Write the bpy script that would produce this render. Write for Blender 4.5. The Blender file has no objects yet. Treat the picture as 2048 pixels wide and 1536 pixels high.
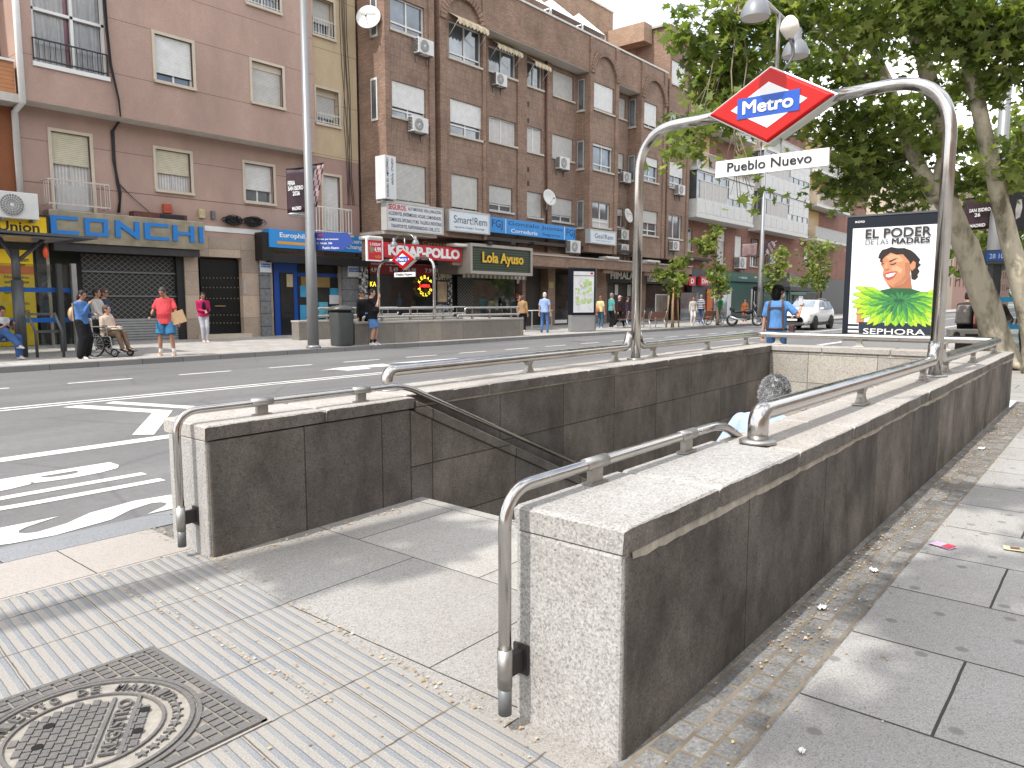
import bpy, bmesh, math, random
from mathutils import Vector as V, Matrix as MX
random.seed(11)
SC = bpy.context.scene; COL = SC.collection
R = math.radians
# ---------------------------------------------------------------- camera
F_, HY, CX, CY, H0 = 1480.0, 603.0, 1024.0, 768.0, 1.38
PIT = math.atan((CY-HY)/F_); HEAD = R(39.65)
cam = bpy.data.cameras.new('camera'); cam.sensor_width = 36; cam.lens = F_/2048*36
cam.clip_start = .05; cam.clip_end = 2000
co = bpy.data.objects.new('camera', cam); COL.objects.link(co); SC.camera = co
co.location = (0, 0, H0); co.rotation_euler = (math.pi/2-PIT, 0, HEAD-math.pi/2)
# ---------------------------------------------------------------- sky and sun
SUN_EL, SUN_AZ = R(54), R(-6)          # shadows run along SUN_AZ (measured from +X)
SDIR = V((-math.cos(SUN_AZ)*math.cos(SUN_EL), -math.sin(SUN_AZ)*math.cos(SUN_EL), math.sin(SUN_EL)))  # towards the sun
W = bpy.data.worlds.new('World'); SC.world = W; W.use_nodes = True
n = W.node_tree.nodes; l = W.node_tree.links
bg = n['Background']; bg.inputs[1].default_value = .15
sky = n.new('ShaderNodeTexSky'); sky.sky_type = 'NISHITA'; sky.sun_disc = False
sky.sun_elevation = SUN_EL; sky.sun_rotation = math.atan2(SDIR.x, SDIR.y); sky.dust_density = 2.0; sky.ozone_density = 1.0
tc = n.new('ShaderNodeTexCoord'); mp = n.new('ShaderNodeMapping'); mp.inputs['Scale'].default_value = (1, 1, 2.2)
nz = n.new('ShaderNodeTexNoise'); nz.inputs['Scale'].default_value = 2.3; nz.inputs['Detail'].default_value = 7
cr = n.new('ShaderNodeValToRGB'); cr.color_ramp.elements[0].position = .38; cr.color_ramp.elements[1].position = .56
mx = n.new('ShaderNodeMixRGB'); mx.inputs[2].default_value = (9.0, 8.97, 8.9, 1)
l.new(tc.outputs['Generated'], mp.inputs[0]); l.new(mp.outputs[0], nz.inputs['Vector']); l.new(nz.outputs[0], cr.inputs[0])
l.new(cr.outputs[0], mx.inputs[0]); l.new(sky.outputs[0], mx.inputs[1]); l.new(mx.outputs[0], bg.inputs[0])
sl = bpy.data.lights.new('sun', 'SUN'); sl.energy = 2.6; sl.angle = R(.55); sl.color = (1, .965, .915)
so = bpy.data.objects.new('sun', sl); COL.objects.link(so)
so.rotation_euler = SDIR.to_track_quat('Z', 'Y').to_euler(); so.location = SDIR*60
SC.view_settings.view_transform = 'Standard'; SC.view_settings.look = 'None'
SC.view_settings.exposure = .88; SC.view_settings.gamma = 1
SC.render.engine = 'CYCLES'
SC.cycles.max_bounces = 6; SC.cycles.diffuse_bounces = 3; SC.cycles.glossy_bounces = 3; SC.cycles.transparent_max_bounces = 12
SC.cycles.caustics_reflective = False; SC.cycles.caustics_refractive = False
# ---------------------------------------------------------------- survey: a sight line of the photograph to a point of the place
HV = V((math.cos(HEAD), math.sin(HEAD), 0)); RV = V((math.sin(HEAD), -math.cos(HEAD), 0)); ZV = V((0, 0, 1))
FW = math.cos(PIT)*HV-math.sin(PIT)*ZV; UV = math.sin(PIT)*HV+math.cos(PIT)*ZV; CAM = V((0, 0, H0))
def ray(x, y): return FW+(x-CX)/F_*RV-(y-CY)/F_*UV
def Pz(x, y, z=0): d = ray(x, y); return CAM+d*((z-H0)/d.z)
def Py(x, y, Y): d = ray(x, y); return CAM+d*(Y/d.y)
def Px(x, y, X): d = ray(x, y); return CAM+d*(X/d.x)
def Pd(x, y, D): return CAM+ray(x, y)*D            # D = metres along the view axis
def gz(Y): return max(0.0, .016*(Y-18.2))           # far pavement falls to its kerb
def Pg(x, y):
    z = 0
    for _ in range(12):
        p = Pz(x, y, z); z = gz(p.y)
    return p
def RC(xl, yt, xr, yb, Y):                            # rectangle on a facade plane: X0, X1, Z0, Z1
    a = Py(xl, yt, Y); b = Py(xr, yb, Y); return (a.x, b.x, b.z, a.z)
# ---------------------------------------------------------------- objects
def tag(o, label=None, cat=None, group=None, kind=None):
    if label: o['label'] = label
    if cat: o['category'] = cat
    if group: o['group'] = group
    if kind: o['kind'] = kind
    return o
def thing(name, loc, label, cat, rz=0, group=None):
    o = bpy.data.objects.new(name, None); COL.objects.link(o); o.location = loc; o.rotation_euler = (0, 0, rz)
    o.empty_display_size = .2
    return tag(o, label, cat, group)
def wloc(o):
    v = V((0, 0, 0))
    while o: v += o.location; o = o.parent
    return v
def copy_tree(o, parent=None):
    c = o.copy(); COL.objects.link(c)
    if parent: c.parent = parent
    for ch in o.children: copy_tree(ch, c)
    return c
FNT = {}
def text_mesh(s, bold=0.0):
    k = (s, bold)
    if k not in FNT:
        cu = bpy.data.curves.new('t', 'FONT'); cu.body = s; cu.size = 1; cu.offset = bold; cu.resolution_u = 3; cu.fill_mode = 'FRONT'
        ob = bpy.data.objects.new('t', cu); me = ob.to_mesh()
        vs = [v.co.copy() for v in me.vertices]; fs = [tuple(p.vertices) for p in me.polygons]
        ob.to_mesh_clear(); bpy.data.objects.remove(ob); bpy.data.curves.remove(cu)
        if not vs: vs = [V((0, 0, 0))]; fs = []
        x0 = min(v.x for v in vs); x1 = max(v.x for v in vs); y0 = min(v.y for v in vs); y1 = max(v.y for v in vs)
        FNT[k] = (vs, fs, x0, max(x1-x0, 1e-4), y0, max(y1-y0, 1e-4))
    return FNT[k]
class MB:
    def __init__(s, M=None): s.bm = bmesh.new(); s.M = M
    def f(s, pts, mi=0):
        if s.M: pts = [s.M @ V(p) for p in pts]
        try: fc = s.bm.faces.new([s.bm.verts.new(p) for p in pts]); fc.material_index = mi; return fc
        except ValueError: return None
    def vv(s, p): return s.bm.verts.new(s.M @ V(p) if s.M else V(p))
    def box(s, x0, x1, y0, y1, z0, z1, mi=0):
        v = [s.vv(p) for p in ((x0,y0,z0),(x1,y0,z0),(x1,y1,z0),(x0,y1,z0),(x0,y0,z1),(x1,y0,z1),(x1,y1,z1),(x0,y1,z1))]
        for q in ((3,2,1,0),(4,5,6,7),(0,1,5,4),(1,2,6,5),(2,3,7,6),(3,0,4,7)):
            s.bm.faces.new([v[i] for i in q]).material_index = mi
        return s
    def hexa(s, b, t, mi=0):                             # bottom 4 points, top 4 points
        v = [s.vv(p) for p in list(b)+list(t)]
        k = len(b)
        s.bm.faces.new(v[:k][::-1]).material_index = mi; s.bm.faces.new(v[k:]).material_index = mi
        for i in range(k): s.bm.faces.new([v[i], v[(i+1)%k], v[k+(i+1)%k], v[k+i]]).material_index = mi
        return s
    def tube(s, pts, r, nn=10, cap=True, mi=0, flat=1.0):
        pts = [V(p) for p in pts]; k = len(pts); rs = r if isinstance(r, (list, tuple)) else [r]*k
        rings = []; up = None
        for i, p in enumerate(pts):
            t = (pts[min(i+1, k-1)]-pts[max(i-1, 0)]).normalized()
            if up is None: up = (V((0, 0, 1)) if abs(t.z) < .9 else V((1, 0, 0)))
            a = t.cross(up)
            if a.length < 1e-5: a = t.cross(V((0, 1, 0)))
            a.normalize(); b = a.cross(t).normalized(); up = b
            rings.append([s.vv(p+rs[i]*(math.cos(2*math.pi*j/nn)*a+flat*math.sin(2*math.pi*j/nn)*b)) for j in range(nn)])
        for i in range(k-1):
            for j in range(nn):
                fc = s.bm.faces.new([rings[i][j], rings[i][(j+1)%nn], rings[i+1][(j+1)%nn], rings[i+1][j]]); fc.material_index = mi; fc.smooth = True
        if cap:
            s.bm.faces.new(rings[0][::-1]).material_index = mi; s.bm.faces.new(rings[-1]).material_index = mi
        return s
    def lathe(s, prof, c=(0, 0, 0), nn=20, mi=0, axis=None, cap=True):   # prof: (radius, height) along axis
        c = V(c); ax = V(axis).normalized() if axis else V((0, 0, 1)); q = ax.to_track_quat('Z', 'Y')
        rings = [[s.vv(c+q @ V((r*math.cos(2*math.pi*j/nn), r*math.sin(2*math.pi*j/nn), h))) for j in range(nn)] for r, h in prof]
        for i in range(len(rings)-1):
            for j in range(nn):
                fc = s.bm.faces.new([rings[i][j], rings[i][(j+1)%nn], rings[i+1][(j+1)%nn], rings[i+1][j]]); fc.material_index = mi; fc.smooth = True
        if cap:
            s.bm.faces.new(rings[0][::-1]).material_index = mi; s.bm.faces.new(rings[-1]).material_index = mi
        return s
    def ell(s, c, rx, ry, rz, q=None, nu=14, nv=9, mi=0):
        c = V(c); rows = []
        for i in range(nv+1):
            t = math.pi*i/nv
            if i in (0, nv): p = V((0, 0, rz*math.cos(t))); rows.append([s.vv(c+(q @ p if q else p))])
            else:
                rr = []
                for j in range(nu):
                    a = 2*math.pi*j/nu; p = V((rx*math.sin(t)*math.cos(a), ry*math.sin(t)*math.sin(a), rz*math.cos(t)))
                    rr.append(s.vv(c+(q @ p if q else p)))
                rows.append(rr)
        for i in range(nv):
            A, B = rows[i], rows[i+1]
            for j in range(nu):
                j2 = (j+1) % nu
                vs = [A[0], B[j], B[j2]] if i == 0 else ([A[j], B[0], A[j2]] if i == nv-1 else [A[j], B[j], B[j2], A[j2]])
                fc = s.bm.faces.new(vs); fc.smooth = True; fc.material_index = mi
        return s
    def poly(s, pts, d, mi=0):                             # planar outline pushed along vector d
        pts = [V(p) for p in pts]; d = V(d); return s.hexa(pts, [p+d for p in pts], mi)
    def text(s, st, O, u, v, w, h, bold=0.0, mi=0, depth=0.0, lift=.004, fat=0):
        if fat:
            uu, v2 = V(u).normalized()*fat, V(v).normalized()*fat
            for i, (a, b) in enumerate(((0, 0), (1, 0), (-1, 0), (0, 1), (0, -1), (.7, .7), (-.7, -.7), (.7, -.7), (-.7, .7))): s.text(st, V(O)+uu*a+v2*b, u, v, w, h, 0, mi, 0, lift+i*.0005)
            return s
        vs, fs, x0, ww, y0, hh = text_mesh(st, bold); O = V(O); u = V(u).normalized(); v = V(v).normalized(); nrm = u.cross(v)
        def tr(p, k): return O+u*((p.x-x0)/ww*w)+v*((p.y-y0)/hh*h)+nrm*(lift+k)
        vv = [s.vv(tr(p, depth)) for p in vs]
        for f_ in fs:
            try: s.bm.faces.new([vv[i] for i in f_]).material_index = mi
            except ValueError: pass
        if depth:
            ed = {}
            for f_ in fs:
                for i in range(len(f_)):
                    e = (f_[i], f_[(i+1) % len(f_)]); ed[e] = 1
            lo = {}
            for a, b in ed:
                if (b, a) not in ed:
                    for q in (a, b):
                        if q not in lo: lo[q] = s.vv(tr(vs[q], 0))
                    try: s.bm.faces.new([vv[a], lo[a], lo[b], vv[b]]).material_index = mi
                    except ValueError: pass
        return s
    def build(s, name, mat, parent=None, smooth=False, bevel=0, w=False, keep=False, sub=0):
        bm = s.bm
        if w and parent: bmesh.ops.translate(bm, verts=bm.verts, vec=-wloc(parent))
        if not keep and 'lettering' not in name: bmesh.ops.recalc_face_normals(bm, faces=bm.faces)
        if smooth:
            for fc in bm.faces: fc.smooth = True
        me = bpy.data.meshes.new(name); bm.to_mesh(me); bm.free()
        for m in (mat if isinstance(mat, (list, tuple)) else [mat]): me.materials.append(m)
        o = bpy.data.objects.new(name, me); COL.objects.link(o)
        if parent: o.parent = parent
        if bevel:
            b = o.modifiers.new('bevel', 'BEVEL'); b.width = bevel; b.segments = 2; b.limit_method = 'ANGLE'; b.angle_limit = R(40)
        if sub:
            b = o.modifiers.new('sub', 'SUBSURF'); b.levels = sub; b.render_levels = sub
        return o
# ---------------------------------------------------------------- materials
def srgb(r, g, b):
    f = lambda c: (c/255/12.92 if c/255 <= .04045 else ((c/255+.055)/1.055)**2.4)
    return (f(r), f(g), f(b))
class NT:
    def __init__(s, name):
        s.m = bpy.data.materials.new(name); s.m.use_nodes = True; s.t = s.m.node_tree; s.n = s.t.nodes; s.b = s.n['Principled BSDF']
        s.pos = s.n.new('ShaderNodeNewGeometry').outputs['Position']
    def new(s, k, **kw):
        x = s.n.new('ShaderNode'+k)
        for a, b in kw.items(): setattr(x, a, b)
        return x
    def L(s, a, b): s.t.links.new(a, b)
    def mat(s, op, a, b=None, c=None):
        x = s.new('Math', operation=op)
        for i, q in enumerate((a, b, c)):
            if q is None: continue
            if isinstance(q, (int, float)): x.inputs[i].default_value = q
            else: s.L(q, x.inputs[i])
        return x.outputs[0]
    def noise(s, sc, det=4, rough=.55, vec=None, sy=None):
        x = s.new('TexNoise'); x.inputs['Scale'].default_value = sc; x.inputs['Detail'].default_value = det; x.inputs['Roughness'].default_value = rough
        v = vec or s.pos
        if sy:
            mp = s.new('Mapping'); mp.inputs['Scale'].default_value = sy; s.L(v, mp.inputs[0]); v = mp.outputs[0]
        s.L(v, x.inputs['Vector']); return x.outputs[0]
    def grain(s, sc):
        vo = s.new('TexVoronoi'); vo.inputs['Scale'].default_value = sc; s.L(s.pos, vo.inputs['Vector']); bw = s.new('SeparateColor'); s.L(vo.outputs['Color'], bw.inputs[0]); return bw.outputs[0]
    def ramp(s, f, stops):
        x = s.new('ValToRGB'); e = x.color_ramp.elements
        while len(e) < len(stops): e.new(.5)
        for q, (p, c) in zip(e, stops): q.position = p; q.color = (*((c, c, c) if isinstance(c, (int, float)) else c), 1)
        s.L(f, x.inputs[0]); return x.outputs[0]
    def mix(s, f, a, b, mode='MIX'):
        x = s.new('MixRGB', blend_type=mode)
        for i, q in enumerate((f, a, b)):
            if isinstance(q, (int, float)): x.inputs[i].default_value = q if i == 0 else (q, q, q, 1)
            elif isinstance(q, tuple): x.inputs[i].default_value = (*q, 1)
            else: s.L(q, x.inputs[i])
        return x.outputs[0]
    def bump(s, h, st, dist=.01):
        x = s.new('Bump'); x.inputs['Strength'].default_value = st; x.inputs['Distance'].default_value = dist
        s.L(h, x.inputs['Height']); s.L(x.outputs[0], s.b.inputs['Normal'])
    def fin(s, col, rough=.6, metal=0, spec=.5):
        if isinstance(col, tuple): s.b.inputs['Base Color'].default_value = (*col, 1)
        else: s.L(col, s.b.inputs['Base Color'])
        if isinstance(rough, (int, float)): s.b.inputs['Roughness'].default_value = rough
        else: s.L(rough, s.b.inputs['Roughness'])
        s.b.inputs['Metallic'].default_value = metal; s.b.inputs['Specular IOR Level'].default_value = spec
        return s.m
MC = {}
def mk(c, rough=.6, metal=0, var=.12, vs=6, bump=0, bs=60, spec=.4, emit=0, name='paint'):
    key = (c, rough, metal, var, vs, bump, bs, emit, spec)
    if key in MC: return MC[key]
    t = NT(name); col = c
    if var:
        nz_ = t.noise(vs, 5, .6); col = t.mix(1.0, c, t.ramp(nz_, [(.25, 1-var), (.75, 1+var*.6)]), 'MULTIPLY')
    if bump: t.bump(t.noise(bs, 4), bump, .004)
    m = t.fin(col, rough, metal, spec)
    if emit:
        t.b.inputs['Emission Color'].default_value = (*c, 1); t.b.inputs['Emission Strength'].default_value = emit
    MC[key] = m; return m
def granite(name, base, dark, light, sc=170, stain=.25, stc=(.5, .45, .4), joints=None, bmp=.25, grime=0):
    t = NT(name)
    a = t.noise(sc, 3, .7); col = t.ramp(a, [(.36, dark), (.46, base), (.55, base), (.65, light)])
    col = t.mix(.3, col, t.ramp(t.grain(sc*.8), [(.12, tuple(x*.6 for x in dark)), (.3, base), (.72, base), (.9, light)]))
    s_ = t.noise(1.7, 6, .62); col = t.mix(t.ramp(s_, [(.42, 0.0), (.72, stain)]), col, t.mix(1.0, col, stc, 'MULTIPLY'))
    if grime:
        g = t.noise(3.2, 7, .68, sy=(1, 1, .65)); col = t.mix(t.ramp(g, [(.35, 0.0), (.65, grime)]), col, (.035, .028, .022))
    if joints:                                                 # joints = (axis u 'x'/'y', step u, step v, offset)
        ax, su, sv, of = joints
        sp = t.new('SeparateXYZ'); t.L(t.pos, sp.inputs[0])
        u = sp.outputs[0] if ax == 'x' else sp.outputs[1]
        cb = t.new('CombineXYZ'); t.L(u, cb.inputs[0]); t.L(sp.outputs[2], cb.inputs[1])
        mp_ = t.new('Mapping'); mp_.inputs['Location'].default_value = of; t.L(cb.outputs[0], mp_.inputs[0])
        bk = t.new('TexBrick'); bk.offset = 0; bk.inputs['Scale'].default_value = 1; bk.inputs['Brick Width'].default_value = su
        bk.inputs['Row Height'].default_value = sv; bk.inputs['Mortar Size'].default_value = .005; bk.inputs['Mortar Smooth'].default_value = .1
        bk.inputs['Color1'].default_value = (.72, .72, .72, 1); bk.inputs['Color2'].default_value = (1.18, 1.14, 1.08, 1); bk.inputs['Mortar'].default_value = (.3, .27, .24, 1)
        t.L(mp_.outputs[0], bk.inputs['Vector']); col = t.mix(1.0, col, bk.outputs['Color'], 'MULTIPLY')
    t.bump(a, bmp, .003)
    return t.fin(col, .75, 0, .3)
def brick(name, c1, c2, mort, bw=.25, bh=.062, vert=False, ms=.008, var=.3):
    t = NT(name); sp = t.new('SeparateXYZ'); t.L(t.pos, sp.inputs[0]); u = t.mat('ADD', sp.outputs[0], sp.outputs[1])
    cb = t.new('CombineXYZ')
    t.L(u, cb.inputs[1 if vert else 0]); t.L(sp.outputs[2], cb.inputs[0 if vert else 1])
    bk = t.new('TexBrick'); bk.inputs['Scale'].default_value = 1; bk.inputs['Brick Width'].default_value = bw; bk.inputs['Row Height'].default_value = bh
    bk.inputs['Mortar Size'].default_value = ms; bk.inputs['Mortar Smooth'].default_value = .2; bk.inputs['Bias'].default_value = 0
    if vert: bk.offset = 0
    for k, c in (('Color1', c1), ('Color2', c2), ('Mortar', mort)): bk.inputs[k].default_value = (*c, 1)
    t.L(cb.outputs[0], bk.inputs['Vector'])
    col = t.mix(1.0, bk.outputs['Color'], t.ramp(t.noise(.9, 6, .65), [(.3, 1-var), (.7, 1.12)]), 'MULTIPLY')
    col = t.mix(1.0, col, t.ramp(t.noise(14, 3), [(.3, .82), (.7, 1.15)]), 'MULTIPLY')
    t.bump(bk.outputs['Fac'], -.5, .006)
    return t.fin(col, .85, 0, .25)
def stripes(name, axis, per, c1, c2, duty=.5, rough=.6, metal=0, bmp=0):
    t = NT(name); sp = t.new('SeparateXYZ'); t.L(t.pos, sp.inputs[0])
    u = t.mat('ADD', sp.outputs[0], sp.outputs[1]) if axis == 'h' else sp.outputs['xyz'.index(axis)]
    fr = t.mat('FRACT', t.mat('DIVIDE', u, per)); k = t.mat('LESS_THAN', fr, duty)
    col = t.mix(k, c2, c1); col = t.mix(1.0, col, t.ramp(t.noise(5, 5), [(.3, .88), (.7, 1.06)]), 'MULTIPLY')
    if bmp: t.bump(t.mat('ABSOLUTE', t.mat('SUBTRACT', fr, .5)), bmp, .02)
    return t.fin(col, rough, metal)
def steel(name, rough=.2, c=(.50, .48, .455)):
    t = NT(name); a = t.noise(7, 6, .6); r_ = t.ramp(a, [(.3, rough*.7), (.7, rough*1.6)])
    sc = t.noise(40, 3, .6, sy=(1, 1, 1)); t.bump(sc, .04, .002)
    return t.fin(t.mix(1.0, c, t.ramp(a, [(.3, .86), (.7, 1.05)]), 'MULTIPLY'), r_, 1)
def glass_dark(name, c=(.02, .024, .028), rough=.04, metal=0, spec=.8):
    t = NT(name); a = t.noise(.8, 3); t.bump(t.noise(1.1, 2), .04, .05)
    return t.fin(t.mix(1.0, c, t.ramp(a, [(.3, .6), (.7, 1.5)]), 'MULTIPLY'), rough, metal, spec)
def clear_glass(name, a=.8, c=(.9, .95, .95)):
    t = NT(name); tr = t.new('BsdfTransparent'); gl = t.new('BsdfGlossy'); gl.inputs['Roughness'].default_value = .03
    ms = t.new('MixShader'); fr = t.new('Fresnel'); fr.inputs[0].default_value = 1.5
    tr.inputs[0].default_value = (*(x*a+.1 for x in c), 1)
    t.L(fr.outputs[0], ms.inputs[0]); t.L(tr.outputs[0], ms.inputs[1]); t.L(gl.outputs[0], ms.inputs[2])
    t.L(ms.outputs[0], t.n['Material Output'].inputs[0]); return t.m
STEEL = steel('brushed_steel', .17); STEEL_D = steel('dull_steel', .34, (.42, .41, .385)); CAST = mk((.34, .32, .29), .42, .9, .2, 30, name='cast_steel')
WHITE = mk((.72, .72, .7), .5, 0, .1, 2.5, name='white_paint'); CREAM = mk((.55, .48, .38), .7, 0, .12, 3, name='cream_trim')
BLACK = mk((.015, .015, .017), .5, 0, .2, 8, name='black_paint'); DARK = mk((.035, .033, .032), .6, 0, .3, 4, name='dark_grey')
GREYM = mk((.16, .165, .17), .45, .3, .15, 5, name='grey_metal'); ALU = mk((.45, .46, .46), .4, .6, .15, 5, name='aluminium')
GLASS = glass_dark('window_glass', (.17, .19, .21), .05, .55); CLEAR = clear_glass('clear_glass', .72)
SHUT = stripes('roller_shutter', 'z', .05, (.50, .49, .46), (.33, .32, .3), .78, .6, 0, .5)
SHUT_W = stripes('white_roller_shutter', 'z', .05, (.68, .68, .66), (.48, .48, .46), .8, .55, 0, .5)
SHUT_Y = stripes('cream_roller_shutter', 'z', .055, (.56, .52, .38), (.38, .35, .25), .8, .6, 0, .5)
CURT = stripes('net_curtain', 'x', .09, (.62, .6, .57), (.42, .41, .4), .55, .9)
# ================================================================ GROUND
ASPH = None
def asphalt():
    t = NT('asphalt'); a = t.noise(220, 3, .7); b = t.noise(.55, 6, .6, sy=(.35, 1.6, 1)); c = t.noise(9, 5)
    col = t.ramp(a, [(.3, (.10, .099, .098)), (.52, (.15, .148, .147)), (.72, (.25, .245, .24))])
    col = t.mix(1.0, col, t.ramp(b, [(.3, .78), (.55, 1.0), (.75, 1.2)]), 'MULTIPLY'); col = t.mix(1.0, col, t.ramp(c, [(.3, .92), (.7, 1.07)]), 'MULTIPLY')
    vo = t.new('TexVoronoi', feature='DISTANCE_TO_EDGE'); vo.inputs['Scale'].default_value = .33; wv = t.mix(.12, t.pos, t.new('TexNoise').outputs[1], 'ADD'); t.L(wv, vo.inputs['Vector'])
    col = t.mix(t.ramp(vo.outputs['Distance'], [(.0, .3), (.01, 0.0)]), col, (.06, .06, .06))
    t.bump(a, .35, .004); return t.fin(col, .82, 0, .3)
ASPH = asphalt()
def slabs(name, su, sv, off, base, dark, light, swap=False, gap=.006, sc=210, var=.12, offset=.5, spots=True, gapc=(.05, .045, .04), stain=.35, gdark=(.05, .045, .038)):
    t = NT(name); sp = t.new('SeparateXYZ'); t.L(t.pos, sp.inputs[0]); cb = t.new('CombineXYZ')
    t.L(sp.outputs[1 if swap else 0], cb.inputs[0]); t.L(sp.outputs[0 if swap else 1], cb.inputs[1])
    mp_ = t.new('Mapping'); mp_.inputs['Location'].default_value = (*off, 0); t.L(cb.outputs[0], mp_.inputs[0])
    wob = t.new('TexNoise'); wob.inputs['Scale'].default_value = 5; t.L(t.pos, wob.inputs['Vector'])
    wv = t.mix(.006, mp_.outputs[0], wob.outputs[1], 'ADD')
    bk = t.new('TexBrick'); bk.offset = offset; bk.inputs['Scale'].default_value = 1; bk.inputs['Brick Width'].default_value = su; bk.inputs['Row Height'].default_value = sv
    bk.inputs['Mortar Size'].default_value = gap; bk.inputs['Mortar Smooth'].default_value = .3
    bk.inputs['Color1'].default_value = (1-var,)*3+(1,); bk.inputs['Color2'].default_value = (1+var*.6,)*3+(1,); bk.inputs['Mortar'].default_value = (1, 1, 1, 1); t.L(wv, bk.inputs['Vector'])
    a = t.noise(sc*.8, 3, .7); col = t.ramp(a, [(.36, dark), (.47, base), (.54, base), (.64, light)]); col = t.mix(.28, col, t.ramp(t.grain(sc*.7), [(.1, tuple(x*.55 for x in dark)), (.3, base), (.75, base), (.92, light)]))
    col = t.mix(1.0, col, bk.outputs['Color'], 'MULTIPLY')
    col = t.mix(t.ramp(t.noise(1.3, 6, .65), [(.4, 0.0), (.75, stain)]), col, t.mix(1.0, col, (.62, .56, .5), 'MULTIPLY'))
    if spots:
        vo = t.new('TexVoronoi', voronoi_dimensions='2D'); vo.inputs['Scale'].default_value = 3.1; t.L(t.pos, vo.inputs['Vector'])
        col = t.mix(t.ramp(vo.outputs['Distance'], [(.06, .6), (.085, 0.0)]), col, (.12, .115, .11))
    gn = t.ramp(t.noise(6, 4), [(.35, gdark), (.6, gapc), (.75, (.2, .17, .13))])
    col = t.mix(bk.outputs['Fac'], col, gn)
    h = t.mat('SUBTRACT', t.mat('MULTIPLY', a, .25), bk.outputs['Fac']); t.bump(h, .5, .004)
    return t.fin(col, .8, 0, .3)
PAVE = slabs('pavement_slabs', .92, .645, (-.85, -1.28), (.34, .33, .315), (.2, .195, .19), (.47, .46, .44), swap=True)
LAND = slabs('landing_granite', .95, .8, (-1.0, -1.06), (.34, .325, .30), (.19, .183, .17), (.47, .45, .425), swap=True, gap=.004, var=.16, spots=False)
BEIGE = slabs('beige_granite_slabs', .64, .55, (-.5, -3.96), (.37, .34, .31), (.29, .265, .24), (.44, .41, .38), gap=.004, var=.06, spots=False, stain=.2)
KERB = slabs('kerb_stone', 1.0, 5, (-.2, 0), (.25, .26, .275), (.17, .175, .185), (.33, .34, .35), gap=.005, spots=False, offset=0)
KERBF = slabs('far_kerb_stone', 1.0, 9, (0, 0), (.20, .195, .19), (.14, .135, .13), (.27, .265, .26), gap=.008, spots=False, offset=0)
FARP = slabs('far_pavement', .6, .6, (0, 0), (.40, .38, .355), (.33, .315, .3), (.47, .45, .42), gap=.008, spots=True, var=.1)
SETT = slabs('granite_setts', .105, .082, (0, -.82), (.195, .195, .192), (.12, .122, .125), (.30, .285, .26), gap=.008, spots=False, var=.34, gapc=(.22, .185, .14), sc=120, gdark=(.14, .115, .085))
def tactile():
    t = NT('tactile_paving'); sp = t.new('SeparateXYZ'); t.L(t.pos, sp.inputs[0]); x, y = sp.outputs[0], sp.outputs[1]
    wob = t.noise(9, 3); xs = t.mat('SUBTRACT', x, t.mat('MULTIPLY', y, .082)); xs = t.mat('ADD', xs, t.mat('MULTIPLY', t.mat('SUBTRACT', wob, .5), .006))
    fr = t.mat('FRACT', t.mat('DIVIDE', t.mat('ADD', xs, .19), .05)); bar = t.ramp(fr, [(.03, 0.0), (.09, 1.0), (.46, 1.0), (.54, 0.0)])
    g = t.noise(170, 3, .7)
    top = t.ramp(g, [(.33, (.135, .147, .16)), (.5, (.19, .203, .217)), (.7, (.29, .30, .31))])
    lo = t.ramp(g, [(.33, (.205, .19, .172)), (.5, (.285, .267, .245)), (.7, (.38, .357, .328))])
    col = t.mix(bar, lo, top); col = t.mix(t.ramp(t.noise(2.2, 6, .65), [(.4, 0.0), (.7, .55)]), col, (.30, .28, .25))
    jx = t.mat('ABSOLUTE', t.mat('SUBTRACT', t.mat('FRACT', t.mat('DIVIDE', t.mat('ADD', xs, .005), .4)), .5))
    y2 = t.mat('ADD', y, t.mat('MULTIPLY', t.mat('SUBTRACT', t.noise(24, 2), .5), .014))
    jy = t.mat('ABSOLUTE', t.mat('SUBTRACT', t.mat('FRACT', t.mat('DIVIDE', t.mat('SUBTRACT', y2, .285), .4)), .5))
    j = t.mat('MINIMUM', t.mat('ADD', jx, .003), jy); jm = t.ramp(j, [(.006, 1.0), (.011, 0.0)])
    col = t.mix(jm, col, t.ramp(t.noise(7, 4), [(.4, (.07, .06, .05)), (.7, (.24, .19, .13))]))
    h = t.mat('SUBTRACT', t.mat('ADD', bar, t.mat('MULTIPLY', g, .3)), jm); t.bump(h, .6, .006)
    return t.fin(col, .8, 0, .3)
TACT = tactile()
PAINT = None
def paint():
    t = NT('road_paint'); a = t.noise(120, 4, .7); b = t.noise(3, 6, .7)
    w = t.ramp(t.mat('ADD', t.mat('MULTIPLY', a, .55), t.mat('MULTIPLY', b, .45)), [(.36, 0.0), (.44, 1.0)])
    col = t.mix(w, (.26, .255, .25), t.mix(1.0, (.66, .65, .62), t.ramp(b, [(.3, .82), (.7, 1.05)]), 'MULTIPLY')); return t.fin(col, .7, 0, .3)
PAINT = paint()
def sheet(name, polys, mat, z, kind='structure'):
    m = MB()
    for p in polys: m.f([(x, y, z) for x, y in p])
    return tag(m.build(name, mat), kind=kind)
def rect(x0, x1, y0, y1): return [(x0, y0), (x1, y0), (x1, y1), (x0, y1)]
XN, XF = -60, 420
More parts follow.
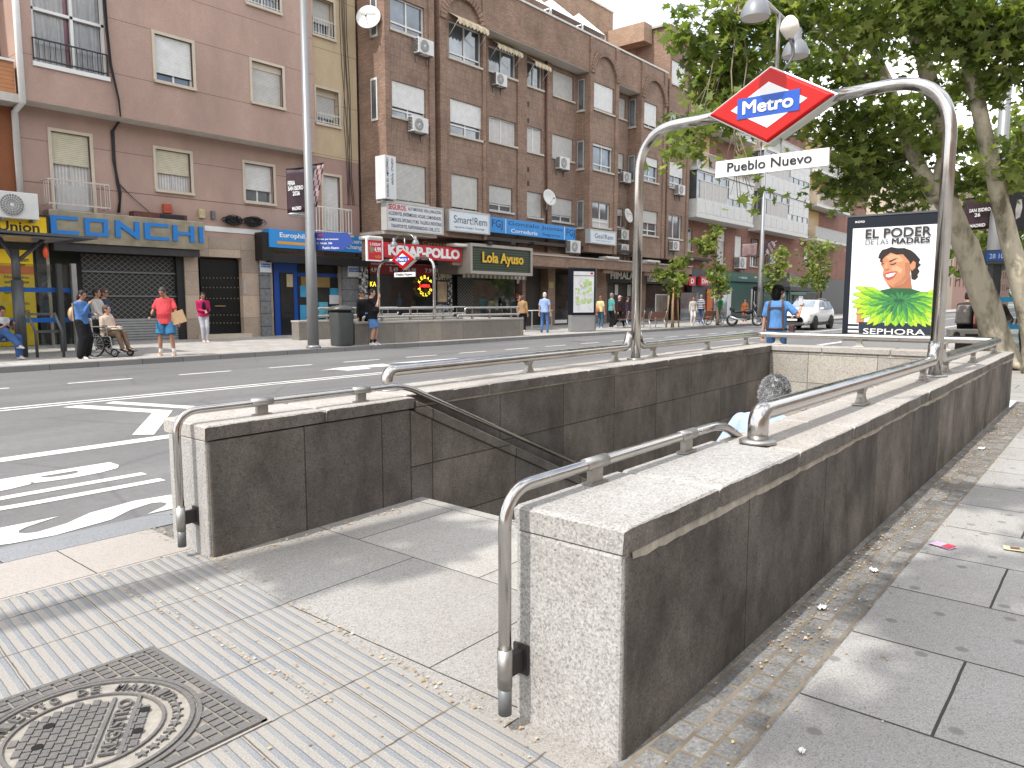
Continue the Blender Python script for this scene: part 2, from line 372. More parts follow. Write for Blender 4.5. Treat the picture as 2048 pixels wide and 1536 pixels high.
# earth below everything, one sheet to the horizon, open where the metro stairs go down
sheet('ground', [rect(-900, 1500, -900, -40), rect(-900, 1500, 60, 900), rect(-900, XN, -40, 60), rect(XF, 1500, -40, 60)], mk((.2, .19, .17), .9), -.2)
sheet('pavement', [rect(XN, XF, -40, .8), rect(12.4, XF, .8, 3.93), rect(XN, -6, .8, 3.93)], PAVE, 0)
sheet('sett_strip', [rect(1.2, 12.4, .8, 1.11)], SETT, -.003)
sheet('tactile_paving', [[(-6, .8), (1.2, .8), (1.2, 1.1), (1.70, 1.1), (1.95, 3.93), (-6, 3.93)]], TACT, 0)
sheet('landing', [[(1.70, 1.1), (3.50, 1.1), (3.56, 3.93), (1.95, 3.93)]], LAND, -.002)
sheet('kerbside_slabs', [rect(XN, 1.97, 3.93, 4.5), rect(12.4, XF, 3.93, 4.5)], BEIGE, .001)
sheet('sett_strip', [rect(1.97, 12.4, 4.2, 4.5)], SETT, -.003)
m = MB(); m.box(XN, XF, 4.5, 4.72, -.3, .003); m.hexa([(XN, 4.72, -.3), (XF, 4.72, -.3), (XF, 5.1, -.3), (XN, 5.1, -.3)], [(XN, 4.72, .0), (XF, 4.72, .0), (XF, 5.1, -.085), (XN, 5.1, -.085)]); tag(m.build('kerb', KERB), kind='structure')
def kerb_y(x): return 18.15-.0005*max(0, x-8)**1.75 if x < 30 else 18.15-.0005*22**1.75-.0*(x-30)
kx = [XN, -20, 0, 4, 8]+[8+1.5*i for i in range(1, 16)]+[34, 50, 90, 200, XF]
m = MB()
for a, b in zip(kx, kx[1:]): m.f([(a, 5.05, -.12), (b, 5.05, -.12), (b, kerb_y(b)+.1, -.12), (a, kerb_y(a)+.1, -.12)])
tag(m.build('road', ASPH), kind='structure')
m = MB(); g = MB()
for a, b in zip(kx, kx[1:]):
    ya, yb = kerb_y(a), kerb_y(b)
    m.hexa([(a, ya, -.3), (b, yb, -.3), (b, yb+.3, -.3), (a, ya+.3, -.3)], [(a, ya+.03, .004), (b, yb+.03, .004), (b, yb+.3, .004), (a, ya+.3, .004)])
    g.f([(a, ya+.29, 0), (b, yb+.29, 0), (b, 18.3, .0016), (a, 18.3, .0016)]); g.f([(a, 18.3, .0016), (b, 18.3, .0016), (b, 40, gz(40)), (a, 40, gz(40))])
tag(m.build('far_kerb', KERBF), kind='structure'); tag(g.build('far_pavement', FARP), kind='structure')
# painted road markings
mk_ = MB(); zr = -.116
def pr_(x0, x1, y0, y1): mk_.f([(x0, y0, zr), (x1, y0, zr), (x1, y1, zr), (x0, y1, zr)])
pr_(XN, XF, 8.04, 8.26)
for i in range(60): pr_(-26+i*6, -26+i*6+2.8, 12.10, 12.2) if 0 else None
pr_(XN, XF, 11.82, 11.92); pr_(XN, XF, 12.06, 12.16)
for i in range(-6, 60): pr_(5.2+i*2.08, 6.35+i*2.08, 14.86, 14.97)
for zz in ([(400,430),(520,415),(1105,450),(985,605),(845,607),(975,465)], [(670,405),(730,392),(1335,428),(1200,500),(1125,490),(1215,440)]):
    mk_.f([tuple(Pz(x/3.2, 680+y/3.2, zr)) for x, y in zz])
for zz in ([(0,195),(480,165),(400,152),(110,178)], [(420,150),(860,118),(1060,114),(700,140)], [(100,190),(240,172),(330,182),(180,196)]):
    mk_.f([tuple(Pz(640+x/3.2, 680+y/3.2, zr)) for x, y in zz])
for ch, ya in (('B', 7.25), ('U', 6.6), ('S', 5.68)):
    mk_.text(ch, (1.22, ya, zr-.004), (0, -1, 0), (1, 0, 0), .46, 1.62, .035)
tag(mk_.build('road_markings', PAINT), kind='structure')
# ================================================================ METRO ENTRANCE (near)
GR_L = granite('light_granite', (.36, .348, .33), (.17, .163, .155), (.52, .505, .485), 140, .3)
GR_C = granite('coping_granite', (.39, .365, .335), (.21, .20, .185), (.53, .505, .47), 120, .4, (.66, .56, .46))
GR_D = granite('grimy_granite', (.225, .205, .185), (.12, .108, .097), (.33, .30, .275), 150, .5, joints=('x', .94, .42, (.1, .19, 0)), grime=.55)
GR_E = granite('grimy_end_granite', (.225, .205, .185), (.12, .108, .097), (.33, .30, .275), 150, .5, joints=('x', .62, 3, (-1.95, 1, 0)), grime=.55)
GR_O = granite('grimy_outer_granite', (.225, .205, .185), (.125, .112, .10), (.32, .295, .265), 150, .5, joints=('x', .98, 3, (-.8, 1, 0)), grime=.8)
GR_B = granite('end_wall_granite', (.42, .40, .36), (.27, .25, .23), (.54, .51, .47), 60, .4, (.6, .55, .48), joints=('y', .95, .42, (.2, .24, 0)), bmp=.5)
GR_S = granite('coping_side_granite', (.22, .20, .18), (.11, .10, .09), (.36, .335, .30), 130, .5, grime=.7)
MORT = mk((.40, .36, .30), .9, 0, .4, 18, .6, 90, name='mortar')
def coping(par, pa, pb, wa0, wa1, wb0, wb1, z0, z1, n, mat, axis='x'):
    rs = random.Random(int(pa*100)); cuts = [pa]
    for i in range(1, n): cuts.append(pa+(pb-pa)*(i+rs.uniform(-.18, .18))/n)
    cuts.append(pb)
    for a, b in zip(cuts, cuts[1:]):
        f = lambda t, u, v: u+(v-u)*(t-pa)/(pb-pa)
        j = rs.uniform(-.003, .003); dz = rs.uniform(-.003, .003); e = .004; K = max(2, int((b-a)/.022)); mm = MB(); rows = []; c1 = c2 = .006
        for i in range(K+1):
            t = a+e+(b-a-2*e)*i/K; w0, w1 = f(t, wa0, wb0)+j, f(t, wa1, wb1)+j; en = .008 if i in (0, K) else 0
            c1 = max(.003, min(.02, c1+rs.uniform(-.0016, .0016)+(.007 if rs.random() < .025 else 0)-.16*(c1-.006))); c2 = max(.003, min(.02, c2+rs.uniform(-.0016, .0016)-.16*(c2-.006))); d0 = rs.uniform(-.0008, .0008)
            q = [(w0+d0+en, z0), (w0+d0+en*.4, z1+dz-c1-en*.5), (w0+c1*.8+en, z1+dz-en), (w1-c2*.8-en, z1+dz-en), (w1-en*.4, z1+dz-c2-en*.5), (w1-en, z0)]
            rows.append([mm.vv((t, w, z) if axis == 'x' else (w, t, z)) for w, z in q])
        for A, B in zip(rows, rows[1:]):
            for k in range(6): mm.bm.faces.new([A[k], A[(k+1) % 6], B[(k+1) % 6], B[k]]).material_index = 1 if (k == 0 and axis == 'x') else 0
        mm.bm.faces.new(rows[0]); mm.bm.faces.new(rows[-1][::-1])
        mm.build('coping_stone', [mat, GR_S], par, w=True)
def wall_solid(pts_b, z0, z1): return MB().hexa([(x, y, z0) for x, y in pts_b], [(x, y, z1) for x, y in pts_b])
CT = .72; CB = .645
# pavement-side wall
wr = thing('parapet_wall', (6.5, 1.28, 0), 'long grimy granite parapet beside the pavement, pale coarse front end facing the stripes', 'parapet wall')
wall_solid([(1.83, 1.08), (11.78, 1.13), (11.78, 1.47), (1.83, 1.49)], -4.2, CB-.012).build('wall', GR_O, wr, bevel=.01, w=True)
MB().box(1.812, 1.9, 1.085, 1.485, -.4, CB-.003).build('end_face', GR_L, wr, bevel=.012, w=True)
m = MB(); rs = random.Random(9); rows = []; zb_ = CB-.022
for i in range(240):
    x = 1.86+9.89*i/239; yo = 1.0755+.0485*(x-1.86)/9.89; zb_ = max(CB-.034, min(CB-.008, zb_+rs.uniform(-.006, .006))); yo += rs.uniform(0, .004)
    rows.append([m.vv(p) for p in ((x, yo, zb_), (x, yo+.002, CB-.001), (x, 1.45, CB-.001), (x, 1.45, zb_))])
for A, B in zip(rows, rows[1:]):
    for k in range(4): m.bm.faces.new([A[k], A[(k+1) % 4], B[(k+1) % 4], B[k]])
m.build('mortar_joint', MORT, wr, w=True)
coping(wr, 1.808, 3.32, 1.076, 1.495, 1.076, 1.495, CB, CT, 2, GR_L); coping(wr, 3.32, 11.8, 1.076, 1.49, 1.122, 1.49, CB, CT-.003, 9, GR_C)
MB().hexa([(3.4, 1.40, -4.2), (11.2, 1.40, -4.2), (11.2, 1.56, -4.2), (3.4, 1.56, -4.2)], [(3.4, 1.40, .66), (11.2, 1.40, -2.85), (11.2, 1.56, -2.85), (3.4, 1.56, .66)]).build('stringer', GR_D, wr, bevel=.008, w=True)
# road-side wall
wl = thing('parapet_wall', (6.5, 4.2, 0), 'granite parapet between the stairwell and the road, dark stained inner face', 'parapet wall')
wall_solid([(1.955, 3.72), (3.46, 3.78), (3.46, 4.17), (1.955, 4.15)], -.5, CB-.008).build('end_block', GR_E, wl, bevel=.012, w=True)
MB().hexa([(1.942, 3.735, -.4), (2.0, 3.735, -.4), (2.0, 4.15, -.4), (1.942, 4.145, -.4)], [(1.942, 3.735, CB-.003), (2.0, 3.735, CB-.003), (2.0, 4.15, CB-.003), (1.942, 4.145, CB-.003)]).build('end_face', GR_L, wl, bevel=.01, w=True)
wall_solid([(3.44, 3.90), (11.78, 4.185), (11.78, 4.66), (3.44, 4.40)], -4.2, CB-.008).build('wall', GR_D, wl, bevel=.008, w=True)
MB().hexa([(3.50, 3.895, CB-.02), (11.5, 4.172, CB-.02), (11.5, 4.6, CB-.02), (3.5, 4.38, CB-.02)], [(3.50, 3.895, CB), (11.5, 4.172, CB), (11.5, 4.6, CB), (3.5, 4.38, CB)]).build('mortar_joint', MORT, wl, w=True)
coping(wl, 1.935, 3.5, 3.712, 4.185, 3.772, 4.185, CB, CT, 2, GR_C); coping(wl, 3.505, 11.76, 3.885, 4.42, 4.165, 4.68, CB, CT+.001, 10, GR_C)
sx = lambda x: CT-.45*(x-3.45)
MB().hexa([(3.46, 3.775, -4.2), (11.2, 3.80, -4.2), (11.2, 4.2, -4.2), (3.46, 3.94, -4.2)], [(3.46, 3.775, sx(3.46)-.085), (11.2, 3.80, sx(11.2)-.085), (11.2, 4.2, sx(11.2)-.085), (3.46, 3.94, sx(3.46)-.085)]).build('stringer', GR_D, wl, w=True)
MB().hexa([(3.505, 3.762, sx(3.505)-.08), (11.2, 3.79, sx(11.2)-.08), (11.2, 4.2, sx(11.2)-.08), (3.505, 3.93, sx(3.505)-.08)], [(3.505, 3.762, sx(3.505)), (11.2, 3.79, sx(11.2)), (11.2, 4.2, sx(11.2)), (3.505, 3.93, sx(3.505))]).build('sloping_coping', GR_D, wl, bevel=.008, w=True)
# end wall
we = thing('parapet_wall', (11.5, 2.8, 0), 'pale coarse granite wall closing the far end of the stairwell, sunlit', 'parapet wall')
wall_solid([(11.22, 1.5), (11.72, 1.5), (11.72, 4.18), (11.22, 4.18)], -4.2, CB-.006).build('wall', GR_B, we, bevel=.01, w=True)
coping(we, 1.5, 4.17, 11.2, 11.74, 11.2, 11.74, CB, CT-.002, 3, GR_C, 'y')
# stairs
m = MB()
for i in range(22):
    x = 3.52+.33*i; m.box(x, x+.36, 1.5, 3.82, -.15*(i+1)-.2, -.15*(i+1))
tag(m.build('stairs', LAND, bevel=.006), kind='structure')
# ---------------------------------------------------------------- steel handrails
def arc_path(pts, rad=.12, n=6):
    pts = [V(p) for p in pts]; out = [pts[0]]
    for a, b, c in zip(pts, pts[1:], pts[2:]):
        u = (a-b).normalized(); v = (c-b).normalized(); r_ = min(rad, (a-b).length*.49, (c-b).length*.49)
        for i in range(n+1):
            t = i/n; p0 = b+u*r_; p2 = b+v*r_
            out.append((1-t)**2*p0+2*t*(1-t)*b+t*t*p2)
    return out+[pts[-1]]
def flange(par, p, r=.085):
    m = MB(); m.lathe([(r, 0), (r, .012), (r*.75, .02), (.056, .022)], p, 24); return m.build('flange', STEEL_D, par, w=True)
def bracket(par, p, h, dirx, s=1.0, mat=None):
    p = V(p); d = V(dirx).normalized(); q = V((-d.y, d.x, 0)); m = MB()
    prof = [(.062, .028, 0), (.05, .025, .12), (.034, .021, .38), (.03, .02, .6), (.04, .024, .85), (.05, .028, 1)]
    rings = []
    for a, b, t in prof: rings.append([m.vv(p+d*(sx_*a*s)+q*(sy_*b*s)+V((0, 0, .008+h*t))) for sx_, sy_ in ((-1, -1), (1, -1), (1, 1), (-1, 1))])
    for A, B in zip(rings, rings[1:]):
        for j in range(4): m.bm.faces.new([A[j], A[(j+1) % 4], B[(j+1) % 4], B[j]])
    m.bm.faces.new(rings[0][::-1]); m.bm.faces.new(rings[-1])
    m.hexa([p+d*(a*.085*s)+q*(b*.04*s) for a, b in ((-1, -1), (1, -1), (1, 1), (-1, 1))], [p+d*(a*.08*s)+q*(b*.036*s)+V((0, 0, .01)) for a, b in ((-1, -1), (1, -1), (1, 1), (-1, 1))])
    return m.build('bracket', mat or CAST, par, bevel=.003, w=True)
RZ = .865; RR = .047
def handrail(label, pts, brs, fl=None, r=RR, rad=.13, group='stout steel rails on the coping'):
    c = sum((V(p) for p in pts), V())/len(pts)
    t = thing('handrail', (c.x, c.y, CT), label, 'handrail', group=group)
    MB().tube(arc_path(pts, rad, 8), r, 18).build('rail', STEEL, t, w=True)
    for x, y, dx in brs: bracket(t, (x, y, CT), RZ-CT-r+.004, dx)
    for f_ in (fl or []): flange(t, f_)
    return t
lY = lambda x: 4.20+(x-3.6)*.0415
handrail('stout steel rail on the pavement-side coping, running from a round flange to the arch post', [(3.38, 1.30, CT), (3.38, 1.30, RZ), (7.24, 1.275, RZ), (7.30, 1.275, RZ+.16)], [(5.1, 1.29, (1, 0, 0)), (6.9, 1.277, (1, 0, 0))], [(3.38, 1.30, CT)])
handrail('stout steel rail along the road-side coping with its end turned down near the stair head', [(3.62, lY(3.62), CT), (3.62, lY(3.62), RZ), (7.30, lY(7.3), RZ), (7.36, lY(7.36), RZ+.16)], [(5.4, lY(5.4), (1, .04, 0)), (7.02, lY(7.02), (1, .04, 0))], [(3.62, lY(3.62), CT)])
handrail('stout steel rail running round the far end of the stairwell from post to post', [(7.54, 1.275, RZ+.16), (7.60, 1.275, RZ), (11.62, 1.29, RZ), (11.58, lY(11.5), RZ), (7.62, lY(7.62), RZ), (7.56, lY(7.56), RZ+.16)],
         [(7.9, 1.277, (1, 0, 0)), (9.5, 1.28, (1, 0, 0)), (11.25, 1.29, (1, 0, 0)), (11.6, 1.9, (0, 1, 0)), (11.6, 3.0, (0, 1, 0)), (11.6, 4.2, (0, 1, 0)), (11.1, lY(11.1), (1, .04, 0)), (9.6, lY(9.6), (1, .04, 0)), (7.95, lY(7.95), (1, .04, 0))])
def slim_rail(label, y0, x0, xe, zend):
    t = thing('handrail', (x0, y0, 0), label, 'handrail', group='slim rails from the stair head down the steps')
    xf = x0-.09
    p = arc_path([(xf, y0, .075), (xf, y0, .795), (x0+1.52, y0, .80), (xe, y0, zend)], .13, 10)
    MB().tube(p, .021, 16).build('rail', STEEL, t, w=True)
    m = MB(); m.tube([(xf, y0, .15), (xf, y0, .28)], .0245, 16); m.build('sleeve', STEEL_D, t, w=True)
    MB().tube([(xf, y0, .06), (xf, y0, .15)], .0222, 16).build('end_sleeve', GREYM, t, w=True)
    MB().box(xf+.015, x0-.004, y0-.014, y0+.014, .18, .25).box(x0-.012, x0-.002, y0-.03, y0+.03, .165, .265).build('wall_bracket', DARK, t, w=True)
    for bx in (x0+.42, x0+1.15):
        MB().tube([(bx-.07, y0, .798), (bx+.07, y0, .798)], .0238, 16).build('sleeve', STEEL_D, t, w=True)
        MB().box(bx-.035, bx+.035, y0-.012, y0+.012, CT+.008, .785).box(bx-.055, bx+.055, y0-.022, y0+.022, CT, CT+.009).build('bracket', CAST, t, w=True)
    return t
slim_rail('slim bent steel pipe rail on the pale front end beside the pavement', 1.455, 1.81, 6.4, -.62)
slim_rail('slim bent steel pipe rail on the dark end block by the road', 3.86, 1.945, 6.6, -.55)
# ---------------------------------------------------------------- metro arch with the diamond
RED = mk((.46, .009, .007), .25, 0, .06, 2, spec=.3, name='red_acrylic'); BLUE = mk((.016, .085, .42), .3, 0, .05, 3, name='blue_film'); SIGNW = mk((.78, .78, .78), .35, 0, .05, 3, name='sign_white'); INK = mk((.02, .02, .022), .5, 0, 0, name='ink')
def bell(par, p, name='lamp', s=1.0):
    p = V(p)
    a = MB().lathe([(.135*s, -.17*s), (.132*s, -.12*s), (.10*s, -.04*s), (.06*s, 0), (.052*s, .0), (.055*s, .10*s), (.03*s, .13*s)], p, 22, cap=False).build(name, mk((.20, .21, .225), .4, .2, .15, 6, name='lamp_grey'), par, w=True)
    c = MB().lathe([(.127*s, -.165*s), (.08*s, -.145*s)], p, 20).build('lamp_glass', mk((.5, .48, .42), .25, 0, .1, 4), a); c.location = -wloc(par); 
    return a
def metro_arch(X, yl, yr, zb, zt, cy, label, far=False, lampdir=1):
    t = thing('metro_sign', (X, cy, zb), label, 'metro sign')
    r = .055; pts = arc_path([(X, yl, zb), (X, yl, zt-.015), (X, cy+.5, zt)], .62, 12)
    MB().tube(pts, r, 18).build('arch_tube', STEEL, t, w=True)
    MB().tube(arc_path([(X, yr, zb), (X, yr, zt+.03), (X, cy-.5, zt+.015)], .52, 12), r, 18).build('arch_tube', STEEL, t, w=True)
    for y in (yl, yr):
        MB().lathe([(.10, 0), (.10, .012), (.07, .02), (.062, .02)], (X, y, zb), 20).build('base_plate', STEEL_D, t, w=True)
    hw, hh, d = .645, .372, .085; c = V((X, cy, zt+.005))
    def rh(k, x): return [(x, c.y+hw*k, c.z), (x, c.y, c.z-hh*k), (x, c.y-hw*k, c.z), (x, c.y, c.z+hh*k)]
    MB().hexa(rh(1.0, X-d), rh(1.0, X+d)).build('diamond_case', mk((.55, .55, .54), .35, .6, .1, 6), t, bevel=.008, w=True)
    for s_ in (-1, 1):
        u = V((0, -1, 0)) if s_ < 0 else V((0, 1, 0)); x1 = X+s_*(d+.004); x2 = X+s_*(d+.034)
        fm = MB().hexa(rh(.97, x1), rh(.9, x2)); f = fm.build('diamond_face', RED, t, bevel=.01, w=True)
        x3 = x2+s_*.004
        def ch(mb, nm, mt):
            o = mb.build(nm, mt, f, w=True); return o
        ch(MB().hexa(rh(.58, x2), rh(.578, x3)), 'white_diamond', SIGNW)
        x4 = x3+s_*.004; bw, bh = .305, .098
        bq = lambda x: [(x, c.y+bw, c.z-bh), (x, c.y-bw, c.z-bh), (x, c.y-bw, c.z+bh), (x, c.y+bw, c.z+bh)]
        ch(MB().hexa(bq(x3), bq(x4)), 'blue_band', BLUE)
        ch(MB().text('Metro', V((x4, c.y, c.z-.056))-u*.245, u, (0, 0, 1), .49, .118, 0, fat=.0055), 'lettering', SIGNW)
    pz = c.z-.625; py0, py1 = cy+.56, cy-.565
    pl = MB().box(X-.03, X+.0, py1, py0, pz, pz+.165).build('name_plate', SIGNW, t, bevel=.003, w=True)
    MB().text('Pueblo Nuevo', (X-.03, cy+.43, pz+.045), (0, -1, 0), (0, 0, 1), .84, .09, 0, fat=.0022).build('lettering', INK, pl, w=True)
    MB().tube([(X, cy+.1, pz+.1), (X, cy+.1, c.z-.3)], .008, 8).tube([(X, cy-.1, pz+.1), (X, cy-.1, c.z-.3)], .008, 8).build('hanger', STEEL_D, t, w=True)
    zt2 = c.z+.88
    if not far:
        MB().tube([(X+.05, cy-.01, c.z+.34), (X+.05, cy-.01, zt2)], .02, 10).build('lamp_post', STEEL_D, t, w=True)
        MB().tube(arc_path([(X-.46, cy, zt2-.16), (X-.34, cy, zt2+.03), (X+.28, cy, zt2+.0), (X+.52, cy, zt2-.16)], .1, 5), .02, 10).build('lamp_arm', STEEL_D, t, w=True)
        bell(t, (X-.50, cy, zt2-.02), s=1.0); bell(t, (X+.58, cy, zt2-.1), s=1.0)
        MB().tube(arc_path([(X+.08, cy-.06, c.z+.34), (X+.12, cy-.16, c.z+.5), (X+.05, cy-.12, c.z+.64)], .12, 6), .014, 10).build('lamp_stem', GREYM, t, w=True)
        MB().lathe([(.03, -.05), (.086, .03), (.09, .055), (.075, .11), (.035, .155), (.01, .165)], (X+.05, cy-.12, c.z+.68), 20).build('floodlight', mk((.74, .70, .62), .35, 0, .1, 5), t, w=True)
    else:
        MB().tube([(X, cy, c.z+.34), (X, cy, zt2-.1)], .02, 8).tube(arc_path([(X, cy+.55, zt2-.22), (X, cy+.36, zt2+.02), (X, cy-.36, zt2+.02), (X, cy-.55, zt2-.22)], .15, 5), .02, 8).build('lamp_arm', STEEL_D, t, w=True)
        bell(t, (X, cy+.58, zt2-.2)); bell(t, (X, cy-.58, zt2-.2))
    return t
metro_arch(7.42, 4.31, 1.28, CT, 3.27, 2.83, 'big red diamond metro sign on a bent steel arch over the near stairwell', False)
# ---------------------------------------------------------------- manhole
IRON = None
def iron():
    t = NT('cast_iron_cover'); a = t.noise(90, 4, .7); col = t.ramp(a, [(.3, (.115, .11, .106)), (.7, (.19, .184, .178))])
    col = t.mix(t.ramp(t.noise(5, 6, .65), [(.45, 0.0), (.7, .5)]), col, (.22, .2, .175)); t.bump(a, .3, .003); return t.fin(col, .62, .35, .4)
IRON = iron()
mh = thing('manhole_cover', (.87, 2.5, 0), 'square cast iron manhole frame with round lid lettered REGISTRO, set in the striped paving', 'manhole cover')
m = MB(); m.box(.45, 1.27, 2.085, 2.915, -.01, .004); m.build('surround', mk((.36, .335, .31), .85, 0, .2, 20), mh, w=True)
m = MB(); rr = .315; cx_, cy_ = .85, 2.48
for i in range(17):
    for j in range(20):
        x0, y0 = .47+i*.0465, 2.105+j*.0395; 
        if math.hypot(x0+.0225-cx_, y0+.02-cy_) > rr+.03: m.box(x0+.004, x0+.0405, y0+.003, y0+.0345, .002, .0115)
for a in (.47, 1.25): m.box(a-.01, a+.01, 2.095, 2.905, .002, .013)
for a in (2.105, 2.895): m.box(.46, 1.26, a-.01, a+.01, .002, .0132)
MB().box(.46, 1.26, 2.095, 2.905, .0, .005).build('frame_bed', mk((.25, .225, .195), .85, 0, .35, 30, .4, 90), mh, w=True)
m.build('frame', IRON, mh, w=True)
m = MB()
for r0, r1, h in ((.345, .33, .013), (.322, .308, .015), (.232, .222, .0145)):
    for k in range(48):
        a, b = 2*math.pi*k/48, 2*math.pi*(k+1)/48
        f = lambda r, t: (cx_+r*math.cos(t), cy_+r*math.sin(t))
        q = [f(r0, a), f(r0, b), f(r1, b), f(r1, a)]; m.hexa([(x, y, .004) for x, y in q], [(x, y, h) for x, y in q])
MB().lathe([(.33, .003), (.33, .0065)], (cx_, cy_, 0), 48).build('lid_bed', mk((.30, .275, .24), .85, 0, .25, 30, .4, 90), mh, w=True)
for i in range(14):
    for j in range(9):
        x0, y0 = cx_-.21+i*.0275, cy_-.2+j*.042+(.021 if i % 2 else 0)
        if math.hypot(x0+.012-cx_, y0+.019-cy_) < .2 and not (.045 < x0+.012-cx_ < .125) : m.box(x0, x0+.0225, y0, y0+.035, .005, .0132)
for xx in (.048, .128): m.box(cx_+xx-.006, cx_+xx+.006, cy_-.19, cy_+.19, .005, .0142)
m.text('REGISTRO', (cx_+.062, cy_-.16, .0065), (0, 1, 0), (-1, 0, 0), .32, .05, .01, depth=.007) if 0 else m.text('REGISTRO', (cx_+.112, cy_-.165, .0065), (0, 1, 0), (-1, 0, 0), .33, .046, .01, depth=.007)
for w_, a0, sp_ in (('AYUNTAMIENTO DE MADRID', 222, 9.0),):
    for i, ch in enumerate(w_):
        if ch == ' ': continue
        a = R(a0-i*sp_); u = V((math.sin(a), -math.cos(a), 0)); vv = V((math.cos(a), math.sin(a), 0))
        m.text(ch, V((cx_, cy_, .0065))+vv*.245-u*.014, u, vv, .028, .045, .01, depth=.007)
for k in range(9):
    a = R(-44+k*9); c = V((cx_+.268*math.cos(a), cy_+.268*math.sin(a), .0065))
    st = [(c.x+(.02 if i % 2 == 0 else .009)*math.cos(a+i*math.pi/5), c.y+(.02 if i % 2 == 0 else .009)*math.sin(a+i*math.pi/5)) for i in range(10)]
    m.hexa([(x, y, .006) for x, y in st], [(x, y, .0135) for x, y in st])
bmesh.ops.rotate(m.bm, verts=m.bm.verts, cent=(cx_, cy_, 0), matrix=MX.Rotation(R(-33), 3, 'Z'))
lid = m.build('lid', IRON, mh, w=True)
m = MB()
for px, py in ((.16, .075), (.16, -.055), (-.12, .06), (-.12, -.06)):
    m = MB(); m.lathe([(.017, .0136), (.017, .0152)], (cx_+px, cy_+py, 0), 14)
    bmesh.ops.rotate(m.bm, verts=m.bm.verts, cent=(cx_, cy_, 0), matrix=MX.Rotation(R(-33), 3, 'Z')); m.build('lifting_hole', mk((.006, .006, .006), .9, 0, 0), lid, w=True)
# ================================================================ BUILDINGS
PINK = None
def render_mat(name, c, lines, var=.2):
    t = NT(name); sp = t.new('SeparateXYZ'); t.L(t.pos, sp.inputs[0]); a = t.noise(38, 4, .7); col = t.mix(1.0, c, t.ramp(a, [(.3, .84), (.7, 1.12)]), 'MULTIPLY')
    col = t.mix(1.0, col, t.ramp(t.noise(.7, 7, .65, sy=(1, 1, .45)), [(.3, 1-var), (.7, 1.1)]), 'MULTIPLY')
    for z in lines: col = t.mix(t.ramp(t.mat('ABSOLUTE', t.mat('SUBTRACT', sp.outputs[2], z)), [(.006, .75), (.014, 0.0)]), col, tuple(x*.28 for x in c))
    t.bump(a, .5, .008); return t.fin(col, .9, 0, .2)
BR1 = brick('brown_brick', (.34, .22, .16), (.26, .165, .12), (.17, .135, .11)); BRP = brick('soldier_brick', (.33, .225, .17), (.275, .185, .14), (.15, .12, .10), .31, .075, True, .007)
BRR = brick('red_brick', (.32, .14, .10), (.25, .105, .075), (.24, .2, .17), var=.2); BRT = brick('tan_brick', (.44, .29, .20), (.36, .235, .16), (.28, .22, .17))
def wallh(mb, X0, X1, Z0, Z1, Y, holes, dep, mi=0, rmi=0):
    xs = sorted({X0, X1, *[min(max(h[i], X0), X1) for h in holes for i in (0, 1)]}); zs = sorted({Z0, Z1, *[min(max(h[i], Z0), Z1) for h in holes for i in (2, 3)]})
    for a, b in zip(xs, xs[1:]):
        for c, d in zip(zs, zs[1:]):
            x, z = (a+b)/2, (c+d)/2
            if not any(h[0] < x < h[1] and h[2] < z < h[3] for h in holes): mb.f([(a, Y, c), (b, Y, c), (b, Y, d), (a, Y, d)], mi)
    for a, b, c, d in holes:
        e = Y+dep
        for q in ([(a, Y, c), (a, e, c), (a, e, d), (a, Y, d)], [(b, Y, c), (b, Y, d), (b, e, d), (b, e, c)], [(a, Y, c), (b, Y, c), (b, e, c), (a, e, c)], [(a, Y, d), (a, e, d), (b, e, d), (b, Y, d)]): mb.f(q, rmi)
FRW = mk((.68, .68, .66), .4, 0, .05, 3, name='white_frame'); FRA = mk((.48, .48, .46), .4, .3, .08, 4, name='alu_frame')
INTER = mk((.02, .019, .018), .9, 0, .3, 3, name='dark_room')
def window(par, r, Y, f=0.0, sh=None, fr=None, rec=.16, sill=None, box=False, curt=0, mull=1, low=0, trim=None, bars=0, name='window', glass=None):
    a, b, c, d = r; fr = fr or FRW; yb = Y+rec; w = .05
    m = MB()
    for q in ((a, a+w, c, d), (b-w, b, c, d), (a+w, b-w, c, c+w), (a+w, b-w, d-w, d)): m.box(q[0], q[1], yb-.05, yb+.03, q[2], q[3])
    for i in range(mull):
        x = a+(b-a)*(i+1)/(mull+1); m.box(x-.03, x+.03, yb-.048, yb+.028, c+w, d-w)
    if low: m.box(a+w, b-w, yb-.047, yb+.027, c+low-.03, c+low+.03)
    o = m.build(name, fr, par, w=True)
    MB().box(a+w*.5, b-w*.5, yb+.0, yb+.012, c+w*.5, d-w*.5).build('pane', glass or GLASS, o, w=True)
    if curt: MB().box(a+w, b-w, yb-.02, yb-.006, c+w, c+w+(d-c)*curt).build('curtain', CURT, o, w=True)
    if f: MB().box(a+w*.6, b-w*.6, yb-.10, yb-.055, d-(d-c)*f, d-.01).build('shutter', sh or SHUT, o, w=True)
    if box: MB().box(a, b, yb-.13, yb-.04, d-.22, d-.005).build('shutter_box', CREAM, o, w=True)
    if sill: MB().box(a-.08, b+.08, Y-.09, Y+rec, c-.09, c-.004).build('sill', sill, o, w=True)
    if trim:
        m = MB(); k = .09
        for q in ((a-k, a, c-.02, d+k), (b, b+k, c-.02, d+k), (a, b, d, d+k)): m.box(q[0], q[1], Y-.035, Y+.05, q[2], q[3])
        m.build('surround', trim, o, w=True)
    if bars:
        m = MB(); n_ = int((b-a)/.12)
        for z in (c+.05, c+bars): m.box(a-.02, b+.02, Y-.07, Y-.045, z-.012, z+.012)
        for i in range(n_+1): x = a+(b-a)*i/n_; m.box(x-.009, x+.009, Y-.066, Y-.049, c+.02, c+bars+.06)
        m.build('railing', mk((.62, .62, .6), .45, 0, .1, 4), o, w=True)
    return o
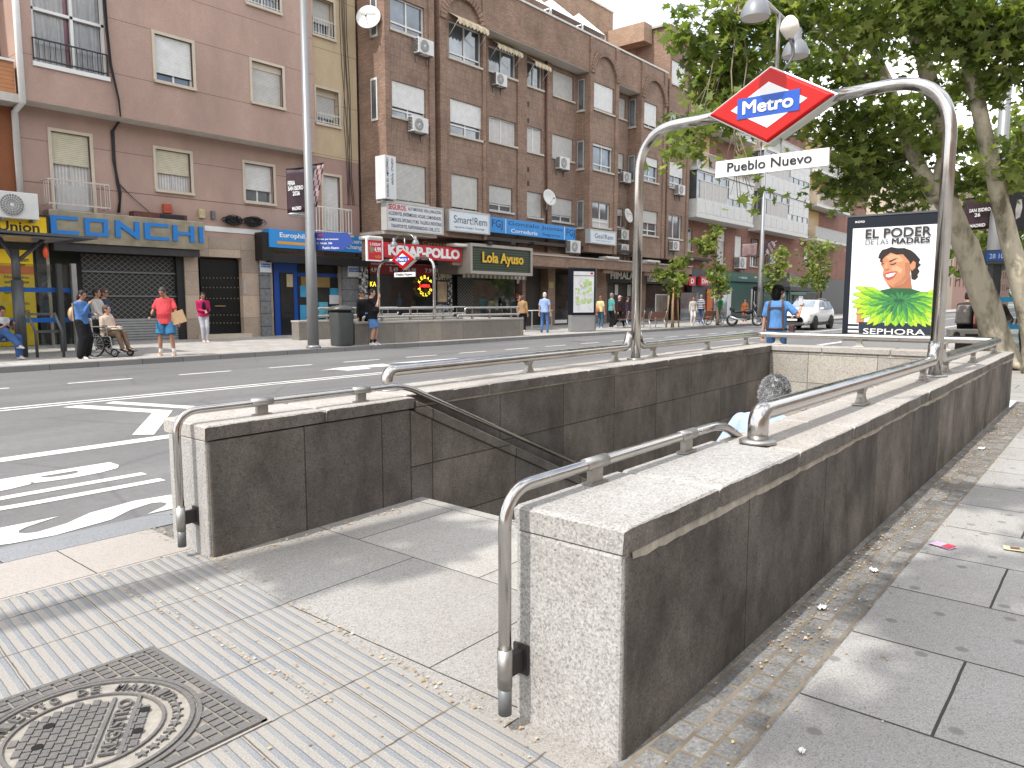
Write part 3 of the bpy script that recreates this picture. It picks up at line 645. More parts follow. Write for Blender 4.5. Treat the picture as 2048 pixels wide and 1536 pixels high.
def railing(par, x0, x1, y0, y1, z0, z1, mat, n_=14, name='railing', panel=None):
    m = MB()
    for z in (z0+.06, z1): m.box(x0, x1, y0-.015, y0+.015, z-.02, z+.02).box(x0-.015, x0+.015, y0+.015, y1, z-.02, z+.02).box(x1-.015, x1+.015, y0+.015, y1, z-.02, z+.02)
    for i in range(n_+1):
        x = x0+(x1-x0)*i/n_; m.box(x-.008, x+.008, y0-.008, y0+.008, z0, z1-.02)
    k = max(2, int((y1-y0)/((x1-x0)/n_)))
    for x in (x0, x1):
        for i in range(1, k): y = y0+(y1-y0)*i/k; m.box(x-.008, x+.008, y-.008, y+.008, z0+.06, z1-.02)
    o = m.build(name, mat, par, w=True)
    if panel: MB().box(x0+.03, x1-.03, y0+.02, y0+.03, z0+.1, z1-.06).build('panel', panel, o, w=True)
    return o
# ---------------------------------------------------------------- pink block, upper floors jutting out
YU, YL = 23.8, 24.5
xA = Py(47, 250, YU).x; xB = Py(631, 300, YU).x; zO = 6.91
W1 = RC(301.6, 57.8, 394.4, 184.4, YU); W2 = RC(497.5, 113, 572.5, 223.4, YU); W3 = RC(490, -24, 564, 33.8, YU); WB = RC(50, -150, 217, 155, YU)
W1 = (W1[0]+.09, W1[1]-.12, W1[2]+.1, W1[3]-.1); W2 = (W2[0]+.09, W2[1]-.12, W2[2]+.1, W2[3]-.1); W3 = (W3[0]+.07, W3[1]-.09, W3[2]+.1, W3[3])
L1 = RC(96, 257, 194, 421, YL); L2 = RC(304, 291, 390, 393, YL); L3 = RC(484, 321, 554, 413, YL); L4 = RC(644, 349, 684, 466, YL)
L1 = (L1[0]+.06, L1[1]-.1, 4.05, L1[3]-.05); L2 = (L2[0]+.1, L2[1]-.12, L2[2]+.1, L2[3]-.08); L3 = (L3[0]+.08, L3[1]-.12, L3[2]+.08, L3[3]-.06)
PINK = render_mat('pink_render', (.42, .295, .245), [W1[2]-.09, W1[3]+.09, W2[3]+1.36, 12.9, L2[2]-.2, L2[2]-.21, 6.0])
pk = thing('apartment_block', ((xA+xB)/2, 30, 0), 'pink rendered apartment block whose upper floors jut out over the shops', 'apartment block')
m = MB(); wallh(m, xA, xB, zO, 19, YU, [W1, W2, W3, (WB[0], WB[1], WB[2], WB[3])], .35)
m.f([(xA, YU, zO), (xB, YU, zO), (xB, YL+.1, zO), (xA, YL+.1, zO)], 1); m.f([(xB, YU, zO), (xB, YL+2, zO), (xB, YL+2, 19), (xB, YU, 19)]); m.f([(xA, YU, zO), (xA, YL+2, zO), (xA, YL+2, 19), (xA, YU, 19)])
m.f([(xA, YU, 19), (xB, YU, 19), (xB, 36, 19), (xA, 36, 19)]); m.build('upper_wall', [PINK, mk((.6, .57, .52), .85, 0, .12, 2)], pk, w=True)
xC = Py(716, 400, YL).x
GLY = [(x0, x1) for x0, x1 in ((Py(104, 600, YL).x, Py(372, 600, YL).x), (Py(399, 600, YL).x, Py(486, 600, YL).x), (Py(546, 600, YL).x, Py(683, 600, YL).x))]
DOORH = [(GLY[0][0], GLY[0][1], -.1, 3.1), (GLY[1][0], GLY[1][1], -.1, 2.92), (GLY[2][0], GLY[2][1], -.1, 2.95)]
zS = 3.6
m = MB(); wallh(m, xA, xC, zS, 7.6, YL, [L1, L2, L3], .3); m.build('lower_wall', PINK, pk, w=True)
STB = granite('beige_stone_cladding', (.44, .355, .285), (.35, .28, .22), (.52, .43, .36), 60, .25, joints=('x', 1.2, .8, (0, 0, 0)), bmp=.1)
m = MB(); wallh(m, xA-3, xC, -.3, zS, YL-.01, DOORH, .35); m.build('shop_front_wall', STB, pk, w=True)
MB().box(xA, xC, 25.2, 36, -.3, 18.9).build('core', mk((.3, .22, .2), .9), pk, w=True)
window(pk, W1, YU, f=.82, sh=SHUT_W, trim=CREAM, sill=CREAM); window(pk, W2, YU, f=.97, sh=SHUT, trim=CREAM, sill=CREAM, box=True, rec=.22); window(pk, W3, YU, trim=CREAM, sill=CREAM, bars=.75)
window(pk, L2, YL, f=.58, sh=SHUT_Y, fr=FRA, trim=CREAM, sill=CREAM, curt=.45); window(pk, L3, YL, f=.68, sh=SHUT_W, trim=CREAM, sill=CREAM, rec=.22)
d = window(pk, L1, YL, f=.40, sh=SHUT_Y, fr=FRA, trim=CREAM, curt=.62, low=.75, name='balcony_door'); MB().box(L1[0]+.06, L1[1]-.06, YL+.10, YL+.13, L1[2]+.05, L1[2]+.72).build('lower_panel', mk((.5, .5, .49), .5), d, w=True)
RA = RC(95, 348, 221, 424, 24.0); rw = mk((.52, .46, .42), .6, 0, .2, 8, name='old_white_iron')
railing(pk, RA[0], RA[1], 24.0, YL, RA[2]+.05, RA[3]-.12, rw, 13, 'balcony_railing')
b = WB; m = MB()
for x in (b[0], b[0]+(b[1]-b[0])*.52, b[1]-.09): m.box(x, x+.08, YU+.1, YU+.2, b[2], 13)
zt_ = Py(120, 26, YU).z
m.box(b[0], b[1], YU+.1, YU+.2, zt_-.06, zt_+.02).box(b[0]-.05, b[1]+.03, YU-.06, YU+.2, b[2]-.12, b[2])
ge = m.build('glazed_balcony', FRW, pk, w=True); MB().box(b[0], b[1], YU+.2, YU+.22, b[2], 13).build('pane', clear_glass('balcony_glass', .9, (1, 1, 1)), ge, w=True)
m = MB(); nn_ = 46
for i in range(nn_):
    x = b[0]+.1+(b[1]-b[0]-.2)*i/nn_; x2 = b[0]+.1+(b[1]-b[0]-.2)*(i+1)/nn_; y = YU+.262+.03*math.sin(i*1.9)+.02*math.sin(i*5.3); y2 = YU+.262+.03*math.sin((i+1)*1.9)+.02*math.sin((i+1)*5.3)
    m.f([(x, y, b[2]), (x2, y2, b[2]), (x2, y2, 13), (x, y, 13)], 1 if 21 <= i <= 24 else 0)
m.build('curtain', [mk((.78, .76, .73), .9, 0, .1, 5, name='net'), mk((.42, .09, .10), .9, 0, .1, 5, name='red_curtain')], ge, w=True)
railing(ge, b[0]-.02, b[1]-.02, YU-.05, YU+.02, b[2]+.02, b[2]+.62, DARK, 14)
MB().box(b[0], b[1], YU+.5, YU+.6, b[2], 13).build('back_wall', mk((.3, .28, .26), .9), ge, w=True)
# white rain pipe and orange neighbour
og = thing('apartment_block', (xA-5, 30, 0), 'orange apartment block cut by the left edge of the photo', 'apartment block')
ORT = stripes('orange_tiles', 'z', .11, (.45, .19, .07), (.2, .08, .03), .88, .5); ORD = render_mat('dark_orange_wall', (.25, .10, .05), [])
MB().box(xA-9, xA-.12, YU+.05, YU+.4, zO+.12, Py(20, 122, YU).z).build('tiled_balcony_front', ORT, og, w=True)
MB().box(xA-9, xA-.02, YU, YL, zO-.12, zO+.11).build('balcony_slab', mk((.5, .47, .43), .8), og, w=True)
MB().box(xA-9, xA-.05, YL+.02, 36, -.3, zO-.12).build('lower_wall', ORD, og, w=True); MB().box(xA-9, xA-.05, 25.4, 36, zO+.1, 19).build('upper_wall', mk((.3, .14, .08), .9), og, w=True)
MB().box(xA-9, xA-.1, YU-.02, YU+.42, Py(20, 122, YU).z, Py(20, 122, YU).z+.06).build('balcony_rail', WHITE, og, w=True)
MB().tube([(xA+.0, YU-.06, 13), (xA+.0, YU-.06, zO-.1), (xA+.0, YL-.08, zO-.25), (xA+.0, YL-.08, 3.9)], .085, 10).build('rain_pipe', WHITE, pk, w=True)
# cable bundles
rs = random.Random(5); cb_ = thing('cable_bundle', (Py(235, 300, YL).x, YL, 4), 'black cable bundle hanging down the pink block between its windows', 'cable')
px_ = [(207, -30), (214, 60), (222, 130), (238, 200), (241, 232)]; m = MB()
for k in range(9):
    off = rs.uniform(-6, 6)
    pts = [Py(x+off*(1-i/4.5), y, YU-.04-.01*k) for i, (x, y) in enumerate(px_)]+[Py(242+rs.uniform(-2, 2), 238, YL-.05)]+[Py(x+rs.uniform(-3, 3), y, YL-.05) for x, y in ((225, 262), (228, 320), (234, 360), (240, 385), (238, 425))]
    m.tube(pts, .014, 5)
m.build('cables', BLACK, cb_, w=True)
m = MB(); [m.tube([Py(238+rs.uniform(-3, 3), 368, YL-.04), Py(265, 395, YL-.04), Py(300, 425, YL-.04)], .01, 5) for _ in range(2)]; m.build('cables', DARK, cb_, w=True)
def junk(px, py, s, label):
    t = thing('cable_coil', Py(px, py, YL-.15), label, 'cable'); m = MB(); r_ = random.Random(px)
    for k in range(16):
        a0 = r_.uniform(0, 6); ra, rb = r_.uniform(.2, .42)*s, r_.uniform(.08, .16)*s; cx, cz = r_.uniform(-.1, .1)*s, r_.uniform(-.05, .05)*s
        m.tube([(cx+ra*math.cos(a0+i*.55), r_.uniform(-.06, .06), cz+rb*math.sin(a0+i*.55)) for i in range(12)], .012, 5)
    m.build('coils', BLACK, t); MB().box(-.25*s, .25*s, .02, .13, -.1*s, .1*s).build('junction_box', BLACK, t, bevel=.01)
junk(468, 441, 1.0, 'black coil of cables on the pink wall, nearer the shop letters'); junk(508, 443, 1.0, 'black coil of cables on the pink wall, beside the blue money shop sign')
# ---------------------------------------------------------------- beige strip
bx0, bx1 = Py(632, 200, 24.1).x-.3, Py(714, 200, 24.1).x
BEI = render_mat('beige_render', (.55, .44, .29), [6.95+1.95*i for i in range(7)]); BRB = render_mat('brown_render', (.4, .27, .23), [5.2])
bg_ = thing('apartment_block', ((bx0+bx1)/2, 30, 0), 'narrow beige rendered house squeezed between pink and brown brick blocks', 'apartment block')
def yy(r): return r
Q1 = RC(623, -10, 668, 80, 24.1); Q2 = RC(631, 174, 678, 254, 24.1); Q3 = RC(646, 350, 682, 464, 24.1)
zb = Py(690, 322, 24.1).z
m = MB(); wallh(m, bx0, bx1, zb, 19, 24.1, [Q1, Q2], .45); m.f([(bx0, 24.1, 19), (bx1, 24.1, 19), (bx1, 36, 19), (bx0, 36, 19)]); m.build('upper_wall', BEI, bg_, w=True)
m = MB(); wallh(m, bx0, bx1, 3.4, zb, 24.11, [Q3], .4); m.build('lower_wall', BRB, bg_, w=True); MB().box(bx0, bx1, 25.0, 36, -.3, 18.9).build('core', mk((.3, .25, .2), .9), bg_, w=True)
window(bg_, Q1, 24.1, f=.62, trim=CREAM, sill=CREAM, rec=.32, bars=.55); window(bg_, Q2, 24.1, f=.8, trim=CREAM, sill=CREAM, rec=.32, box=True, bars=.35); window(bg_, Q3, 24.11, f=.98, sh=SHUT_W, trim=CREAM, rec=.2, name='balcony_door')
q = RC(632, 412, 704, 470, 23.7); railing(bg_, q[0], q[1], 23.7, 24.1, q[2], q[3], FRW, 12, 'balcony_railing'); MB().box(q[0]-.05, q[1]+.05, 23.65, 24.1, q[2]-.1, q[2]-.02).build('balcony_slab', CREAM, bg_, w=True)
m = MB(); cb2 = thing('cable_bundle', Py(695, 200, 24), 'thin dark cables hanging down the beige house', 'cable')
for k in range(5): m.tube([Py(679+k*3+rs.uniform(-2, 2)+i*2.0, -30+i*55, 24.05) for i in range(9)], .012, 5)
m.build('cables', DARK, cb2, w=True)
# ---------------------------------------------------------------- brown brick block
YF, YR = 22.6, 23.4
bb = thing('apartment_block', (33, 30, 0), 'long brown brick apartment block with bays, round arches and roller shutters', 'apartment block')
Xp = lambda px, Y=YF: Py(px, 300, Y).x
zPT = 15.15; zPB = Py(970, 53, YF).z; zBay = Py(820, 466, YF).z; zRec = Py(1060, 506, YR).z; zTall = Py(1350, 52, YF).z
SILL = mk((.52, .48, .42), .75, 0, .15, 5, name='pale_stone_sill'); MAR = mk((.40, .37, .33), .8, 0, .2, 4, name='soffit')
def strip(px0, px1, Y, z0, z1, wins, dep=1.6, pier=(0, 0), arch=None):
    X0, X1 = Xp(px0, Y), Xp(px1, Y); holes = []; m = MB()
    for w_ in wins:
        a, b, c, d = RC(*w_[0], Y); holes.append((max(a, X0+.06), min(b, X1-.06), c, d))
    wallh(m, X0, X1, z0, z1, Y, holes, .3)
    m.f([(X0, Y, z0), (X0, Y, z1), (X0, Y+dep, z1), (X0, Y+dep, z0)], 1); m.f([(X1, Y, z0), (X1, Y+dep, z0), (X1, Y+dep, z1), (X1, Y, z1)], 1); m.f([(X0, Y, z0), (X1, Y, z0), (X1, Y+dep, z0), (X0, Y+dep, z0)], 1)
    m.build('wall_strip', [BRP, BR1], bb, w=True)
    for k, wd in enumerate(pier):
        if wd:
            xa = X0-.02 if k == 0 else X1-wd; m = MB(); m.box(xa, xa+wd+.02, Y-.09, Y+.3, z0-.01, z1); m.build('brick_pier', BR1, bb, w=True, bevel=.03)
    for h, w_ in zip(holes, wins):
        window(bb, h, Y, **w_[1]) if 1 else 0
    return X0, X1, holes
SL = dict(sill=SILL)
st1 = strip(770, 868, YF, zBay, 19, [((779.7, -12, 849.5, 81), dict(sill=SILL, low=.3)), ((783.5, 158.7, 852, 247.6), dict(f=.72, sh=SHUT_W, low=.28, sill=SILL)), ((786, 322, 853, 410), dict(f=.95, **SL))], 1.5, (.24, .28))
for q in ((748, -20, 72), (749, 158, 240), (760, 327, 405)):
    X = st1[0]-.021; a = Px(q[0]-7, q[1], X); b = Px(q[0]+7, q[2], X); y0, y1 = sorted((a.y, b.y))
    m = MB(); m.box(X-.03, X+.01, y0, y1, b.z, a.z); o = m.build('window', FRW, bb, w=True); MB().box(X-.036, X-.03, y0+.05, y1-.05, b.z+.08, a.z-.08).build('pane', GLASS, o, w=True)
MB().box(st1[0]-.12, st1[1], YF-.12, YF+1.5, zBay-.12, zBay+.0).build('bay_base', SILL, bb, w=True)
strip(880, 970, YF, zBay, zPT, [((897.7, 38, 963.8, 137), dict(sill=SILL, low=.25)), ((900.3, 195.5, 965, 282), dict(f=.65, sh=SHUT_W, low=.4, sill=SILL)), ((902.8, 346.6, 957, 425), dict(f=.93, **SL))], 1.6, (.34, .2))
strip(971, 1041, YR, zRec, zPB+.1, [((976.5, 87.6, 1032.4, 160), dict(sill=SILL)), ((976.5, 230, 1032, 294), dict(sill=SILL, curt=.9)), ((978, 369, 1025, 426), dict(f=.7, low=.3, **SL))], 1, (.16, .3))
strip(1041, 1094, YR, zRec, zPB+.1, [((1054, 119, 1085, 181), dict(sill=SILL)), ((1053.5, 250, 1084, 309), dict(sill=SILL, curt=.9)), ((1054, 382, 1084, 437), dict(f=.97, **SL))], 1, (.42, .2))
strip(1094, 1158, YR, zRec, zPB+.1, [((1106, 138.4, 1147, 204), dict(f=.94, **SL)), ((1104.7, 266.6, 1146, 324), dict(f=.97, **SL)), ((1103.7, 393, 1145, 446.7), dict(f=.72, low=.3, **SL))], 1, (.3, .3))
st7 = strip(1178, 1234, YF, zBay-.1, zPT, [((1188.5, 162.5, 1227, 231), dict(f=.93, sh=SHUT_W, **SL)), ((1186, 284.4, 1225, 347), dict(f=.1, sh=SHUT_W, low=.3, **SL)), ((1184.6, 401, 1220, 457), dict(curt=.3, low=.3, **SL))], 1.6, (.26, .3))
strip(1226, 1262, YR, zRec, zPB+.1, [((1234, 192, 1251, 240), dict(f=.95, mull=0, **SL)), ((1231.7, 304, 1247, 347), dict(f=.8, mull=0, **SL)), ((1229, 415, 1245.7, 455), dict(f=.4, mull=0, **SL))], 1, (.2, .3))
st10 = strip(1280, 1330, YF, zBay-.1, zPT, [((1287, 201, 1314, 261), dict(f=.88, sh=SHUT_W, **SL)), ((1285, 310, 1315.5, 367), dict(f=.35, sh=SHUT_W, low=.3, **SL)), ((1282, 418.6, 1314.5, 473), dict(f=.5, low=.3, **SL))], 1.6, (.28, .3))
strip(1334.5, 1378, YF+.05, zBay-.1, zTall, [((1342, 117, 1370.5, 179), dict(f=.97, sh=SHUT_W, **SL)), ((1339.6, 221, 1366, 269), dict(curt=.9, sill=SILL)), ((1334.6+2, 320, 1366, 380), dict(f=.55, sh=SHUT_W, low=.3, **SL)), ((1334.6, 427, 1363, 479), dict(sill=SILL))], 3, (.22, .3))
for st, qs in ((st7, ((1163, 160, 220), (1161.5, 283, 337), (1161, 402, 455))), (st10, ((1265, 200, 253), (1263, 312, 361)))):
    for q in qs:
        X = st[0]-.021; a = Px(q[0]-6, q[1], X); b = Px(q[0]+6, q[2], X); y0, y1 = sorted((a.y, b.y))
        o = MB().box(X-.03, X+.01, y0, y1, b.z, a.z).build('window', FRA, bb, w=True); MB().box(X-.036, X-.03, y0+.05, y1-.05, b.z+.06, a.z-.06).build('pane', GLASS, o, w=True); MB().box(X-.08, X, y0-.05, y1+.05, b.z-.08, b.z).build('sill', SILL, o, w=True)
x2 = Xp(970); xE = Xp(1332); xa7 = Xp(1178); xb7 = Xp(1234); xa10 = Xp(1280)
for a, b in ((x2, xa7), (xb7, xa10)):
    MB().box(a+.003, b-.003, YF+.01, YR+1.4, zPB, zPT-.002).build('parapet', BR1, bb, w=True); MB().box(a+.01, b-.01, YF+.03, YR-.02, zPB-.03, zPB-.003).build('soffit', mk((.5, .47, .43), .85), bb, w=True)
MB().box(st1[1], xE+.02, YF-.06, YF+.3, zPT, zPT+.09).build('parapet_cap', mk((.6, .58, .54), .7), bb, w=True)
MB().box(Xp(868), Xp(880), YF+1.1, YF+1.5, zRec, 19).build('recess_wall', BR1, bb, w=True)
def arch(px0, px1, Y, crown_px, glabel=None):
    X0, X1 = Xp(px0, Y)-.02, Xp(px1, Y)+.02; cx = (X0+X1)/2; ro = (X1-X0)/2; zc = Py((px0+px1)/2, crown_px, Y).z; zs = zc-ro; ri = ro-.34; m = MB(); N = 22
    for i in range(N):
        a, b = math.pi*i/N+.012, math.pi*(i+1)/N-.012; f = lambda r, t, y: (cx-r*math.cos(t), y, zs+r*math.sin(t))
        m.hexa([f(ri, a, Y-.16), f(ro, a, Y-.16), f(ro, b, Y-.16), f(ri, b, Y-.16)], [f(ri, a, Y+.02), f(ro, a, Y+.02), f(ro, b, Y+.02), f(ri, b, Y+.02)])
    m.build('brick_arch', BR1, bb, w=True)
arch(880, 970, YF, -16); arch(1178, 1234, YF, 101); arch(1280, 1330, YF, 150); arch(1336, 1378, YF+.05, 68)
for a in ((968, 60), ): pass
x1333 = Xp(1333)
MB().box(Xp(868), x1333, 26.6, 27.2, 14, Py(1196, 10, 26.6).z).build('setback_wall', BRT, bb, w=True); MB().box(Xp(868), x1333, 26.5, 26.62, Py(1196, 10, 26.6).z, Py(1196, 10, 26.6).z+.12).build('setback_cap', WHITE, bb, w=True)
zw = Py(1326, 33, YF).z
MB().box(x1333-.9, x1333+.06, YF+1.2, 27.1, zPT+2.0, zw-.02).build('side_block', BRT, bb, w=True); MB().box(x1333, x1333+8, YF+.06, 27.1, zTall-.1, zTall+.02).build('roof', MAR, bb, w=True)
MB().box(st1[0], Xp(1378), YR+1.0, 36, 3.2, zPT-.5).build('core', BR1, bb, w=True); MB().box(Xp(1335), Xp(1378), 25, 36, 3, zTall-.2).build('tall_core', BRT, bb, w=True)
# terrace canopies of white cloth above the parapet
tp = thing('terrace_awning', (Py(1150, 50, 24).x, 24.5, zPT), 'white cloth canopies pitched on the terrace of the brown brick block', 'awning')
for x0, x1, k in ((1020, 1085, 0), (1088, 1150, 1), (1152, 1196, 2)):
    a = Py(x0, 40 + k*25-22, 24.4); b = Py(x1, 40+k*38+10, 24.4); h = zPT+1.5
    m = MB(); c = ((a.x+b.x)/2, 25, zPT+2.35); base = [(a.x, 23.9, h-.3), (b.x, 23.9, h-.3), (b.x, 26.3, h-.3), (a.x, 26.3, h-.3)]
    for i in range(4): m.f([base[i], base[(i+1) % 4], c])
    m.build('canopy', mk((.75, .76, .8), .8, name='white_cloth'), tp, w=True, keep=True)
    m = MB(); [m.tube([(x, y, zPT-.3), (x, y, h-.3)], .03, 6) for x, y in ((a.x, 23.95), (b.x, 23.95))]; m.build('pole', WHITE, tp, w=True)
# brown pipes
for px, y0, y1, Y in ((1093, 115, 505, YR-.1), (876, 22, 430, YF+.9)):
    MB().tube([Py(px, y0, Y), Py(px, y1, Y)], .06, 8).build('drain_pipe', mk((.10, .045, .03), .5), bb, w=True)
# vents
for px, pys in ((1056, (208, 241, 339, 367)), ):
    for py in pys:
        p = Py(px, py, YR-.001); MB().box(p.x-.09, p.x+.09, YR-.012, YR+.05, p.z-.11, p.z+.11).build('vent', BLACK, bb, w=True)
# ---------------------------------------------------------------- red brick block with balconies
YB = 23.6
rx0, rx1 = Py(1378, 300, YB).x+.05, Py(1660, 300, YB).x+14
rb = thing('apartment_block', ((rx0+rx1)/2, 30, 0), 'red brick apartment block with white balconies, some glazed in', 'apartment block')
fl = [4.1+3.05*i for i in range(6)]
zt_r = Py(1376, 157, 23.6).z-1.2
WG = mk((.6, .6, .58), .55, 0, .12, 4, name='balcony_white'); YEL = mk((.55, .38, .15), .8, 0, .1, 4, name='yellow_wall')
wins = []
def wpx(px0, px1, lev, h0=.9, h1=2.3): return (Py(px0, 300, YB).x, Py(px1, 300, YB).x, fl[lev]+h0, fl[lev]+h1)
cols = [(1372, 1388), (1513, 1524)]
for px0, px1 in ((1371.5, 1390), (1511, 1525), (1617, 1626)):
    for lv in range(0, 4): wins.append(wpx(px0+.5, px1-.5, lv, .75 if px1-px0 > 15 else 1.0))
for px0, px1 in ((1440, 1456), (1476, 1490), (1508, 1522)): wins.append(wpx(px0, px1, 0, .1, 2.3))
m = MB(); wallh(m, rx0, rx1, 3.6, zt_r+1, YB, wins, .3); m.build('wall', BRR, rb, w=True)
MB().box(rx0, rx1, YB+.5, 36, -.3, zt_r+.9).build('core', BRR, rb, w=True); MB().box(rx0-.05, rx1, YB-.5, YB+.5, zt_r+1, zt_r+1.3).build('eaves', WHITE, rb, w=True)
for i, w_ in enumerate(wins): window(rb, w_, YB, f=[.0, .5, .25, .9, 0][i % 5], sh=SHUT_W, sill=SILL, mull=1, curt=.8 if i % 3 == 0 else 0)
YBA = YB-1.25
def balcony(px0, px1, lv, kind):
    X0, X1 = Py(px0, 400, YBA).x, Py(px1, 400, YBA).x; z = fl[lv]
    s = MB().box(X0-.08, X1+.08, YBA-.05, YB, z-.22, z).build('balcony', WG, rb, w=True, bevel=.01)
    if kind == 'open':
        railing(s, X0, X1, YBA, YB, z+.02, z+1.0, WG, int((X1-X0)/.13), panel=mk((.5, .5, .49), .5, 0, .15, 3) if lv % 2 else None)
        MB().box(X0, X0+(X1-X0)*.45, YB-.02, YB, z, z+2.7).build('yellow_wall', YEL, s, w=True)
        MB().box(X0+(X1-X0)*.12, X0+(X1-X0)*.35, YB-.04, YB-.02, z, z+2.1).build('door', mk((.45, .3, .12), .5), s, w=True)
    else:
        m = MB(); m.box(X0, X1, YBA, YBA+.04, z, z+.98).box(X0, X0+.04, YBA+.04, YB, z, z+.98).box(X1-.04, X1, YBA+.04, YB, z, z+.98)
        n_ = 8
        for i in range(n_): a = X0+(X1-X0)*(i+.08)/n_; b = X0+(X1-X0)*(i+.92)/n_; m.box(a, b, YBA-.02, YBA, z+.12, z+.88)
        m.build('parapet_panels', WG, s, w=True)
        m = MB()
        for i in range(9): x = X0+(X1-X0)*i/8; m.box(x-.03, x+.03, YBA-.005, YBA+.05, z+.98, z+2.75)
        for zz in (z+.98, z+2.2, z+2.72): m.box(X0, X1, YBA, YBA+.045, zz, zz+.06)
        for y in (YBA+.6,): m.box(X0-.005, X0+.05, y, y+.05, z+.98, z+2.75)
        m.build('glazing_frame', WG, s, w=True)
        MB().box(X0+.01, X1-.01, YBA+.06, YBA+.07, z+1, z+2.75).box(X0+.02, X0+.03, YBA+.07, YB, z+1, z+2.75).build('glazing', GLASS, s, w=True)
        h = MB(); h.box(X0+(X1-X0)*.53, X1-.03, YBA+.01, YBA+.035, z+1.5, z+2.72); h.build('shutter', SHUT_W, s, w=True)
        MB().box(X0+(X1-X0)*.05, X0+(X1-X0)*.5, YBA+.03, YBA+.055, z+1.02, z+2.2).build('curtain', CURT, s, w=True)
for lv, k in ((1, 'glazed'), (2, 'open'), (3, 'open'), (4, 'open')): balcony(1394, 1507, lv, k) if lv < 4 else None
for lv, k in ((1, 'glazed'), (2, 'glazed'), (3, 'open'), (4, 'open')): balcony(1530, 1618, lv, k) if lv < 4 else None
for lv in (1, 2, 3): balcony(1634, 1700, lv, 'open')
# far houses further down the street, mostly behind the trees
for k, (xa, xb, h, c, lab) in enumerate(((105, 150, 18, (.42, .34, .26), 'distant cream apartment block at the end of the street'), (150, 230, 22, (.34, .2, .16), 'distant reddish apartment block at the end of the street'))):
    t = thing('apartment_block', ((xa+xb)/2, 30, 0), lab, 'apartment block'); holes = [(x, x+1.3, z, z+1.5) for x in range(xa+2, xb-2, 4) for z in range(4, h-2, 3)]
    m = MB(); wallh(m, xa, xb, -.3, h, 24, holes, .3); m.f([(xa, 24, -.3), (xa, 36, -.3), (xa, 36, h), (xa, 24, h)]); m.f([(xa, 24, h), (xb, 24, h), (xb, 36, h), (xa, 36, h)]); m.build('wall', mk(c, .9), t, w=True)
    m = MB(); m.box(xa+.5, xb-.5, 24.25, 24.3, 3, h-1); m.build('window_glass', GLASS, t, w=True)
# the row on the near side of the street, behind the photographer: it shows only in glass and steel
nb = thing('apartment_block', (20, -22, 0), 'apartment row on the near side of the street, mirrored in the windows', 'apartment block')
for a, b, h, c in ((-60, 5, 15, (.4, .25, .18)), (5, 60, 17, (.45, .4, .33)), (60, 140, 16, (.32, .16, .11))):
    m = MB(); holes = [(x, x+1.4, z, z+1.6) for x in range(int(a)+2, int(b)-2, 4) for z in range(4, h-2, 3)]
    wallh(m, a, b, -.2, h, -20, [], .3); o = m.build('front_wall', mk(c, .9), nb, w=True)
    m = MB(); [m.box(p, q, -19.995, -19.98, r_, s_) for p, q, r_, s_ in holes]; m.build('window_glass', GLASS, o, w=True)
    MB().box(a+.05, b-.05, -30, -20.05, -.2, h).build('core', mk(c, .9), nb, w=True)
# ================================================================ SHOP FRONTS (parts of their blocks) AND SIGNS
YS = 24.45
def P4(px, py, Y=YS): return Py(px, py, Y)
LATT = None; SGL = glass_dark('shop_glass_dark', (.020, .021, .022), .06, 0, .35)
def lattice():
    t = NT('lattice_shutter'); sp = t.new('SeparateXYZ'); t.L(t.pos, sp.inputs[0]); x, z = sp.outputs[0], sp.outputs[2]
    def line(e): return t.mat('ABSOLUTE', t.mat('SUBTRACT', t.mat('FRACT', t.mat('DIVIDE', e, .2)), .5))
    wz = t.mat('MULTIPLY', z, 1.25); k = t.mat('MINIMUM', line(t.mat('ADD', x, wz)), line(t.mat('SUBTRACT', x, wz)))
    col = t.mix(t.ramp(k, [(.045, 1.0), (.075, 0.0)]), (.008, .009, .009), (.16, .16, .15)); return t.fin(col, .45, 0, .5)
LATT = lattice(); SLATE = slabs('slate_cladding', 3.0, .42, (0, .05), (.16, .165, .17), (.11, .112, .118), (.22, .225, .23), gap=.02, spots=False); 
def slate():
    t = NT('slate_blocks'); sp = t.new('SeparateXYZ'); t.L(t.pos, sp.inputs[0]); fr = t.mat('FRACT', t.mat('DIVIDE', sp.outputs[2], .46)); a = t.noise(9, 6, .65)
    col = t.ramp(a, [(.3, (.10, .105, .11)), (.7, (.20, .205, .21))]); col = t.mix(t.mat('LESS_THAN', fr, .05), col, (.02, .02, .022)); t.bump(a, .5, .02); return t.fin(col, .7)
SLATE = slate()
def tiles():
    t = NT('mosaic_tiles'); sp = t.new('SeparateXYZ'); t.L(t.pos, sp.inputs[0]); cb2 = t.new('CombineXYZ'); t.L(t.mat('FLOOR', t.mat('DIVIDE', sp.outputs[0], .075)), cb2.inputs[0]); t.L(t.mat('FLOOR', t.mat('DIVIDE', sp.outputs[2], .075)), cb2.inputs[1])
    wn = t.new('TexWhiteNoise', noise_dimensions='2D'); t.L(cb2.outputs[0], wn.inputs['Vector']); col = t.ramp(wn.outputs[0], [(.32, (.03, .03, .03)), (.36, (.5, .5, .5)), (.66, (.55, .55, .54)), (.7, (.18, .19, .2))]); return t.fin(col, .25)
TILES = tiles(); YELW = mk((.78, .52, .01), .45, 0, .04, 2, name='yellow_film'); BLUEP = mk((.02, .13, .5), .4, 0, .06, 2, name='blue_panel'); BLUEF = mk((.012, .07, .34), .4, 0, .12, 3, name='blue_frame')
CHROME = None
def foil():
    t = NT('polished_steel_fascia'); t.bump(t.noise(2.2, 3, .5, sy=(1, 1, 1.5)), .15, .05); return t.fin(t.ramp(t.noise(3, 4), [(.3, (.34, .30, .23)), (.7, (.50, .45, .36))]), .3, .85)
CHROME = foil()
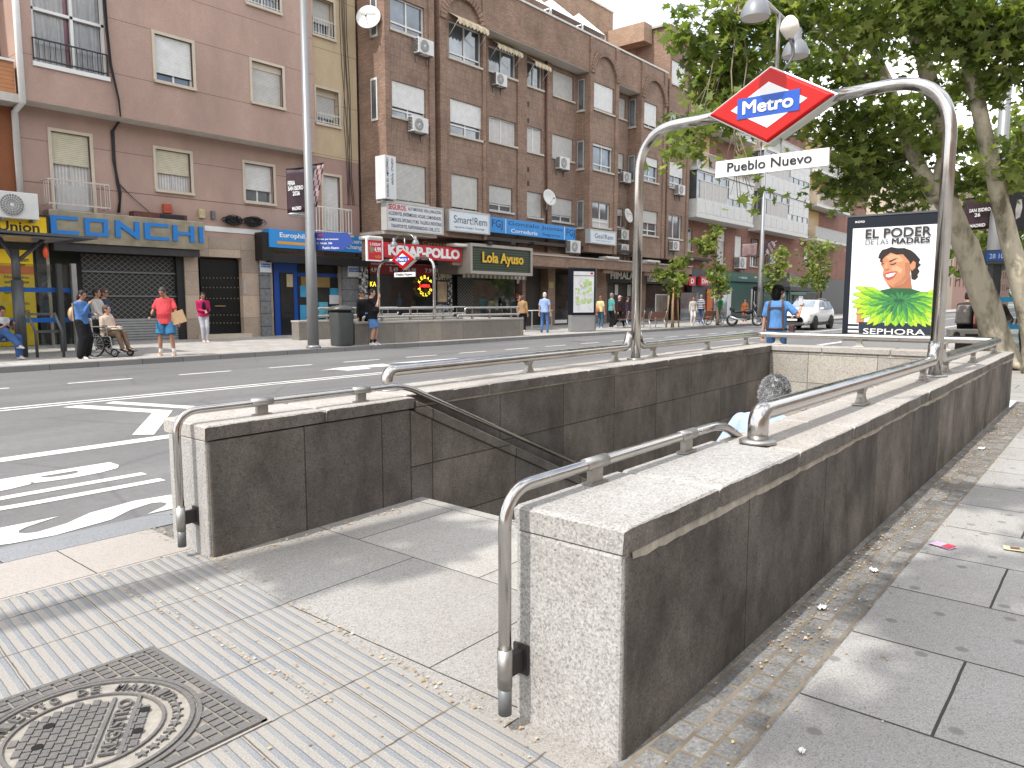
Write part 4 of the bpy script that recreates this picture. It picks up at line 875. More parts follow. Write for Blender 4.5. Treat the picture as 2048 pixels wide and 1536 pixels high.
REDP = mk((.55, .02, .035), .4, 0, .08, 2, name='red_panel'); REDD = mk((.22, .018, .02), .5, 0, .2, 2.5, name='dark_red'); POSTW = mk((.62, .63, .63), .5, 0, .12, 2.2, name='poster_white'); POSTB = mk((.05, .30, .50), .5, 0, .3, 2.5, name='poster_blue'); ORNG = mk((.65, .3, .04), .5, 0, .1, 3, name='orange_band')
def part(par, name, mat, px0, y0, px1, y1, Y, d=.06):
    a, b, c, e = RC(px0, y0, px1, y1, Y); return MB().box(a, b, Y, Y+d, min(c, e), max(c, e)).build(name, mat, par, w=True)
def ltext(par, st, mat, px0, y0, px1, y1, Y, bold=.02, depth=0, name='lettering'):
    a, b, c, e = RC(px0, y0, px1, y1, Y); return MB().text(st, (a, Y, c), (1, 0, 0), (0, 0, 1), b-a, abs(e-c), bold, 0, depth).build(name, mat, par, w=True)
# rect with level top: give left edge top/bottom px and right px; height measured at the left edge
def sign(name, label, cat, q, Y, mat, d=.2, frame=None, group=None):
    x0, yt, yb, x1 = q; a = Py(x0, yt, Y); b = Py(x0, yb, Y); X1 = Py(x1, yb, Y).x
    t = thing(name, (a.x, Y, b.z), label, cat, group=group); o = MB().box(a.x, X1, Y, Y+d, b.z, a.z).build('panel', mat, t, w=True, bevel=.008)
    if frame:
        m = MB(); k = .05
        for e in ((a.x-k, a.x, b.z-k, a.z+k), (X1, X1+k, b.z-k, a.z+k), (a.x, X1, a.z, a.z+k), (a.x, X1, b.z-k, b.z)): m.box(e[0], e[1], Y-.02, Y+d+.02, e[2], e[3])
        m.build('frame', frame, t, w=True)
    W_, H_ = X1-a.x, a.z-b.z
    def tx(st, u0, v0, u1, v1, mt, bold=.02, depth=0, nm='lettering'): return MB().text(st, (a.x+u0*W_, Y, b.z+v0*H_), (1, 0, 0), (0, 0, 1), (u1-u0)*W_, (v1-v0)*H_, bold, 0, depth).build(nm, mt, t, w=True)
    def bx(nm, u0, v0, u1, v1, mt, k=.008): return MB().box(a.x+u0*W_, a.x+u1*W_, Y-k, Y, b.z+v0*H_, b.z+v1*H_).build(nm, mt, t, w=True)
    return t, tx, bx
NAVY = mk((.02, .035, .12), .5, 0, 0, name='navy_ink'); SKYB = mk((.03, .25, .62), .4, 0, .06, 2, name='sky_blue_panel'); GOLD = mk((.75, .48, .06), .35, .2, .1, 5, name='gold_letters'); LITY = mk((1, .75, .05), .5, 0, 0, emit=1.2, name='neon_yellow'); LITR = mk((1, .04, .03), .5, 0, 0, emit=1.2, name='neon_red')
# yellow money-transfer sign and its shop (orange block)
t, tx, bx = sign('shop_sign', 'yellow shop sign with black lettering over the bus shelter roof', 'shop sign', (-90, 420, 470, 95), 23.95, YELW, .35, BLACK)
tx('Western Union', -.35, .3, .91, .72, INK, .02)
f = part(og, 'shop_window', mk((.02, .02, .022), .2, spec=.6), -90, 478, 92, 690, YL-.02); YW = YL-.06
p = part(og, 'yellow_poster', YELW, -20, 497, 78, 690, YW, .03)
ltext(p, 'Western', INK, 33, 514, 58, 524, YW); ltext(p, 'Union', INK, 33, 525, 50, 534, YW); part(p, 'orange_band', mk((.7, .16, .04), .5), -20, 530, 68, 549, YW-.01, .009)
for i, s in enumerate(('Elige cómo', 'quieres que', 'reciba tu', 'dinero')): ltext(p, s, INK, 8, 551+i*9.6, 58 if i < 2 else 46, 559+i*9.6, YW)
for i, s in enumerate(('efectivo', 'cuenta', 'cartera')): ltext(p, s, INK, 40, 603+i*16, 60, 610+i*16, YW, .01)
part(og, 'corner_post', DARK, 70, 480, 104, 690, YL-.1, .1)
MB().ell(Py(91, 505, YL-.25), .07, .07, .17).build('alarm_light', mk((.8, .1, .03), .3, name='alarm_orange'), og, w=True)
# CONCHI
s1 = part(pk, 'shop_front', LATT, 110, 505, 383, 690, YL+.2, .05); gx = GLY[0]
MB().box(gx[0], gx[1], YL+.12, YL+.2, -.1, .85).build('slatted_base', stripes('steel_slats', 'z', .085, (.32, .33, .33), (.12, .12, .12), .75, .4, .5, .5), s1, w=True)
for z in (1.55, 2.3): MB().box(gx[0], gx[1], YL+.13, YL+.2, z-.025, z+.025).build('crossbar', GREYM, s1, w=True)
MB().box(gx[0]+.02, gx[0]+.9, YL+.1, YL+.24, -.1, 3.05).build('glass_panel', SGL, s1, w=True)
MB().box(gx[1]-.25, gx[1], YL+.05, YL+.24, -.1, 3.05).build('black_pier', BLACK, s1, w=True)
t = thing('shop_sign', Py(250, 470, 24.05), 'polished steel fascia with six big blue square letters over the lattice shutter', 'shop sign')
A = Py(97, 417, 24.05); B = Py(97, 487, 24.05); X1 = Py(409, 480, 24.05).x
MB().box(A.x, X1, 24.05, YL, 3.10, 4.02).build('fascia', CHROME, t, w=True, bevel=.01); MB().box(A.x+.1, X1-.15, 24.12, YL, 2.86, 3.1).build('shutter_housing', DARK, t, w=True)
CB_ = mk((.02, .18, .5), .45, 0, .05, 2, name='letter_blue')
def blockletter(polys, x, w, z, h):
    m = MB()
    for pl in polys: m.poly([(x+u*w, 23.99, z+v*h) for u, v in pl], (0, .06, 0))
    m.build('letter', CB_, t, w=True)
bl = lambda u0, v0, u1, v1: [(u0, v0), (u1, v0), (u1, v1), (u0, v1)]
LT = {'C': [bl(0, 0, .22, 1), bl(.22, 0, 1, .2), bl(.22, .8, 1, 1)], 'O': [bl(0, 0, .2, 1), bl(.8, 0, 1, 1), bl(.2, 0, .8, .2), bl(.2, .8, .8, 1)], 'N': [bl(0, 0, .2, 1), bl(.8, 0, 1, 1), [(.2, .95), (.2, .62), (.8, .05), (.8, .38)]], 'H': [bl(0, 0, .2, 1), bl(.8, 0, 1, 1), bl(.2, .4, .8, .6)], 'I': [bl(0, 0, 1, 1)]}
for ch, a, b in (('C', 101, 157), ('O', 170, 216), ('N', 231, 279), ('C', 289, 337), ('H', 346, 388), ('I', 398, 406)):
    xa, xb = Py(a, 450, 24.0).x, Py(b, 450, 24.0).x; blockletter(LT[ch], xa, xb-xa, 3.33, .52)
# black iron door
dr = part(pk, 'entrance_door', mk((.012, .012, .013), .35, .3, .3, 8, name='black_iron'), 399, 518, 486, 690, YL+.2, .06)
m = MB()
for px in range(406, 484, 7):
    for py in (556, 575, 597, 630, 646): q = Py(px, py, YL+.19); m.lathe([(.022, 0), (.012, .02)], q, 8, axis=(0, -1, 0))
m.build('brass_studs', mk((.5, .4, .2), .35, .8, name='brass'), dr, w=True); m = MB(); q = Py(440, 612, YL+.18); m.box(q.x-.2, q.x+.2, YL+.15, YL+.18, q.z-.015, q.z+.015); m.build('letter_slot', mk((.6, .45, .2), .3, .9, name='brass2'), dr, w=True)
MB().box(GLY[1][0]-.1, GLY[1][1]+.1, YL-.35, YL+.3, -.05, .24).build('doorstep', CREAM, pk, w=True); part(pk, 'intercom', ALU, 487, 561, 493, 587, YL-.03, .03); part(pk, 'white_band', WHITE, 409, 451, 523, 470, YL-.03, .03)
# Europhil
ef = part(pk, 'shop_front', BLUEF, 546, 515, 684, 690, YL+.24, .05)
part(ef, 'glass_door', SGL, 560, 545, 590, 668, YL+.2, .02); part(ef, 'shop_window', SGL, 596, 553, 679, 645, YL+.2, .02); part(ef, 'top_light', SGL, 596, 526, 680, 548, YL+.2, .02)
for q in ((600, 571, 614, 594), (660, 576, 677, 607), (637, 604, 656, 636), (600, 610, 632, 640)): part(ef, 'poster', POSTB if q[0] != 637 else mk((.1, .4, .5), .5, 0, .4, 3), *q, YL+.17, .02)
part(ef, 'poster', POSTW, 659, 590, 679, 608, YL+.16, .02); part(ef, 'poster', mk((.5, .42, .25), .6), 573, 548, 586, 574, YL+.17, .02); part(ef, 'brown_board', mk((.25, .16, .05), .5, 0, .3, 2), 602, 553, 660, 575, YL+.185, .012)
for a, b in ((519, 546), (684, 722)): part(pk, 'slate_pier', SLATE, a, 515, b, 690, YL-.12, .1)
for a, b, c_ in ((520, 543, 518), (696, 720, 527)):
    p = part(pk, 'white_plate', POSTW, a, c_, b, c_+27, YL-.16, .03); part(p, 'blue_logo', BLUEP, a+2, c_+9, b-2, c_+17, YL-.17, .009); ltext(p, 'Europhil', WHITE, a+3, c_+11, b-3, c_+15.5, YL-.172)
t, tx, bx = sign('shop_sign', 'blue money shop sign with an orange band, crossed by the lamp post', 'shop sign', (538, 457, 494, 736), 23.95, SKYB, .4)
SIGNT = (.0, .0)
tx('Europhil', .095, .5, .33, .85, SIGNW, .02); bx('orange_band', .07, .2, .42, .36, ORNG); tx('Envío de Dinero', .5, .52, .95, .8, SIGNW, .015); tx('Change', .755, .12, .96, .46, SIGNW, .015); MB().box(Py(538, 480, 24.1).x, Py(736, 480, 24.1).x, 24.05, YL, 2.8, 3.1).build('dark_soffit', BLACK, t, w=True)
MB().box(Py(518, 480, 24.2).x, Py(537, 480, 24.2).x, 24.0, YL, 2.85, 3.85).build('wrapped_end', mk((.012, .012, .012), .35, 0, .3, 12, .8, 14, name='black_plastic'), t, w=True)
# brown block: dark ground floor with shops
YG = 24.3
gxa, gxb = Py(722, 600, YG).x, Py(1385, 600, YG).x
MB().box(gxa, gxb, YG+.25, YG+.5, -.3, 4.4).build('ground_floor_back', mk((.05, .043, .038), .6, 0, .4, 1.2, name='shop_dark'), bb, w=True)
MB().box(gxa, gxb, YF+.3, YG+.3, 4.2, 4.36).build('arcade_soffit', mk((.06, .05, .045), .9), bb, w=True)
m = MB(); za = Py(1063, 503, YF-.1).z; zb_ = Py(1063, 531, YF-.1).z
MB().box(Py(1062, 520, YF-.1).x, Py(1137, 520, YF-.1).x, YF-.1, YG, zb_, za).build('brick_fascia', BR1, bb, w=True); za2 = Py(1137, 515, YF-.1).z; zb2 = Py(1137, 533.5, YF-.1).z
MB().box(Py(1137, 520, YF-.1).x, Py(1384, 545, YF-.1).x, YF-.1, YG, zb2, za2).build('brick_fascia', BR1, bb, w=True); MB().box(Py(1062, 520, YF-.1).x, Py(1384, 545, YF-.1).x, YF-.16, YG, za2-.0, za2+.07).build('fascia_cap', mk((.4, .36, .32), .8), bb, w=True)
for p0, p1 in ((737, 767), (911, 939), (1215, 1240), (1297, 1322)):
    a_, b_ = Py(p0, 495, YF-.3).x, Py(p1, 495, YF-.3).x; MB().box(a_, b_, YF-.3, YF+.3, za2+.08, za2+.22).build('pier_cap', mk((.6, .58, .54), .6, 0, .1, 5, name='pale_cap'), bb, w=True, bevel=.05); MB().box(a_+.15, b_-.1, YF+.03, YF+.28, 2.95, za2+.078).build('pier_head', BR1, bb, w=True)
for px0, px1 in ((1096, 1110), (1186, 1214), (1274, 1291), (1045, 1051)): a, b = Py(px0, 600, YG-.25).x, Py(px1, 600, YG-.25).x; MB().box(a, b, YG-.25, YG+.3, -.2, 3.3).build('brick_pier', BR1, bb, w=True)
kb = part(bb, 'shop_front', SGL, 739, 520, 872, 690, YG+.1, .04); part(bb, 'tiled_pier', TILES, 722, 518, 739, 690, YG-.1, .3); part(bb, 'tiled_pier', TILES, 872, 522, 905, 690, YG-.05, .3)
rbn = part(bb, 'red_banner', REDD, 739, 523, 871, 552, YG-.02, .05)
for s, a, b, c_, e, mt in (('KEBAP + DURUM', 742, 795, 526, 531, POSTW), ('4.99', 741, 757, 535, 544, POSTW), ('5.49', 779, 796, 534, 544, POSTW), ('6.99', 816, 832, 536, 545, POSTW), ('7.99', 850, 868, 537, 546, POSTW), ('MENÚ KEBAP', 800, 866, 527, 531, POSTW)): ltext(rbn, s, mt, a, c_, b, e, YG-.03)
ring = thing('neon_sign', Py(850, 572, YG), 'round yellow and red neon sign in the kebab shop window', 'neon sign'); cN = Py(850, 572, YG-.05); m = MB()
for w_, a0, st_ in (('KEBAP', 150, -30), ('POLLOS', 205, 26)):
    for i, ch in enumerate(w_):
        a = R(a0+st_*i); v_ = V((math.cos(a), 0, math.sin(a))); up = v_ if w_ == 'KEBAP' else -v_; u_ = V((up.z, 0, -up.x)); m.text(ch, cN+v_*(.32 if w_ == 'KEBAP' else .46)-u_*.07, u_, up, .13, .15, .01)
m.build('lettering', LITY, ring, w=True); MB().text('LABIKA', (cN.x-.32, cN.y, cN.z-.06), (1, 0, 0), (0, 0, 1), .64, .14, .03).build('red_lettering', LITR, ring, w=True)
t = thing('neon_sign', Py(746, 568, YG), 'yellow neon letters KA by the mosaic pier', 'neon sign'); ltext(t, 'KA', LITY, 740, 563, 752, 573, YG-.05, .0)
mb_ = part(bb, 'menu_board', BLACK, 873, 560, 896, 608, YG-.12, .05); part(mb_, 'menu_sheet', mk((.45, .34, .22), .6, 0, .5, 4), 875, 563, 894, 604, YG-.13, .009)
for q in ((881, 543, 893, 556), (894, 543, 902, 556)): part(bb, 'food_picture', mk((.5, .4, .26), .6, 0, .5, 6), *q, YG-.12, .03)
t, tx, bx = sign('shop_sign', 'long red fascia sign with bold white letters behind the small metro arch', 'shop sign', (768, 484, 514, 923), YF-.05, REDP, .3)
tx('KEBAP-POLLO', .045, .14, .97, .86, SIGNW, .055, .02)
t, tx, bx = sign('hanging_poster', 'small red poster offering 2 KEBAP 4.99 on the brick pier', 'poster', (735, 479, 519, 764), YF-.25, REDP, .05, SIGNW)
tx('2 KEBAP', .15, .72, .92, .86, SIGNW, .03); tx('4.99', .45, .4, .95, .66, SIGNW, .04); bx('kebab_picture', .12, .36, .42, .66, mk((.3, .22, .12), .6, 0, .5, 9)); tx('+ LATA', .5, .1, .9, .24, GOLD, .02)
t = thing('shop_sign', Py(880, 485, 23.3), 'old brown board with faded script above the red kebab sign', 'shop sign'); part(t, 'panel', mk((.09, .04, .025), .6), 838, 476, 908, 505, 23.2, .05); ltext(t, 'Cervecería', mk((.5, .35, .2), .5), 845, 482, 905, 494, 23.19, 0)
# Lola Ayuso
t = thing('shop_sign', Py(1000, 520, 22.2), 'dark green slatted sign with golden letters in a beige frame', 'shop sign'); A = Py(943, 492, 22.2); B = Py(943, 541, 22.2); X1 = Py(1060, 540, 22.2).x
MB().box(A.x, X1, 22.2, 22.5, B.z, A.z).build('slatted_panel', stripes('green_slats', 'z', .11, (.035, .06, .03), (.006, .008, .006), .6, .45), t, w=True); m = MB(); k = .13
for e in ((A.x-k, A.x, B.z-k, A.z+k), (X1, X1+k, B.z-k, A.z+k), (A.x, X1, A.z, A.z+k), (A.x, X1, B.z-k, B.z)): m.box(e[0], e[1], 22.14, 22.9, e[2], e[3])
m.build('frame', mk((.36, .33, .29), .5, .2), t, w=True); MB().text('Lola Ayuso', (A.x+(X1-A.x)*.16, 22.17, B.z+(A.z-B.z)*.22), (1, 0, 0), (0, 0, 1), (X1-A.x)*.7, (A.z-B.z)*.58, .025, 0, .03).build('lettering', GOLD, t, w=True)
MB().box(A.x, X1, 22.5, YG, B.z-.1, A.z).build('sign_box', mk((.2, .18, .16), .8), t, w=True)
for k in range(3):
    q = Py(978+k*45, 489, 22.15); s_ = thing('spotlight', q, ['black spotlight over the golden letters, nearest the kebab shop', 'black spotlight over the golden letters, middle one', 'black spotlight at the right end of the green slatted sign'][k], 'spotlight', group='spotlights on the shop sign'); MB().box(-.16, .16, -.12, .1, -.02, .12).build('lamp_body', BLACK, s_, bevel=.02); MB().tube([(0, .08, .05), (0, .3, .12), (0, .35, -.1)], .02, 6).build('arm', BLACK, s_)
aw = thing('awning', Py(985, 546, 23), 'striped beige and white awning valance under the golden-lettered sign', 'awning'); a, b = Py(926, 545, 23.2), Py(1053, 545, 23.2); m = MB(); n_ = 30
zA, zB = Py(926, 543, 23.2).z, Py(926, 555, 23.2).z
for i in range(n_):
    x0 = a.x+(b.x-a.x)*i/n_; x1 = a.x+(b.x-a.x)*(i+1)/n_; m.hexa([(x0, 23.2, zB), (x1, 23.2, zB), (x1, 23.22, zB), (x0, 23.22, zB)], [(x0, 23.2, zA), (x1, 23.2, zA), (x1, 23.22, zA), (x0, 23.22, zA)], i % 2)
    m.hexa([(x0, 23.2, zA), (x1, 23.2, zA), (x1, 24.2, zA+.4), (x0, 24.2, zA+.4)], [(x0, 23.2, zA+.02), (x1, 23.2, zA+.02), (x1, 24.2, zA+.42), (x0, 24.2, zA+.42)], i % 2)
m.build('cloth', [mk((.55, .52, .45), .8, 0, .1, 5, name='awning_white'), mk((.22, .19, .14), .8, 0, .1, 5, name='awning_brown')], aw, w=True)
part(bb, 'shop_front', glass_dark('shop_glass', (.03, .045, .04)), 915, 552, 1030, 690, YG, .05); part(bb, 'lattice_panel', LATT, 915, 552, 946, 632, YG-.03, .02)
part(bb, 'shop_front', SGL, 1108, 545, 1186, 650, YG, .05); part(bb, 'plinth', mk((.2, .09, .05), .6), 1108, 650, 1186, 672, YG-.1, .2)
part(bb, 'brass_plate', mk((.4, .3, .12), .4), 1098, 564, 1107, 576, YG-.29, .03); part(bb, 'white_frame', WHITE, 1109, 640, 1134, 646, YG-.06, .05)
for q in ((1034, 556, 1040, 567),): part(bb, 'notice', POSTW, *q, YG-.05, .03)
hs = thing('shop_sign', Py(1245, 552, YG-.3), 'large pale capital letters over a dark shop front, partly behind the arch post', 'shop sign'); part(hs, 'panel', DARK, 1214, 543, 1278, 566, YG-.28, .05); ltext(hs, 'HIMALAYA', mk((.75, .73, .7), .5), 1221, 543, 1283, 560, YG-.30, .03, .02)
for q in ((1230, 569, 1236, 590), (1255, 569, 1265, 592)): part(bb, 'shop_poster', POSTW, *q, YG+.2, .02)
hs2 = thing('shop_sign', Py(1310, 556, YG-.3), 'black and white slanting shop sign by the far brick pier', 'shop sign'); part(hs2, 'panel', BLACK, 1292, 547, 1316, 568, YG-.26, .06); part(hs2, 'side_panel', GREYM, 1316, 547, 1345, 568, YG-.25, .05); ltext(hs2, 'iñas', SIGNW, 1295, 551, 1313, 564, YG-.27, .02)
part(bb, 'shop_front', SGL, 1292, 570, 1338, 650, YG, .05); pw = part(bb, 'white_poster_frame', WHITE, 1311, 588, 1336, 645, YG-.04, .03); part(pw, 'poster', mk((.25, .2, .17), .5, 0, .6, 2), 1313, 590, 1334, 644, YG-.05, .009)
# block signs
t, tx, bx = sign('shop_sign', 'white insurance sign with red SEGUROS and four lines of dark text', 'shop sign', (774, 404, 457, 885), YF-.3, POSTW, .28, FRA)
tx('SEGUROS:', .02, .74, .33, .95, mk((.5, .02, .03), .5), .03)
for i, (s, u0, u1) in enumerate((('AUTOMOVILES, VIDA, JUBILACION,', .36, .98), ('ACCIDENTES, ENFERMEDAD, HOGAR, COMUNIDADES,', .02, .98), ('COMERCIOS, OFICINAS, P.Y.M.E. TALLERES E INDUSTRIAS,', .02, .99), ('TRANSPORTES, RESPONSABILIDAD CIVIL, E.T.C.', .06, .95))): tx(s, u0, .75-.235*i, u1, .91-.235*i, NAVY, .015)
t, tx, bx = sign('shop_sign', 'white office sign with grey lettering between the insurance sign and the blue sign', 'shop sign', (899, 420, 459, 978), YF-.3, mk((.62, .67, .72), .45, 0, .05, 3), .28, FRA); tx('Smart!Rem', .1, .38, .95, .78, mk((.12, .14, .17), .5), .01); tx('Ingeniería | Energía | Tecnología', .12, .1, .88, .24, INK, 0)
t, tx, bx = sign('shop_sign', 'long sky blue office sign under the first-floor shutters', 'shop sign', (980, 433, 464, 1151), YR-.55, SKYB, .25)
tx('Gonzalo Juanas', .19, .52, .83, .88, NAVY, 0); tx('Correduría', .22, .12, .52, .38, SIGNW, .01); tx('Seguros', .58, .1, .8, .36, NAVY, 0)
for u in (.16, .85): bx('divider', u, .02, u+.006, .98, SIGNW)
for u in (.02, .88): tx('FGJ', u, .2, u+.11, .85, NAVY, .01)
t, tx, bx = sign('shop_sign', 'small white office sign under the third brick bay, beside stacked air conditioners', 'shop sign', (1181, 459, 484, 1231), YF-.3, mk((.62, .67, .72), .45, 0, .05, 3), .28, FRA); tx('Gesi!Rem', .16, .36, .9, .76, mk((.12, .14, .17), .5), .01); tx('Gestión Integral | Energía', .2, .14, .8, .24, INK, 0)
v0 = Py(777, 312, YF-.4); v1 = Py(777, 398, YF-.4); t = thing('shop_sign', v1, 'tall white upright sign on the corner of the brick bay', 'shop sign'); MB().box(v0.x-.28, v0.x+.28, YF-.5, YF+.05, v1.z, v0.z).build('panel', POSTW, t, w=True)
for k, s in enumerate(('CORREDURIA DE SEGUROS', 'GONZALO JUANAS')):
    m = MB()
    for i, ch in enumerate(s):
        if ch != ' ': m.text(ch, (v0.x-.2+.24*k, YF-.5, v0.z-.12-(v0.z-v1.z-.15)*(i+.6)/21), (1, 0, 0), (0, 0, 1), .1, .08, .01)
    m.build('lettering', NAVY, t, w=True)
# red brick block shops
def shop(label, px0, px1, ytop, ymid, ybot, fas, txt, tcol, front):
    t = thing('shop_sign', Py((px0+px1)/2, (ytop+ymid)/2, YB-.3), label, 'shop sign'); part(t, 'panel', fas, px0, ytop, px1, ymid, YB-.35, .3)
    if txt: ltext(t, txt, tcol, px0+(px1-px0)*.3, ytop+(ymid-ytop)*.35, px0+(px1-px0)*.72, ytop+(ymid-ytop)*.7, YB-.36, .01)
    return t
GRN = mk((.012, .085, .065), .5, 0, .12, 3, name='green_fascia'); DG = mk((.05, .05, .055), .5, 0, .2, 3, name='charcoal_fascia')
zsh = 3.35
sx0, sx1 = Py(1380, 600, YB).x, Py(1424, 600, YB).x; sx2 = Py(1522, 600, YB).x; sx3 = Py(1640, 600, YB).x
for a, b, mt in ((sx0, sx1, DG), (sx1, sx2, GRN), (sx2, sx3, GRN), (sx3, rx1, DG)):
    MB().box(a, b, YB-.12, YB+.3, -.3, 3.62).build('shop_front', mt, rb, w=True)
s_ = thing('shop_sign', (sx0+.8, YB-.4, 2.8), 'square red supermarket sign, the nearer of two', 'shop sign'); a = Py(1379, 564, YB-.4); part(s_, 'panel', REDP, 1379, 553, 1391, 571, YB-.45, .25); ltext(s_, 'D', SIGNW, 1382, 557, 1388, 567, YB-.46, .03)
s_ = thing('shop_sign', (sx0+3, YB-.4, 2.8), 'red supermarket sign beside the young street tree', 'shop sign'); part(s_, 'panel', REDP, 1402, 553, 1418, 571, YB-.45, .25); ltext(s_, 'DIA', SIGNW, 1404, 557, 1416, 567, YB-.46, .03)
part(rb, 'shop_door', GLASS, 1362, 585, 1398, 652, YB-.16, .03); part(rb, 'orange_pier', mk((.55, .12, .03), .5), 1415, 578, 1424, 648, YB-.2, .06)
s_ = thing('shop_sign', (sx1+2, YB-.3, 3), 'dark green optician fascia with small white lettering', 'shop sign'); part(s_, 'panel', GRN, 1426, 545, 1536, 566, YB-.35, .2); ltext(s_, '+ VISIÓN', SIGNW, 1478, 552, 1494, 558, YB-.36, .01); ltext(s_, 'VISIÓN', SIGNW, 1438, 552, 1451, 558, YB-.36, .01)
for q, mt in (((1428, 580, 1452, 645), GLASS), ((1463, 577, 1500, 645), stripes('green_shutter', 'z', .09, (.02, .075, .06), (.008, .035, .028), .8, .5)), ((1502, 578, 1508, 640), POSTW), ((1455, 577, 1461, 645), POSTW), ((1512, 578, 1526, 645), DARK)): part(rb, 'shop_window', mt, *q, YB-.16, .03)
part(rb, 'green_panel', mk((.03, .12, .09), .5), 1580, 556, 1612, 590, YB-.3, .1); part(rb, 'shop_window', DARK, 1588, 585, 1640, 640, YB-.2, .05)
tn = thing('terrace_tent', (78, 21.5, 0), 'black terrace tent with a peaked roof by the green shop', 'tent'); a, b = Pg(1612, 640), Pg(1682, 637); m = MB(); x0, x1, y0, y1 = a.x, a.x+7.5, 19.8, 22.6
m2 = MB(); top = ((x0+x1)/2, (y0+y1)/2, 3.7); q = [(x0, y0, 2.5), (x1, y0, 2.5), (x1, y1, 2.5), (x0, y1, 2.5)]
for i in range(4): m2.f([q[i], q[(i+1) % 4], top]); m2.f([q[i], q[(i+1) % 4], (q[(i+1) % 4][0], q[(i+1) % 4][1], 2.2), (q[i][0], q[i][1], 2.2)])
m2.build('canopy', BLACK, tn, w=True, keep=True)
for x, y, z in q: MB().box(x-.05, x+.05, y-.05, y+.05, .02, 2.5).build('post', BLACK, tn, w=True)
# ---------------------------------------------------------------- air conditioners, dishes, meter boxes
def make_ac():
    t = thing('air_conditioner', (0, 0, 0), 'x', 'air conditioner', group='air conditioners on the facades')
    case = mk((.62, .62, .6), .45, 0, .08, 5, name='ac_case')
    MB().box(-.42, .42, -.30, 0, 0, .58).build('case', case, t, bevel=.015)
    m = MB(); m.lathe([(.235, 0), (.235, .012), (.215, .014)], (-.1, -.30, .29), 24, axis=(0, -1, 0)); fg = m.build('fan_grille', mk((.2, .2, .2), .6, 0, .1, 5, name='fan_dark'), t)
    m = MB()
    for i in range(24): a = 2*math.pi*i/24; u = V((math.cos(a), 0, math.sin(a))); m.tube([V((-.1, -.318, .29))+u*.05, V((-.1, -.318, .29))+u*.232], .005, 4)
    for r_ in (.08, .13, .18, .232): m.tube([V((-.1+r_*math.cos(2*math.pi*k/20), -.318, .29+r_*math.sin(2*math.pi*k/20))) for k in range(21)], .005, 4)
    m.build('wire_guard', case, fg); MB().lathe([(.05, 0), (.04, .012)], (-.1, -.318, .29), 12, axis=(0, -1, 0)).build('hub', case, fg)
    m = MB(); [m.box(-.43, -.42, -.28, -.03, .06+.055*i, .09+.055*i) for i in range(9)]; m.build('side_louvres', DARK, t)
    for x in (-.3, .3): MB().box(x-.02, x+.02, -.36, .02, -.06, -.01).box(x-.02, x+.02, -.02, .02, -.3, -.06).build('bracket', GREYM, t)
    return t
AC0 = make_ac(); first = True
for px, py, Y, s, lab in ((841, 97, YF, 1, 'below the topmost glazed window of the corner bay'), (830, 252, YF, 1, 'under the second window of the corner bay'), (993, 162, YR, .95, 'under a window with a scalloped awning'), (1119, 328, YR, 1.05, 'beside the brown drain pipe'), (1245, 356, YR, 1, 'between the two arched bays, upper one'), (1140, 494, YR-.4, 1.1, 'at the right end of the long blue office sign'), (1241, 470, YR, 1, 'beside the small white office sign, upper of a pair'), (1241, 499, YR, 1, 'beside the small white office sign, lower of a pair'), (1354, 381, YF+.05, 1.05, 'under a window at the end of the brown block'), (1343, 492, YF+.05, 1, 'lowest at the end of the brown block'), (1383, 425, YB, 1.2, 'on red brick left of the glazed balcony'), (1399, 377, YBA+.6, 1, 'on the end of the glazed balcony'), (1390, 330, YB, 1.2, 'on red brick half hidden by leaves'), (1474, 526, YB, 1.5, 'on red brick above the green shop'), (1536, 520, YB, 1.3, 'behind the far banner post'), (24, 413, 24.1, 1.25, 'on top of the yellow shop sign')):
    o = AC0 if first else copy_tree(AC0); first = False; p = Py(px, py, Y); o.location = (p.x, Y-.04, p.z-.29*s); o.scale = (s, s, s); o['label'] = 'white air conditioner '+lab
def dish(px, py, Y, r_, rz, label, txt=None):
    p = Py(px, py, Y-.45); t = thing('satellite_dish', p, label, 'satellite dish', R(rz))
    m = MB(); n_ = 22
    prof = [(r_*k/5, .12*r_*(k/5)**2*2) for k in range(1, 6)]+[(r_*1.01, .24*r_-.015), (r_*.8, .24*r_*.6-.02), (.05, -.03)]
    m.lathe(prof, (0, 0, 0), 26, axis=(0, -1, .25)); m.build('reflector', mk((.62, .62, .6), .5, 0, .08, 3, name='dish_white'), t)
    MB().tube([(0, 0, -r_*.9), (0, -.35*r_, -r_*.6), (0, -.95*r_, -.1*r_)], .013, 6).build('feed_arm', ALU, t); MB().ell((0, -.95*r_, -.12*r_), .035, .06, .035).build('receiver', GREYM, t)
    MB().tube([(0, .03, 0), (0, .12, -.1), (0, .12, -1.3*r_), (0, .45, -1.4*r_)], .03, 8).build('mount', ALU, t)
    if txt: MB().text(txt, (-r_*.62, -.25*r_, .15*r_), (1, 0, 0), (0, .24, .97), r_*1.24, r_*.24, .01).build('lettering', INK, t)
dish(738, 37, YF+.9, .47, -55, 'round white satellite dish on the side of the brick corner bay', 'Vid Vreusat'); dish(1097, 396, YR+.1, .42, -10, 'white satellite dish on a post above the blue office sign'); dish(1255, 432, YR, .42, 0, 'white satellite dish lettered in black near the arch post', 'Televés')
